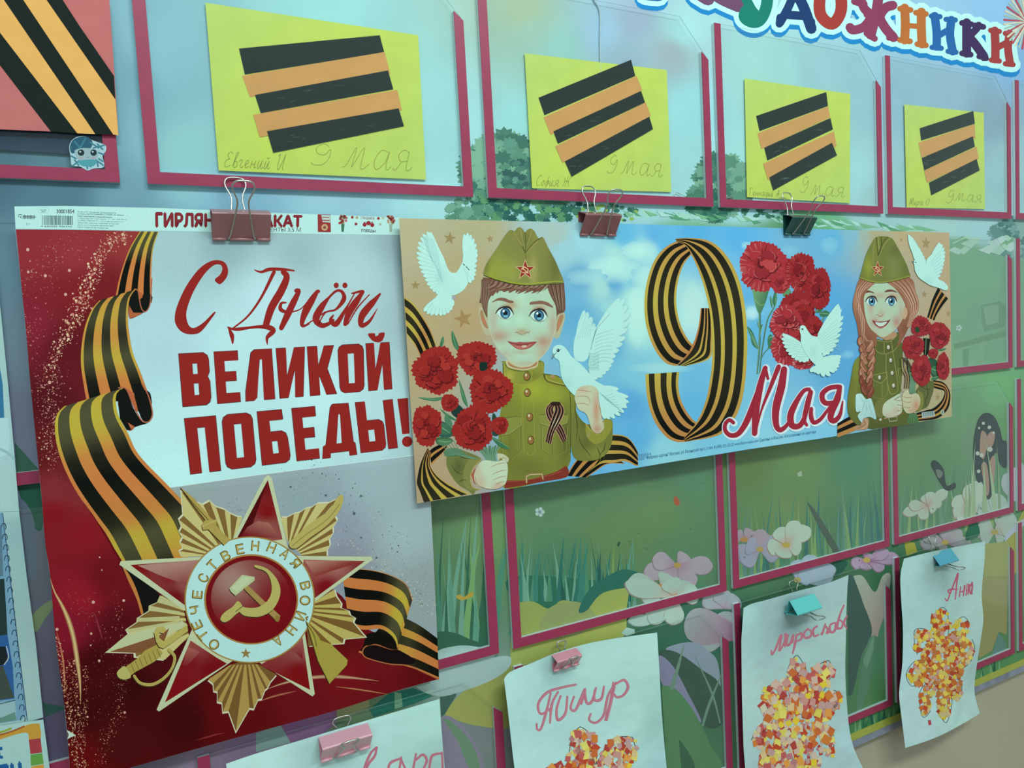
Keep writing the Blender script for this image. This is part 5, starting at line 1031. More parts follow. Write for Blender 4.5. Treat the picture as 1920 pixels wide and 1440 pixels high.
for i in range(6): ba.stroke(F4([(440+i*35, 700-i*10), (500+i*30, 560-i*15), (560+i*22, 400+i*25)]), 0.6, '90c8c4')
feathers(F4('700,570 680,700 640,840 600,960 600,1080'), F4('1030,140 1100,150 1140,240 1165,350 1160,460 1130,560 1105,670 1062,760 1015,845 970,925 945,1000 915,1060 880,1110 830,1160 780,1205 710,1235'), 'ace4dc', 5.6, '88bcb8')
ba.poly(smooth(F4('720,540 820,420 960,260 1040,200 1080,300 1080,420 1040,560 960,700 840,800 760,960 680,1060 600,1060 620,900 650,720'), True), 'ace6dc')
for i in range(9): ba.stroke(F4([(700-i*6, 640+i*50), (800-i*2, 600+i*48), (960-i*8, 560+i*55)]), [0.8, 0.4], '80b4b0', cap=False)
for i in range(36): a = random.Random(i).random; ba.stroke(F4([(600+(i % 6)*24, 880+(i//6)*38), (620+(i % 6)*24, 900+(i//6)*38), (606+(i % 6)*24, 920+(i//6)*38)]), 0.6, '84b8b4', cap=False)
ba.stroke(F4('712,550 680,640 650,760 632,830'), [1.6, 1.2, 0.6], '5c8c90'); ba.stroke(F4('890,350 780,470 712,550'), 1.0, '84b8bc')
ba.poly(smooth(F4('115,880 130,800 200,765 270,790 320,850 370,920 440,980 540,1070 650,1200 740,1280 1060,1440 1100,1600 900,1640 600,1560 400,1440 280,1300 230,1180 215,1050 200,980 150,940'), True), blobs('ace6dc', [(1060, 720, 14, 14, '90ccc8', .5), (1050, 690, 6, 14, '98d4cc', .5)]), cell=4)
ba.poly(F4(circle(190, 842, 21, 24, 14)), '1c2c30'); ba.poly(F4(circle(184, 836, 7, 9)), '9cc0bc'); ba.stroke(F4('210,840 235,828'), 0.8, '44585c'); ba.poly(F4('118,880 145,895 130,925 100,962 112,920'), '78a09c'); ba.stroke(F4('170,870 140,905 105,960'), 0.9, '243438')
feathers(C3('640,20 660,160'), C3('800,40 875,100 878,140 865,180 840,215 810,240 770,260 730,265 700,262'), DW, 4); ba.poly(smooth(C3('560,-20 700,20 800,60 850,140 760,230 690,240 650,140'), True), 'ace6dc')
for i in range(8): ba.stroke(C3([(650+i*8, 60+i*8), (700+i*14, 90+i*14), (760+i*10, 70+i*22)]), 0.6, '80b0b0')
ba.part('printed_hand', 'boy\'s raised hand under the dove')
ba.poly(smooth(C3('470,90 500,30 560,10 620,20 650,60 650,150 680,270 690,330 650,370 600,345 560,230 500,190 475,130'), True), blobs('b8c8a8', [(1090, 730, 10, 8, 'c0a084', .5), (1118, 770, 6, 30, 'b88468', .8), (1120, 805, 10, 8, 'b07c60', .7)]), cell=3)
for q in ('475,100 520,90 570,100 590,150', '480,150 530,145 580,160', '490,45 540,50 600,60', '640,60 660,180 685,320'): ba.stroke(C3(q), [0.5, 1.1, 0.5], '9c7058')
# ---- carnations right of the numeral
ba.part('printed_stems', 'green stems and leaves beside the numeral')
stem(F5('290,850 292,1000 285,1200 265,1440'), [4, 3.2]); stem(F5('460,600 440,760 370,900 330,1100 300,1300'), [2.4, 3]); stem(F5('440,1160 380,1190 310,1280 290,1440'), [1.6, 2.6]); stem(F5('930,880 880,1000'), 3, '4c8060')
ba.poly(smooth(F5('225,560 375,560 365,680 320,800 290,850 260,800 235,700'), True), lgrad((1412, 550), '6ca070', (1440, 560), '3c7458'), cell=4); ba.stroke(F5('240,700 300,760 340,740'), 0.9, '8cb870'); ba.poly(smooth(F5('525,590 560,570 605,620 600,660 560,675 520,660'), True), '5c9468')
for q in ('160,970 210,1010 250,1100 280,1200 230,1130 190,1050', '265,910 285,960 290,1000 270,960', '455,590 465,700 440,780 420,700', '395,660 420,720 415,790 395,730', '320,950 300,1040 290,1080 295,980', '450,1120 400,1150 370,1190 430,1195 455,1150', '200,1060 240,1140 275,1200 215,1150', '845,830 880,780 930,770 900,830', '890,840 950,810 1000,850 950,875 900,870', '370,1090 400,1050 430,1100 380,1180'): leaf(F5(q), '3c7858', '8cb890')
PC = ('a03038', '8c2830', '6c1c24', 'b04444'); PD = ('902428', '7c1c24', '5c141c', 'a03438')
F5c = lambda x, y, r_, sd, sx=1, sy=1, p=PD, e=None: carn(*F5([(x, y)])[0], r_/5.333, sd, sx, sy, pal=p, edge=e)
F5c(560, 1150, 170, 31, 0.9, 1.3, PC, 'c89490'); F5c(720, 1330, 95, 32, 1.1, 0.8, PC, 'c89490'); F5c(330, 370, 250, 33, 0.98, 1.0, PC, 'c87c78'); F5c(500, 540, 110, 34, 0.9, 0.9, PC)
F5c(700, 430, 165, 35, 0.9, 1.2, PD, 'b86460'); F5c(880, 590, 165, 36, 0.75, 1.25, PD); F5c(660, 850, 210, 37, 0.95, 1.1, PD); F5c(560, 930, 165, 38, 1.0, 1.05, PC, 'cc9490'); F5c(830, 980, 110, 39, 0.85, 1.1, PD)
ba.part('printed_dove', 'white dove flying in front of the carnations')
feathers(F5('870,1060 880,1150 920,1230'), F5('1085,745 1112,800 1130,870 1125,930 1115,990 1100,1050 1085,1110 1060,1160 1030,1205 990,1240 950,1260'), DW, 3.8); ba.poly(smooth(F5('860,1080 960,960 1050,820 1090,770 1100,900 1060,1060 980,1180 900,1240 850,1160'), True), DW)
for i in range(9): ba.stroke(F5([(870+i*8, 1080+i*18), (950+i*8, 1010+i*22), (1060+i*4, 900+i*38)]), 0.6, '8cc4c4')
feathers(F5('700,1130 740,1220 780,1290'), F5('515,1050 505,1090 515,1130 530,1170 550,1210 575,1245 605,1275 640,1300 680,1320 720,1325 750,1310'), DW, 3.6, '84b8b8'); ba.poly(smooth(F5('520,1040 600,1090 700,1130 760,1240 780,1300 700,1290 600,1200'), True), DW)
for i in range(7): ba.stroke(F5([(700+i*10, 1140+i*22), (620+i*14, 1120+i*26), (540+i*22, 1090+i*30)]), 0.6, '8cc4c4')
feathers(F5('880,1300 900,1350'), F5('1110,1275 1100,1310 1095,1340 1085,1375 1065,1410 1040,1430 990,1470 930,1475 870,1450 830,1430 790,1420'), DW, 4.2)
ba.poly(smooth(F5('690,1010 700,965 740,965 770,1010 810,1060 870,1085 880,1180 920,1260 940,1340 890,1380 820,1330 750,1240 705,1140 700,1060'), True), blobs(DW, [(1525, 660, 8, 12, '98d0c8', .4)]), cell=4)
ba.poly(F5(circle(718, 998, 9, 9)), '1c3434'); ba.poly(F5('695,985 665,1000 695,1005'), 'b89890')
# ---- script word
ba.part('red_script', 'red script word with a white outline after the numeral')
words = [([C3('1660,290 1630,270 1600,300 1600,350 1640,385 1700,370 1760,280 1810,150 1860,0 1900,-110'), [7, 8, 10, 12, 10, 7, 6]]), ([C4('0,-40 -20,-130'), [5, 5]]), ([C4('-20,-120 -60,20 -90,200 -100,370'), [9, 13, 13, 10]]), ([C4('-90,360 -50,200 20,20 80,-130'), [3, 4, 7, 9]]), ([C4('120,-110 100,20 60,180 60,300 90,345 140,310 180,240'), [12, 15, 15, 13, 9, 4]]),
   ([C4('310,40 270,50 220,120 170,230 180,310 240,310 280,230 310,120'), [7, 9, 12, 13, 10, 7, 6]]), ([C4('320,60 290,180 272,270 290,308'), [9, 11, 10, 6]]), ([C4('325,185 322,240 342,288 390,268 440,205 482,145'), [7, 9, 8, 7, 6, 4]]), ([C4('530,20 460,30 410,70 410,120 440,145 500,140'), [9, 9, 10, 10, 9]]), ([C4('540,20 520,110 480,200 470,260 500,275 540,230 560,130'), [8, 13, 13, 11, 7, 3]])]
for p, w_ in words: ba.stroke([(x+1.3, y+0.8) for x, y in p], [a+6 for a in w_], 'c8e8ec')
for p, w_ in words: ba.stroke(p, w_, '98283a')
ba.text('ООО "Фабрика картин" Москва, ул. Рязанский пр-т, 2 тел. 8 (495) 221-22-22 www.fkart-russia.com Сделано в России. Изготовлено из картона', [(1198, 857), (1530, 806), (1530, 811.5), (1198, 863)], '4c84a4'); ba.text('0-03-012-А', [(1198, 851), (1221, 848), (1221, 853), (1198, 856)], '4c84a4')
# ---- the girl
ba.part('corner_ribbon', 'striped ribbon printed around the girl')
G5 = [(0, BN), (0.2, BO), (0.32, BN), (0.52, BO), (0.64, BN), (0.9, BO)]
ba.strip(F7('0,1270 100,1210 220,1150'), F7('0,1440 140,1390 330,1310'), [(0, BN), (0.22, BO), (0.45, BN), (0.72, BO)], n=10)
ba.strip(F6('1235,715 1170,850 1130,980 1100,1080'), F6('1360,850 1290,940 1220,1050 1190,1120'), [(0, BN), (0.24, BO), (0.38, BN), (0.62, BO), (0.78, BN)], n=14)
ba.strip(F7('1180,740 1260,750 1330,790 1385,900 1370,1060 1300,1160 1200,1215 1000,1240'), F7('1180,830 1240,850 1310,870 1310,920 1270,1000 1180,1080 1080,1110 940,1150'), [(0, BN), (0.2, BO), (0.4, BN), (0.6, BO), (0.75, BN)], n=30)
ba.part('printed_girl', 'smiling girl with a long plait in an olive tunic and field cap holding carnations')
ba.poly(smooth(F7('470,300 740,150 760,260 800,300 800,560 780,860 760,960 980,1180 930,1270 500,1330 420,1340 250,1290 150,1190 125,1080 130,940 170,700 200,540 270,440'), True), blobs('586430', [(1605, 690, 10, 40, '88943c', .7), (1600, 750, 12, 30, '808c3c', .5), (1650, 680, 20, 30, '5c6834', .5), (1660, 730, 20, 30, '6c7838', .6), (1640, 800, 40, 10, '4c5428', .6), (1610, 790, 10, 10, '6c783c', .5)]), cell=4)
ba.poly(F7('490,200 690,130 740,180 700,230 600,250'), 'a88c68')
ba.poly(smooth(F7('485,235 600,265 700,220 740,170 745,300 680,380 580,415 470,370'), True), '56622f')
for q in ('470,245 580,268 660,255 720,200 730,170', '465,350 500,395 580,415 680,385 750,310', '660,260 680,380 740,760', '600,420 600,640 640,880 690,905 740,870 740,760', '740,270 790,265', '575,280 575,410'): ba.stroke(F7(q), 0.7, 'a8a860', cap=False)
for q in ('430,680 610,640 610,700 540,780 440,740', '745,600 800,590 800,690 750,690'): ba.stroke(F7(q+' '+q.split()[0]), 0.8, 'a0a860', sm=False)
for q in ('440,770 440,950 560,970 620,900 610,700', '550,790 550,960', '760,700 790,880 840,880'): ba.stroke(F7(q), 0.7, '8c9450', sm=False)
for x, y in ((627, 335), (655, 495), (673, 650), (690, 805), (518, 705)): ba.poly(F7(circle(x+3, y+4, 24, 34, 14)), '30381c'); ba.poly(F7(circle(x, y, 19, 28, 14)), 'b0b4a0'); ba.poly(F7(circle(x-4, y-10, 8, 10)), 'd0dcd0')
# right sleeve, hands, stems
ba.poly(smooth(F7('960,900 1000,820 1100,760 1180,750 1180,860 1150,960 1110,1060 1030,1100 960,1120 1010,1020 1000,940'), True), '5c683a'); ba.poly(smooth(F7('985,870 1040,900 1060,1000 1030,1100 970,1120 1010,1020 1005,940'), True), '788040')
for q in ('1040,820 1090,850 1140,850', '1090,780 1110,880 1100,960', '1120,900 1080,990 1090,1050'): ba.stroke(F7(q), 1.1, '3c4824')
ba.poly(smooth(F7('480,1000 560,970 640,980 560,1060 560,1180 500,1190 450,1120'), True), '6c7440')
for i in range(14): stem(F7([(860+i*16, 560+(i*37) % 120), (900+i*5, 760), (880+i*6, 900)]), [1.5, 1.2], ('3c6c48', '5c8c5c', '2c5438')[i % 3]); ba.stroke(F7([(880+i*7, 1150), (870+i*9, 1220), (850+i*12, 1270)]), 1.1, ('3c6c48', '5c8c5c')[i % 2])
for i in range(5): ba.stroke(F7([(770+i*22, 470+i*6), (780+i*20, 600), (830+i*14, 700), (820+i*14, 840)]), 1.0, '16140f' if i % 2 == 0 else 'a8905c')
for i in range(4): ba.stroke(F7([(790+i*20, 460), (850+i*14, 540), (880+i*20, 640)]), 1.0, '201c14')
ba.poly(smooth(F7('560,1060 600,1000 680,950 760,905 765,930 700,975 800,945 800,1060 790,1130 740,1170 620,1190 560,1160'), True), blobs('b4ccb0', [(1680, 770, 8, 8, 'b8a488', .6), (1665, 778, 10, 5, 'b89484', .5)]), cell=3)
ba.poly(smooth(F7('800,920 830,870 870,860 890,910 960,900 1000,920 1020,1000 990,1090 920,1140 850,1140 810,1080 805,1000'), True), blobs('b8c09c', [(1718, 762, 7, 14, 'b88468', .8), (1708, 770, 5, 5, 'b87c60', .5)]), cell=3)
for q in ('810,940 870,955 915,945', '812,1000 880,1015 910,1000', '815,1060 870,1080 900,1065', '700,975 760,990 800,980', '740,1040 790,1050', '735,1110 780,1115', '780,940 800,1000 790,1100'): ba.stroke(F7(q), 0.8, '94684c')
ba.stroke(F7('500,1230 640,1200 760,1170 820,1130'), 1.2, '8c5c44'); ba.stroke(F7('580,1205 620,1195 735,1185 730,1235 640,1245 630,1200'), 1.4, 'b0b49c', sm=False); ba.poly(F7(circle(530, 1222, 16, 16)), 'b0c0ac')
# hair behind, face
hc = blobs('8c6048', [(1605, 560, 6, 30, 'b48c68', .6), (1710, 560, 10, 24, 'b89878', .6), (1620, 640, 14, 14, '6c4434', .6), (1700, 620, 10, 20, '70482f', .6), (1650, 535, 30, 6, 'b08c70', .5)])
ba.poly(smooth(F6('270,620 220,760 190,900 200,1020 240,1160 260,1300 300,1440 470,1440 500,1300 700,1180 760,1300 740,1440 830,1300 900,1150 980,1020 1000,900 960,760 900,600 600,560 400,580'), True), hc, cell=4)
gf = blobs('a8c8ac', [(1640, 604, 8, 9, 'b07468', .75), (1681, 604, 8, 12, 'b06c64', .75), (1633, 575, 5, 16, 'b49080', .7), (1650, 553, 9, 6, 'b48468', .7), (1676, 556, 12, 7, 'b88868', .7), (1652, 588, 7, 8, 'b49478', .5), (1690, 590, 5, 24, 'b49078', .6), (1668, 626, 20, 6, 'b0b894', .4), (1640, 625, 8, 8, 'b49c84', .4), (1650, 545, 8, 10, 'a4d0b4', .5)])
ba.poly(smooth(F6('330,740 470,640 600,640 800,800 830,900 820,1040 780,1140 720,1220 620,1300 540,1320 450,1260 390,1190 350,1090 330,960 325,840'), True), gf, cell=3)
ba.poly(smooth(F6('815,960 850,970 860,1040 830,1100 805,1080'), True), 'b8a484')
for q in ('330,785 370,750 430,765 460,790 400,775', '580,770 620,740 690,745 740,780 680,765'): ba.poly(smooth(F6(q), True), '6c4030')
eyes(1570+425/6.545, 430+890/6.545, 8.6, k=0.82); eyes(1570+665/6.545, 430+890/6.545, 8.6, k=0.82)
ba.stroke(F6('470,1060 490,1045 520,1070 550,1060 570,1030'), [0.8, 1.2, 0.7], 'a06050')
ba.poly(smooth(F6('430,1120 500,1135 600,1125 650,1110 600,1180 540,1215 490,1200'), True), '7c3c38'); ba.poly(smooth(F6('465,1140 530,1145 610,1135 570,1180 520,1190 490,1175'), True), 'bcdccc'); ba.stroke(F6('425,1110 440,1125 500,1135 600,1125 655,1105'), [0.6, 1, 0.6], '8c443c'); ba.stroke(F6('490,1195 540,1205 585,1190'), 1.4, 'b87068')
# hair in front, plait
ba.poly(smooth(F6('275,610 230,740 200,880 230,1010 260,1150 285,1300 300,1440 340,1440 330,1200 320,1000 325,850 360,760 430,690 480,640 400,600'), True), hc, cell=4); ba.poly(smooth(F6('600,640 700,720 780,820 830,920 860,980 880,1080 820,1160 790,1260 900,1150 980,1020 1000,900 960,760 890,610 700,620'), True), hc, cell=4)
for i in range(16): ba.stroke(F6([(480-i*10, 640-i*1.5), (340-i*7, 740+i*4), (240+i*6, 900+i*14), (290+i*3, 1150+i*12), (300+i*9, 1380)]), [0.4, 1.1, 0.9, 0.4], ('b4947c', '6c4430', 'a87c5c', 'c4a890')[i % 4], cap=False); ba.stroke(F6([(610+i*16, 640-i*2), (740+i*12, 720), (850+i*9, 850+i*3), (900+i*5, 1000), (850+i*3, 1200)]), [0.4, 1.1, 0.9, 0.4], ('b4947c', '6c4430', 'a87c5c', 'c4a890')[i % 4], cap=False)
for k in range(7):
    y = 240+k*95; w_ = 1-0.04*k
    for sgn in (-1, 1):
        cx_ = 350+18*math.sin(k)+sgn*48*w_+k*4
        q = [(cx_+sgn*50*w_, y-20), (cx_+sgn*55*w_, y+50), (cx_-sgn*10, y+120), (cx_-sgn*55*w_, y+100), (cx_-sgn*20, y+30), (cx_+sgn*10, y-40)]
        q = [(a, b+(40 if sgn > 0 else 0)) for a, b in q]
        ba.poly(smooth(F7(q), True), '5c3428'); ba.poly(smooth(F7([(a+(cx_-a)*0.12, b+(y+60-b)*0.08) for a, b in q]), True), ('a07458', '94644c')[k % 2] if k < 5 else '7c4434')
        ba.stroke(F7([(cx_+sgn*35*w_, y+10), (cx_+sgn*15, y+60), (cx_-sgn*25, y+105)]), [0.6, 1.4, 0.4], 'c4a88c' if k < 5 else 'a07058'); ba.stroke(F7([(cx_+sgn*15*w_, y+0), (cx_-sgn*5, y+50), (cx_-sgn*35, y+90)]), [0.3, 0.8, 0.3], '6c4430')
ba.poly(smooth(F7('290,1220 380,1210 370,1330 300,1350 215,1350 230,1300 290,1290'), True), 'a88c6c'); ba.stroke(F7('310,1220 340,1280 250,1330'), 1, '7c5c44'); ba.stroke(F7('350,1220 365,1290 300,1340'), 1, 'c4ac8c')
ba.poly(smooth(F7('225,940 250,905 300,910 350,970 400,960 425,990 470,1160 470,1220 400,1190 320,1210 300,1260 250,1180 285,1120 230,1120'), True), lgrad((1605, 740), 'b4e4dc', (1640, 785), '9ccccc'), cell=4)
for q in ('350,970 320,1060 290,1180', '380,970 400,1080 440,1200', '360,980 360,1100 330,1200', '260,920 320,1000 350,1100'): ba.stroke(F7(q), [0.6, 1.2, 0.5], '84b8bc')
gc_ = blobs('6c783a', [(1628, 500, 8, 20, '8c9c38', .8), (1675, 500, 12, 30, '7c8850', .6), (1680, 470, 14, 14, '586434', .6), (1642, 470, 6, 20, '808c40', .5), (1700, 505, 8, 14, '5c6834', .6)])
ba.poly(smooth(F6('275,585 300,500 350,320 400,210 460,110 500,90 560,85 620,90 680,120 740,220 800,330 850,430 885,530 895,575 800,610 650,640 520,655 420,640 330,610 280,605'), True), gc_, cell=3)
for q, w_, c in (('480,100 485,200 500,330', 1.2, '444c24'), ('500,90 510,180 520,280', 0.8, 'a0a868'), ('540,90 540,200 510,320', 1.4, '444c24'), ('620,95 570,150 530,230 500,330', 1.4, '444c24'), ('650,110 590,170 540,260 505,340', 0.7, 'a0a868'), ('460,110 440,260 440,430', 0.9, '8c9458'), ('275,590 400,635 540,650 700,625 895,570', 1.8, '8c983c'), ('275,600 400,645 540,660 700,636 895,580', 0.8, '343c1c')): ba.stroke(F6(q), w_, c)
capstar(1570+495/6.545, 430+490/6.545, 14, 0.8)
F7c = lambda x, y, r_, sd, sx=1, sy=1: carn(*F7([(x, y)])[0], r_/6.545, sd, sx, sy, pal=('942a30', '80202a', '601820', 'a4363c'))
ba.poly(smooth(F7('1090,480 1200,480 1240,560 1240,680 1170,700 1120,600'), True), '2c5440'); leaf(F7('1200,380 1280,350 1340,350 1290,380'), '3c7450'); leaf(F7('1150,600 1200,560 1240,620 1220,680 1170,660'), '3c7450', '84b48c'); leaf(F7('1150,720 1200,690 1250,700 1200,740')); ba.poly(F7('1050,220 1140,230 1130,350 1110,420 1060,500'), '1c1c14'); ba.stroke(F7('1090,220 1080,400 1070,520'), 2, '4c7450')
F7c(1030, 80, 125, 51, 1.0, 1.0); F7c(1255, 190, 150, 52, 0.85, 1.1); F7c(930, 330, 135, 53, 1.0, 1.1); F7c(1180, 410, 62, 54); F7c(1035, 620, 135, 55, 0.88, 1.4); F7c(1300, 570, 115, 56, 0.68, 1.45)
ba.part('dark_gap'); ba.poly(smooth(F6('960,1200 1000,1210 1005,1260 960,1260'), True), '24442c')
ba.part('printed_dove', 'white dove at the upper right with wings up')
feathers(F6('1080,410 1030,440'), F6('870,60 895,80 925,120 960,180 990,220 1020,270 1050,320 1075,360 1085,390'), DW, 3.2); ba.poly(smooth(F6('870,80 880,180 920,290 950,370 1040,440 1085,410 1000,260 920,130'), True), DW)
feathers(F6('1110,440 1150,520 1180,600'), F6('1260,160 1295,185 1315,225 1325,270 1325,320 1320,370 1310,420 1300,470 1285,520 1265,570 1240,620 1210,650 1160,680'), DW, 3.2); ba.poly(smooth(F6('1090,400 1160,300 1230,190 1270,180 1270,300 1230,440 1190,560 1140,600'), True), DW)
for i in range(7): ba.stroke(F6([(1120+i*8, 430+i*25), (1190+i*6, 350+i*35), (1270+i*3, 260+i*45)]), 0.6, '84c0c8')
ba.poly(smooth(F6('935,400 960,370 1000,380 1050,430 1130,420 1200,520 1220,600 1300,640 1355,700 1350,740 1310,745 1250,720 1150,690 1080,650 1000,590 955,510 945,440'), True), blobs(DW, [(1740, 525, 8, 8, '94ccd0', .5)]), cell=4)
ba.poly(F6('918,388 945,392 945,405 930,408'), '6c7c78'); ba.poly(F6(circle(962, 405, 9, 7)), '44605c')
# bar code
ba.part('barcode', 'small printed barcode'); ba.poly(F7('1035,1135 1190,1115 1198,1180 1040,1205'), 'a8c4b8')
for k in range(16): x = 1045+k*9; ba.poly(F7([(x, 1138-(x-1045)*0.13), (x+(3, 6, 4)[k % 3], 1138-(x-1045)*0.13), (x+(4, 7, 5)[k % 3], 1190-(x-1045)*0.13), (x+2, 1190-(x-1045)*0.13)]), '3c5468')
ba.poly(F7(circle(1290, 1132, 23, 32)), 'a8c0a8'); ba.poly(F7(circle(1290, 1132, 15, 22)), '708c80'); ba.stroke(F7('1215,1170 1260,1150'), 1.6, 'a8a840')
ba.build(); ba.base.name = 'holiday_banner'
# ================================================================== cursive handwriting
CUR = {'9': (.65, ['.5,.9 .3,1 .08,.8 .14,.55 .4,.5 .58,.78 .58,.4 .4,.05 .1,0 0,.12']), 'м': (.9, ['0,.05 .12,.1 .3,.6 .32,.08 .36,.12 .58,.6 .62,.06 .75,.02 .88,.15']), 'а': (.68, ['.5,.5 .25,.54 .08,.25 .2,0 .45,.2 .54,.52 .5,.1 .58,0 .68,.1']),
 'я': (.66, ['0,.05 .1,0 .28,.25', '.5,.52 .3,.58 .14,.42 .25,.25 .48,.28', '.5,.55 .45,.06 .55,0 .65,.1']), 'Е': (.6, ['.52,.85 .32,1 .12,.8 .28,.57 .36,.55 .1,.45 0,.2 .2,0 .5,.15']), 'в': (.45, ['0,.05 .2,.6 .32,.95 .16,.9 .12,.1 .25,0 .4,.15 .3,.4 .15,.35']), 'г': (.42, ['0,.35 .1,.5 .25,.45 .15,.1 .3,0 .42,.12']),
 'е': (.42, ['0,.15 .3,.35 .2,.52 .08,.3 .15,0 .42,.12']), 'н': (.52, ['.1,.5 .05,0', '.07,.24 .38,.28', '.42,.5 .36,.05 .5,.08']), 'и': (.52, ['.1,.5 .05,.1 .15,0 .36,.45 .36,.5 .32,.08 .42,0 .52,.1']), 'й': (.52, ['.1,.5 .05,.1 .15,0 .36,.45 .36,.5 .32,.08 .42,0 .52,.1', '.15,.74 .25,.66 .35,.74']),
 'И': (.75, ['.05,.85 .2,1 .15,.2 .3,0 .6,.9 .62,.95 .58,.1 .72,0']), 'С': (.62, ['.6,.85 .4,1 .1,.6 .1,.2 .3,0 .55,.12']), 'о': (.42, ['.25,.5 .05,.25 .2,0 .38,.25 .25,.5 .42,.45']), 'ф': (.55, ['.25,.5 .05,.25 .2,0 .38,.2 .3,.5', '.34,.9 .22,-.35', '.32,.1 .5,.3 .45,.5 .33,.4']), 'Ж': (.9, ['0,.85 .15,.5 .05,0', '.42,1 .36,0', '.8,.95 .6,.5 .85,0', '.12,.5 .65,.5']),
 'А': (.65, ['0,.1 .1,0 .3,.4 .52,1 .5,0', '.15,.4 .6,.4']), 'Г': (.7, ['.15,.95 .2,0', '0,.9 .3,1 .7,.95']), 'М': (.9, ['0,.1 .1,0 .3,.9 .4,.1 .7,1 .7,0 .85,.05']), 'р': (.45, ['.1,.5 0,-.4', '.07,.3 .25,.52 .38,.35 .25,.05 .1,.1']), 'О': (.7, ['.4,1 .1,.6 .15,.15 .4,0 .62,.4 .55,.9 .35,.98']), 'д': (.5, ['.4,.48 .2,.5 .05,.2 .2,0 .4,.2 .45,.5 .35,-.3 .15,-.35']), ' ': (.35, [])}
def cursive(sh_, word, quad, w_, col):
    """quad TL TR BR BL of the capitals' box"""
    tl, tr, br, bl = PT(quad) if isinstance(quad, str) else quad; tot = sum(CUR[c][0]+0.06 for c in word); x = 0
    for c in word:
        wd, sts = CUR[c]
        for q in sts:
            pts = []
            for p in q.split():
                u, v = [float(k) for k in p.split(',')]; u = (x+u)/tot
                pts.append(tuple((bl[k]*(1-u)+br[k]*u)*(1-v)+(tl[k]*(1-u)+tr[k]*u)*v for k in (0, 1)))
            sh_.stroke(pts, w_, col, cap=False)
        x += wd+0.06
INK = '7c8c3c'
# ================================================================== yellow cards with striped paper ribbons
YC = 'b6d468'
def card(label, outl, strips, texts, cols=(YC,), h=0.0032, blk='1e2b29', ora='c89c5c', grp='yellow cards in the top row of pockets', g=None):
    c = Sheet('striped_card', (sum(p[0] for p in outl)/4, sum(p[1] for p in outl)/4), h, M_CARD, label=label, cat='card', group=grp)
    c.part('card_base', thick=0.0003); c.poly(outl, g or cols[0], cell=12 if g else None, l=0)
    c.part('pencil_writing', 'thin pencil writing', lift=0.0002)
    for t, q, w_ in texts: cursive(c, t, q, w_, INK)
    for i, (q, k) in enumerate(strips):
        c.part('black_strip' if k == 'b' else 'orange_strip', thick=0.00012, lift=0.00016+0.00014*i); c.poly(q, blk if k == 'b' else ora)
        if k == 'b' and g is not None and i:
            rr = random.Random(i+int(outl[0][0])); a, b_, c_, d = q
            for _ in range(6):
                u, v = rr.random()*0.8, 0.25+rr.random()*0.5; x = (a[0]*(1-u)+b_[0]*u)*(1-v)+(d[0]*(1-u)+c_[0]*u)*v; y = (a[1]*(1-u)+b_[1]*u)*(1-v)+(d[1]*(1-u)+c_[1]*u)*v
                c.stroke([(x, y), (x+rr.uniform(4, 14), y-rr.uniform(0, 3))], 0.6, '4c6c68', sm=False)
    c.build(); c.base.name = 'striped_card'; return c
ygr = lambda x0, y0, x1, y1: lgrad((x0, y0), 'b4d470', (x1, y1), 'bcd85c', 'b4d46c')
c1 = card('yellow card with nearly level stripes, largest and leftmost of the yellow ones', PT('385,5 784,66 799,337 410,319.5'), [(PT('448,91 712,66 720.5,98 459,140'), 'b'), (PT('454,142 721,97.5 732,138 468.5,182'), 'o'), (PT('478,178 727.5,132 737.5,167.5 489,212'), 'b'), (PT('475,215 745,168.5 753.5,206 487,257'), 'o'), (PT('500.5,246 747.5,203 757.5,236.5 512.5,286.5'), 'b')],
     [('Евгений И', '426,284 540,290 534,318 420,313', 0.9), ('9', '592,268 628,272 622,312 582,308', 0.8), ('мая', '662,248 782,256 776,320 640,316', 0.8)], g=ygr(386, 8, 790, 330))
c2 = card('yellow card with steeply slanted stripes above the brown binder clip', A3('95,400 1160,525 1195,1440 150,1412'), [(A3('198,733 893,448 925,570 243,865'), 'b'), (A3('237,880 935,570 978,675 290,1012'), 'o'), (A3('310,985 968,682 998,768 345,1078'), 'b'), (A3('325,1098 1003,768 1042,868 380,1220'), 'o'), (A3('397,1210 1030,875 1058,968 448,1325'), 'b')],
     [('София Ж', '1008,328 1074,330 1068,350 1004,348', 0.7), ('9', '1146,290 1162,292 1156,326 1138,324', 0.7), ('мая', '1172,284 1250,290 1244,332 1164,326', 0.7)], g=ygr(984, 100, 1257, 360))
c3 = card('third yellow card with slanted stripes, above the dark green binder clip', [(1396, 147), (1594, 176), (1593.7, 381), (1400.5, 369.5)], [([(1417.5, 217.5)]+A4('437,690 450,795')+[(1424, 246)], 'b'), ([(1420, 250)]+A4('450,798 467,880')+[(1427.5, 279.5)], 'o'), ([(1433, 277)]+A4('468,885 488,970')+[(1439, 301)], 'b'), ([(1431, 307)]+A4('495,985 515,1095')+[(1440, 337)], 'o'), (A4('10,1330 480,1070 518,1165 40,1428'), 'b')],
     [('Геннадий А', '1406,352 1463,356 1461,369 1404,366', 0.6), ('9', '1506,330 1520,332 1514,362 1500,360', 0.6), ('мая', '1524,332 1590,338 1586,370 1518,366', 0.6)], g=ygr(1397, 150, 1594, 380))
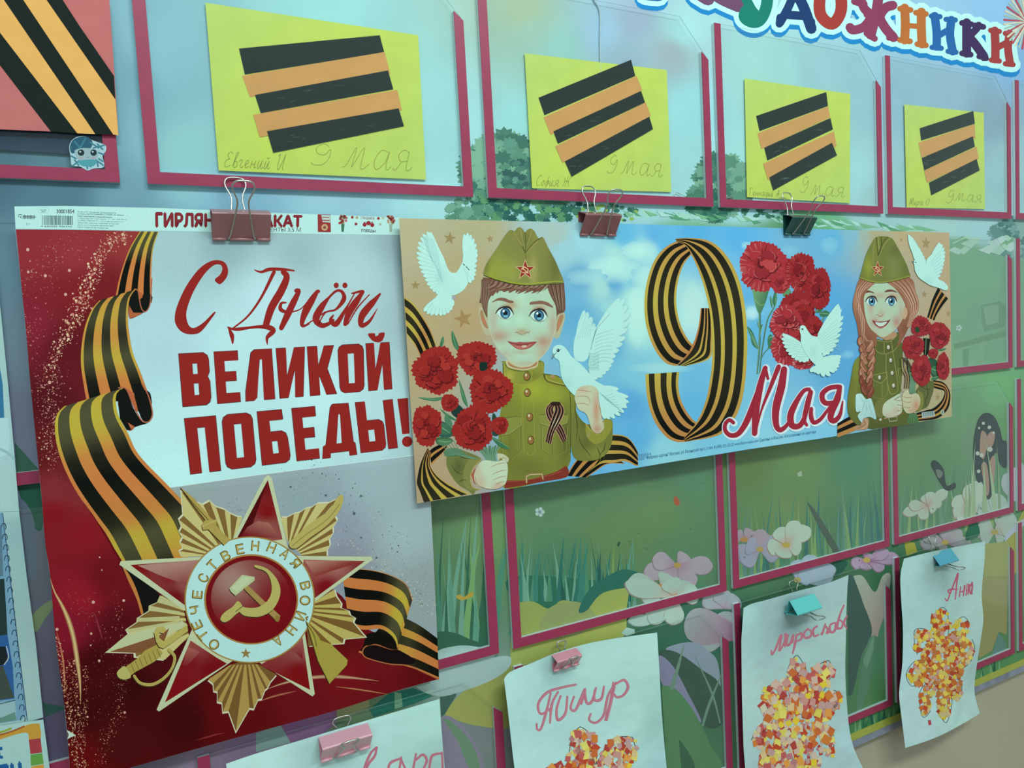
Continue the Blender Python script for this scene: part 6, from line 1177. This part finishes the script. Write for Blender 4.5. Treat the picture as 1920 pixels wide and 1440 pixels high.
c4 = card('small yellow card with striped paper, rightmost of the yellow ones', A4('1022,783 1618,845')+[(1847, 392), (1700, 389)], [(A4('1137,962 1540,832 1552,928 1148,1055'), 'b'), (A4('1128,1070 1550,930 1555,1035 1150,1182'), 'o'), (A4('1153,1185 1537,1022 1552,1100 1172,1278'), 'b'), (A4('1172,1280 1565,1100 1580,1190 1192,1370'), 'o'), (A4('1208,1370 1565,1192 1588,1278 1225,1465'), 'b')],
     [('Мира О', '1706,370 1745,372 1742,385 1704,384', 0.6), ('9', '1780,356 1792,358 1786,382 1774,380', 0.6), ('мая', '1796,352 1846,356 1843,380 1790,376', 0.6)], g=ygr(1696, 195, 1846, 390))
XR = P3(222, 252, 0.010)
def wp(X, Z, h): return PX(X, h, Z+Z0)
tlc = wp(-0.305, 0.47, 0.010)
rc = Sheet('striped_card', (110, 120), 0.0105, M_CARD, label='coral red card with yellow and black diagonal stripes in the upper left corner', cat='card')
rc.part('card_base', thick=0.0004); RED = lgrad((0, 0), 'b86c6c', (100, 240), 'b4706c')
br_ = [(222, 253), (95, 246.5), (0, 242.5)]; lf = wp(-0.305, 0.275, 0.0105)
rc.poly([tlc, wp(-0.012, 0.47, 0.0105), (205, 0), (213.7, 125)]+br_+[lf], RED, cell=14, l=0)
TA, TB = wp(-0.29, 0.466, 0.0105), wp(-0.014, 0.466, 0.0105)
def ext(a, b):
    """where the strip's edge through a and b meets the card's top edge"""
    d1, d2 = (a[0]-b[0], a[1]-b[1]), (TB[0]-TA[0], TB[1]-TA[1]); t = ((TA[0]-a[0])*d2[1]-(TA[1]-a[1])*d2[0])/(d1[0]*d2[1]-d1[1]*d2[0]); return (a[0]+d1[0]*t, a[1]+d1[1]*t)
EDG = [A1(q) for q in ('0,490 380,985', '0,245 580,1000', '30,0 715,1005', '175,0 850,1010', '350,0 865,745 888,1014', '470,0 600,200 855,570')]
for i in range(5):
    c = 'bobob'[i]; L_, R_ = EDG[i], EDG[i+1]
    if i == 4: L_ = L_[:2]
    p = [ext(L_[0], L_[1])]+L_+R_[1:][::-1]+[R_[0], ext(R_[0], R_[1])]
    rc.part('black_strip' if c == 'b' else 'yellow_strip', thick=0.00012, lift=0.00016+0.00014*i); rc.poly(p, '16211e' if c == 'b' else 'd8ae60')
rc.build(); rc.base.name = 'striped_card'
ds = Sheet('dark_sheet', (100, 265), 0.0035, M_CARD, label='dark blue sheet showing below the coral card in the corner pocket', cat='paper')  # sheet fills the dark area below the coral card, paling downward
ds.part('sheet', thick=0.0003); ds.poly([(-60, 150), (208, 165), (209, 294), (100, 287), (-60, 277)], lgrad((0, 240), '1c2c40', (0, 292), '34485c'), cell=14, l=0); ds.build(); ds.base.name = 'dark_sheet'
st = Sheet('snowflake_sticker', (164, 287), 0.0075, M_CARD, label='little blue snowflake sticker with a smiling face on the corner pocket', cat='sticker')
st.part('backing', thick=0.0002); st.poly(smooth(A1('520,1090 560,1035 630,1020 690,1050 730,1065 790,1090 795,1130 770,1170 780,1250 700,1265 655,1278 600,1250 540,1240 530,1180'), True), '9cc4cc', l=0)
st.part('printed_snowflake', 'teal crystals round a pale face')
st.poly(smooth(A1('525,1095 560,1040 640,1025 690,1055 680,1110 600,1130 540,1150'), True), '2c5c70')
for q in ('560,1060 600,1110', '640,1040 600,1110', '680,1070 740,1110', '700,1110 780,1090', '730,1080 770,1120', '700,1130 780,1160', '720,1200 775,1240', '740,1190 770,1210', '730,1215 735,1250', '655,1200 655,1265', '630,1220 680,1250', '600,1200 550,1240', '560,1200 590,1240', '535,1170 570,1190'): st.stroke(A1(q), 3.0, '3c7c8c', sm=False)
st.poly(smooth(A1('560,1130 640,1110 730,1130 725,1190 660,1215 590,1200'), True), '8cb0b4')
for x in (608, 702): st.poly(A1(circle(x, 1145, 24, 24)), '24343c'); st.poly(A1(circle(x-6, 1138, 7, 7)), 'b0d0d0'); st.poly(A1(circle(x, 1185, 20, 9)), '9c9ca8')
st.stroke(A1('645,1175 655,1182 668,1175'), 0.7, '3c4c54'); st.poly(smooth(A1('590,1205 720,1200 700,1245 620,1245'), True), '4c98a0'); st.build(); st.base.name = 'snowflake_sticker'
# ================================================================== children's drawings
PAP = 'aedcd6'
SCR = ['b84c30', 'c87c38', 'd8c83c', 'd0cc5c', 'a8443c', 'c09488', 'd0c08c', 'b8605c', 'd89c4c', 'c8b4a0', 'd8d870', 'b07c80', 'c06c38', 'c8bca8', 'b89c98', 'c8ccb0']
def scraps(sh_, regions, n, s_, seed, stuff=False, cols=SCR):
    rr = random.Random(seed); xs = [p[0] for g in regions for p in g]; ys = [p[1] for g in regions for p in g]; k = 0; tries = 0
    if stuff: sh_.part('paper_scraps', 'tiny torn bits of coloured paper', lift=0.0003, kind='stuff')
    cell = {}
    while k < n and tries < n*60:
        tries += 1; x, y = rr.uniform(min(xs), max(xs)), rr.uniform(min(ys), max(ys))
        if not any(inside(g, np.array([x]), np.array([y]))[0] for g in regions): continue
        key = (int(x/(s_*0.62)), int(y/(s_*0.62)))
        if cell.get(key, 0) > 1: continue
        cell[key] = cell.get(key, 0)+1
        a = rr.uniform(0, 1.57); q = s_*rr.uniform(0.42, 0.68); e = rr.uniform(0.75, 1.2)
        pts = [(x+q*math.cos(a+j*1.5708+rr.uniform(-.2, .2))*e, y+q*math.sin(a+j*1.5708+rr.uniform(-.2, .2))*1.1) for j in range(4)]
        if not stuff: sh_.part('paper_scrap', thick=0.00012, lift=0.00025+0.00004*(k % 9))
        sh_.poly(pts, cols[int(rr.random()*len(cols))]); k += 1
def outlinep(sh_, lst, cv, w_=1.2):
    sh_.part('marker_outline', 'thin dark marker outline of the petals', lift=0.00012)
    for q in lst: sh_.stroke(cv(q), w_, '2c3c40')
def drawing(label, at, outl, shade, prof, h):
    s_ = Sheet('flower_drawing', at, h, M_PAPER, prof=prof, label=label, cat='drawing', group='paper mosaic flower drawings hung from clips')
    s_.part('paper', thick=0.0003); s_.poly(outl, (lambda x, y: tuple(min(0.93, k*1.16) for k in shade(x, y))), cell=12, l=0); return s_  # shade from curl and clips is painted into the white paper's tones
X_ = lambda px, py=1250: P3(px, py)[0]
PK, PK2 = 'b47484', 'c0909c'
# first drawing, lower left of centre
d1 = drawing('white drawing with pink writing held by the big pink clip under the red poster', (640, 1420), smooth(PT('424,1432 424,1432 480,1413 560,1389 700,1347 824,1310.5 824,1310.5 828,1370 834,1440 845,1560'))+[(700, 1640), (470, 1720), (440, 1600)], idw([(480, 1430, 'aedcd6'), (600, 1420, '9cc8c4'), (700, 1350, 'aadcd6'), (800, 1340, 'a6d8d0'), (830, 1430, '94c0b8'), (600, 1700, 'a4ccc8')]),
    (0.0, [(-5, 0.034), (X_(430), 0.034), (X_(560), 0.018), (X_(640), 0.016), (X_(720), 0.018), (X_(830), 0.034), (5, 0.034)]), 0.02)
d1.part('marker_name', 'pink marker handwriting')
M2 = lambda q, w_=4.5, c=PK: d1.stroke(D2(q), [w_*0.9, w_*1.2, w_*1.0], c)
for q in ('905,1285 860,1330 820,1420 800,1500', '905,1290 890,1350 850,1400 830,1440', '860,1480 830,1500', '1080,1370 1010,1400 990,1450', '1090,1360 1070,1480', '1090,1380 1130,1470', '1200,1335 1180,1440', '1200,1380 1250,1340 1280,1380 1260,1440', '1390,1330 1320,1350 1300,1440', '1395,1325 1400,1440'): M2(q)
d1.build()
# the second
d2 = drawing('white drawing of a mosaic flower under the small pink clip', (1100, 1330), smooth(PT('945,1273 945,1273 958,1259 1000,1242 1040,1225 1100,1207 1160,1196 1232,1186 1232,1186 1236,1250 1241,1340 1250,1440 1262,1560'))+[(1150, 1600), (985, 1640), (970, 1480), (962, 1420), (952, 1330)],
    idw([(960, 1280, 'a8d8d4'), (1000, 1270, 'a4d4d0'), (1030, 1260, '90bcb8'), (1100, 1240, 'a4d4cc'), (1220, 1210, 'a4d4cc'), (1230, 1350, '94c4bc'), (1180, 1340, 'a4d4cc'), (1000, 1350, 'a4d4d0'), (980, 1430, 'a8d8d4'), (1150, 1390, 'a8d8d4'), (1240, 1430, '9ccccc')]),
    (0.0, [(-5, 0.030), (X_(945), 0.030), (X_(1000), 0.02), (X_(1060), 0.016), (X_(1120), 0.018), (X_(1180), 0.024), (X_(1240), 0.034), (5, 0.034)]), 0.02)
d2.part('marker_name', 'pink marker handwriting')
for q in ('480,815 380,835 270,870 205,940 197,1000 225,1035 300,985', '290,880 265,990 220,1140 190,1150 185,1110', '345,870 300,960 285,1100', '365,900 335,1000 345,1080 400,1030 415,905', '465,905 440,990 480,1000 545,850 540,900 520,960', '545,850 560,950 600,940 630,840', '620,860 620,930 670,920 690,830', '760,800 740,940 700,1080', '590,1035 580,1080 630,1100 690,1040 720,900 780,800', '780,810 840,780 870,830 840,890 790,910 770,890', '770,830 730,1000 710,1080'):
    d2.stroke(D3(q), [4.0, 5.6, 4.0], PK); d2.stroke([(x+1, y) for x, y in D3(q)], 1.0, PK2)
R2 = [smooth(D3(q), True) for q in ('430,1440 425,1300 440,1200 500,1150 600,1180 650,1280 635,1400 620,1460', '650,1440 705,1290 800,1220 920,1215 935,1300 910,1400 850,1460', '258,1460 300,1425 350,1415 390,1440 480,1500 800,1500 700,1600 400,1600')]
outlinep(d2, ('425,1440 430,1310 460,1200 503,1135 540,1145 580,1175', '600,1180 635,1280 632,1400 625,1440', '625,1430 700,1290 790,1215 850,1203 905,1210', '905,1210 925,1300 910,1390', '260,1440 300,1415 350,1412 390,1430'), D3, 1.3); scraps(d2, R2, 260, 8, 12, stuff=True); scraps(d2, R2, 150, 14, 2); d2.build()
# the third
d3 = drawing('white drawing with the largest mosaic flower, hung under the mint clip', (1490, 1280), smooth(PT('1394,1140 1394,1140 1410,1132 1440,1124 1500,1107 1550,1094 1591,1078 1591,1078 1588,1120 1586,1200 1585,1260 1588,1320 1593,1370 1602,1405 1618,1440 1650,1500'))+[(1560, 1540), (1420, 1580), (1402, 1500), (1394, 1400), (1391, 1300), (1390, 1200)],
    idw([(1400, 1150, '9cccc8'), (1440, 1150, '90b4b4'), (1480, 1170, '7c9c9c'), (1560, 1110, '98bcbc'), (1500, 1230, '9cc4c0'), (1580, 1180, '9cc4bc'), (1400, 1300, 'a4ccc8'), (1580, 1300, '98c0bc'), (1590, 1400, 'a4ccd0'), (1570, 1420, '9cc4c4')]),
    (0.0, [(-5, 0.024), (X_(1390), 0.028), (X_(1430), 0.020), (X_(1480), 0.018), (X_(1530), 0.022), (X_(1590), 0.036), (5, 0.038)]), 0.02)
d3.part('marker_name', 'pink marker handwriting')
for q in ('25,560 30,590 60,540 100,440 90,520 80,560', '90,560 130,480 130,430 125,530', '150,440 140,520 170,500 190,440 185,500', '215,440 200,520 185,580', '210,450 250,430 250,470 215,490', '300,395 270,430 280,465 320,450 320,410 290,400', '370,375 340,400 345,450 380,440', '430,360 405,440 400,430', '425,370 450,400 440,430 460,420', '500,350 465,370 470,420 500,410 510,350 520,400', '570,220 540,290 520,380 550,390 560,350 540,330', '592,300 570,350 590,390'):
    d3.stroke(D4(q), [3.2, 4.8, 3.2], PK)
RG3 = D4('-30,860 0,830 90,800 140,780 150,700 205,610 270,680 290,740 330,720 380,660 460,645 495,720 470,800 420,860 480,870 552,890 530,970 480,1050 400,1110 460,1130 492,1200 495,1340 410,1355 370,1450 340,1560 -40,1560 -60,1400 -50,1300 -125,1235 -60,1110 -10,1080 -45,980')
outlinep(d3, ('150,800 145,720 170,650 215,595 255,640 285,700 290,820', '335,710 370,670 420,645 462,640 470,720 455,800 410,870', '410,890 450,870 500,860 540,890 520,960 480,1050 430,1090', '-40,980 -30,860 40,810 95,805', '-125,1230 -60,1120 10,1070 40,1060', '-20,960 10,1010 45,1040', '455,1120 490,1180 495,1330', '230,1440 225,1380 235,1340', '190,1440 200,1400'), D4); scraps(d3, [RG3], 700, 8, 13, stuff=True); scraps(d3, [RG3], 298, 15, 3); d3.build()
# the fourth
d4 = drawing('curling white drawing of a small mosaic flower under the sky blue clip', (1766, 1220), smooth(D4('1020,-130 1020,-130 1240,-185 1628,-260 1628,-260 1625,-130 1612,0 1603,150 1615,330 1592,500 1562,700 1548,850 1565,950 1588,1030 1588,1030 1440,1120 1250,1215 1030,1290 1030,1290 1010,1130 985,920 988,820 1008,650 1012,400 1000,200 993,0'), True, 5),
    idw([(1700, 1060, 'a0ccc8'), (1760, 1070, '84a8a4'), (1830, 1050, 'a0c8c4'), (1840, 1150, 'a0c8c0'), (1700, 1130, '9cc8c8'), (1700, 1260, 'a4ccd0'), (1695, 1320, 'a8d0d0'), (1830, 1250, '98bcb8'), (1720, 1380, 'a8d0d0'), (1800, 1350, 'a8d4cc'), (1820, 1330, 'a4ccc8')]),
    (0.12, [(-5, 0.03), (X_(1690), 0.040), (X_(1720), 0.026), (X_(1760), 0.020), (X_(1800), 0.026), (X_(1845), 0.040), (5, 0.045)]), 0.02)
d4.part('marker_name', 'pink marker handwriting')
for q in ('1330,170 1345,185 1370,120 1410,20 1425,-20 1415,60 1405,175', '1360,130 1350,110 1380,100 1420,100', '1445,80 1435,155', '1440,120 1470,110 1475,70 1465,150', '1495,60 1485,145', '1487,110 1505,100 1508,60 1500,140', '1530,50 1512,90 1520,135 1532,90 1530,45 1530,135'): d4.stroke(D4(q), [2.2, 3.4, 2.2], 'b05c74')
RG4 = D4('1290,250 1345,270 1360,380 1420,335 1480,315 1510,350 1500,430 1460,490 1530,480 1545,540 1520,620 1450,690 1450,800 1455,900 1410,930 1360,880 1375,980 1340,1090 1270,1020 1280,900 1220,900 1215,1000 1160,1040 1140,950 1150,870 1190,810 1110,820 1050,780 1065,690 1120,640 1170,620 1110,580 1100,450 1110,415 1200,410 1240,440 1230,320 1260,280')
outlinep(d4, ('1240,400 1240,320 1295,240 1340,260 1355,350 1350,470', '1420,330 1470,305 1510,350', '1215,415 1150,393 1100,410 1100,500 1120,590', '1455,700 1520,640 1550,540 1530,475', '1155,630 1100,640 1050,700 1038,760 1075,825 1130,810 1195,790', '1190,800 1140,870 1140,980 1160,1055 1190,1050 1220,1010', '1360,870 1380,960 1340,1098 1290,1050', '1360,890 1410,930 1450,900 1455,810'), D4, 1.0)
scraps(d4, [RG4], 520, 9.5, 5, stuff=True, cols=['b84c30', 'c08040', 'd0c040', 'c8c468', 'a8442c', 'c0988c', 'c8bc8c', 'c06c30', 'd8cc5c', 'b0743c'])
d4.part('paper_scrap', thick=0.0001, lift=0.0003); d4.poly(D4('1200,1082 1220,1080 1226,1115 1205,1120'), 'a84448'); d4.build()
# ================================================================== sheets at the left edge
ls = Sheet('photo_sheet', (30, 1000), 0.012, M_POSTER, label='tall white sheet with spiral bound photographs at the left edge', cat='poster')
ls.part('sheet', thick=0.0004)
ls.poly([(0, 572), (5, 620), (15, 720), (26, 840), (36, 960), (50, 1080), (67, 1205), (81, 1345), (60, 1352), wp(P3(30, 900)[0]-0.34, -0.44, 0.012), wp(P3(30, 900)[0]-0.34, 0.2, 0.012), wp(P3(2, 590)[0], 0.2, 0.012)], idw([(2, 620, '9cc8c4'), (15, 850, 'a0cccc'), (20, 940, 'a0ccc8'), (30, 1000, '8cb8b8'), (45, 1150, '90b8b4'), (60, 1300, '98c0bc')]), cell=14, l=0)
ls.part('printed_photos', 'blue toned photographs beside a spiral binding'); ls.poly('-170,700 0,690 5,720 8,783 -170,800', '34749c'); ls.poly(smooth(PT('-30,786 10,784 16,792 14,850 -30,860')), 'a8d8d8'); ls.stroke('0,842 16,850 26,860', 5, '8cbcbc')
ls.stroke('-60,962 36,959', 0.9, '6ca0a0', sm=False)
ls.poly([(0, 962), (5, 962), (50, 1340), (40, 1350), (0, 1356), (-60, 1360), (-60, 966)], '6c9cb4'); ls.stroke([(5, 962), (18, 1075), (51, 1350)], 1.6, '2c4c6c', sm=False)
for i in range(19):
    y = 985+i*20; x = 1+(y-962)*0.1; ls.stroke(smooth([(x-1, y+5), (x+1, y-2), (x+6, y-3), (x+8, y+3), (x+7, y+7)]), 1.7, '2c4458')
for q, c in (('-40,1090 8,1085 12,1150 14,1190 -40,1196', '243838'), ('-40,1196 14,1190 24,1250 27,1310 -40,1318', '2c5c94'), ('-40,1215 10,1212 15,1235 6,1247 -40,1250', '1c2428'), ('-40,1255 6,1248 20,1290 27,1308 -40,1318', '3c4c44'), ('-40,1322 28,1314 31,1350 -40,1360', '8cb4b8'), ('-40,1350 4,1345 28,1335 31,1350 -40,1362', '5c8c7c'), ('-40,990 3,985 6,1080 -40,1086', '54788c')): ls.poly(q, c)
ls.stroke('12,1212 16,1232 8,1246', 1.8, 'a8c0bc'); ls.stroke('0,1320 28,1313', 1.4, '1c3c4c', sm=False); ls.build(); ls.base.name = 'photo_sheet'
lt = Sheet('lettered_sign', (40, 1400), 0.016, M_POSTER, label='white sign with blue capitals and a many coloured border at the lower left corner', cat='sign')
lt.part('panel', thick=0.002); lt.poly([wp(P3(90, 1440)[0]-0.34, -0.445, 0.016), (0, 1361), (60, 1352), (81, 1349), (88, 1400), (93, 1440), (100, 1500), wp(P3(90, 1440)[0]-0.34, -0.55, 0.016)], '9ccac4', l=0)
lt.part('printed_border', 'yellow, red and green blocks of the border'); lt.poly(smooth(PT('-40,1384 20,1372 55,1358 74,1357 74,1357 76,1384 54,1387 54,1387 50,1374 20,1380 -40,1400'), True), 'b8943c'); lt.stroke('-20,1384 20,1372 45,1362', 3, '98582c'); lt.stroke('-20,1378 5,1372 20,1366', 4, '8ca03c')
for q, c in (('54,1387 76,1384 79,1411 57,1414', '9c4044'), ('57,1415 79,1412 82,1432 58,1436', '5c9c48'), ('59,1437 82,1433 84,1460 60,1462', 'c0983c')): lt.poly(q, c)
lt.part('blue_capitals', 'blue capital letters')
for q in ('0,1400 4,1399 6,1418 0,1420', '1,1418 8,1417', '-8,1440 -4,1470'): pass
lt.poly('-10,1402 4,1400 5,1406 0,1407 1,1417 5,1417 6,1422 -10,1424', '205c94'); lt.text('ДН', [(-6, 1438), (38, 1430), (42, 1462), (-3, 1470)], '205c94', bold=0.07); lt.build(); lt.base.name = 'lettered_sign'
# ================================================================== binder clips
def rot(o, u, t): return (o*math.cos(t)+u*math.sin(t), -o*math.sin(t)+u*math.cos(t))
def clip(label, jaw, wpx, L, d, tilt, col, ff, fb, HL=0.066, yaw=0.0, group=None, hw=0.42, roll=0.0):
    """jaw: (pixel x, pixel y, height off the wall) of the middle of the biting edge; ff, fb: lean of the front and back handle"""
    J = P3(*jaw); t = math.radians(tilt)
    root = empty('binder_clip', J, label=label, cat='binder clip', group='binder clips holding papers under the pockets')
    mat = enamel('clip_enamel', col); cy_, sy_ = math.cos(yaw), math.sin(yaw); cr, sr = math.cos(roll), math.sin(roll)
    def at(x, o, u): x, u = x*cr-u*sr, x*sr+u*cr; return (J[0]+x*cy_+o*sy_, J[1]-(o*cy_-x*sy_), J[2]+u)
    H = math.sqrt(L*L-d*d/4); r = 0.0022
    sec = [(-0.0010, 0)]; 
    for cx_, a0, a1 in ((-1, math.pi, math.pi/2), (1, math.pi/2, 0)):
        for k in range(5):
            a = a0+(a1-a0)*k/4; sec.append((cx_*(d/2-r)+r*math.cos(a), H-r+r*math.sin(a)))
    sec.append((0.0010, 0)); sec = [rot(o, u, t) for o, u in sec]; n = len(sec); V, Fs = [], []
    mid = (sum(p[0] for p in sec)/n, sum(p[1] for p in sec)/n)
    inn = []
    for i, p in enumerate(sec):
        a, b = sec[max(i-1, 0)], sec[min(i+1, n-1)]; q = (b[0]-a[0], b[1]-a[1]); l = math.hypot(*q); nx, ny = q[1]/l, -q[0]/l
        inn.append((p[0]+nx*0.0006, p[1]+ny*0.0006))
    w2 = wpx/2
    for x in (-w2, w2):
        V += [at(x, *p) for p in sec]+[at(x, *p) for p in inn]
    m = 2*n
    for i in range(n-1): Fs += [(i, i+1, m+i+1, m+i)[::-1], (n+i, n+i+1, m+n+i+1, m+n+i), (i, n+i, n+i+1, i+1)[::-1], (m+i, m+i+1, m+n+i+1, m+n+i)[::-1]]
    Fs += [(0, n, m+n, m), (n-1, m+n-1, m+2*n-1, 2*n-1)[::-1]]
    body = from_world('clip_body', V, Fs, mat, root, sm=False)
    body['label'] = 'enamelled sheet steel body'
    for sgn, nm in ((1, 0), (-1, 1)):
        c = rot(sgn*0.0026, 0.0006, t)
        for x0, x1 in ((-w2, -w2*0.55), (-w2*0.42, w2*0.42), (w2*0.55, w2)):
            V, Fs = tube([at(x0, *c), at(x1, *c)], 0.0021, 10); from_world('rolled_lip', V, Fs, mat, root, sm=True)
    hp = [(-.50*hw/.42, 0), (-.50*hw/.42, .02), (-.44*hw/.42, .08), (-.25, .5), (-.22, .68), (-.40, .86), (-.36, .96), (-.18, 1.0), (.18, 1.0), (.36, .96), (.40, .86), (.22, .68), (.25, .5), (.44*hw/.42, .08), (.50*hw/.42, .02), (.50*hw/.42, 0)]
    for sgn, lean in ((1, ff), (-1, fb)):
        c = rot(sgn*0.0030, 0.0006, t); le = math.radians(lean); path = []
        for x, y in hp: path.append(at(x*w2*0.9, c[0]+sgn*0.001+math.sin(le)*y*HL, c[1]+math.cos(le)*y*HL))
        V, Fs = tube(smooth3(path, 6), 0.0011, 8); from_world('wire_handle', V, Fs, M_WIRE, root, sm=True)
    return root
clip('wide dusty pink binder clip biting the top margin of the red poster', (453, 449, 0.031), 0.068, 0.037, 0.023, 20, '8c666a', 41, -12, 0.080)
clip('brown binder clip on the banner below the second yellow card', (1120, 441, 0.033), 0.067, 0.036, 0.023, 18, '80585a', 42, -12, 0.080)
clip('dark green binder clip on the banner near its right half', (1493, 440, 0.033), 0.064, 0.036, 0.023, 18, '184e48', 42, -12, 0.080)
clip('big glossy pink binder clip on the leftmost drawing below the red poster', (648, 1412, 0.022), 0.068, 0.032, 0.025, 14, 'c8a0ac', 42, -8, 0.046)
clip('small pink binder clip under the yellow flower tops', (1060, 1250, 0.020), 0.046, 0.025, 0.020, 16, 'bc8a96', 44, -8, 0.038)
clip('mint green binder clip turned outward on the third drawing', (1496, 1143, 0.022), 0.066, 0.030, 0.030, 50, '50b8b4', 88, -8, 0.052)
clip('small sky blue binder clip on the rightmost drawing', (1756, 1054, 0.026), 0.066, 0.030, 0.030, 50, '3c94a8', 88, -8, 0.054)
# ================================================================== small things in the pockets
def wire(name, label, cat, pts, h, r, mat, group=None):
    q = smooth3([P3(x, y, h) for x, y in pts], 5); V, Fs = tube(q, r, 6); o = from_world(name, V, Fs, mat, None, sm=True); tag(o, label, cat, group)
wire('paper_clip', 'bent wire paper clip lying in the pocket right of the second yellow card', 'paper clip', B3('1310,55 1230,40 1215,25 1225,8 1245,8 1330,55 1250,35'), 0.003, 0.0005, M_WIRE)
wire('paper_clip', 'straightened wire clip lying left of the third yellow card', 'paper clip', B3('1570,58 1600,45 1660,38 1650,30 1600,50'), 0.003, 0.0005, M_WIRE)
M_SIL = nodes_mat('clear_hose', 0.15, 0.5, color='a0c8cc', coat=0.5)
wire('plastic_cord', 'pale clear cord hanging behind the second yellow card', 'cord', A3('600,-30 620,10 650,60 662,140 660,300 665,560'), 0.0022, 0.0012, M_SIL)
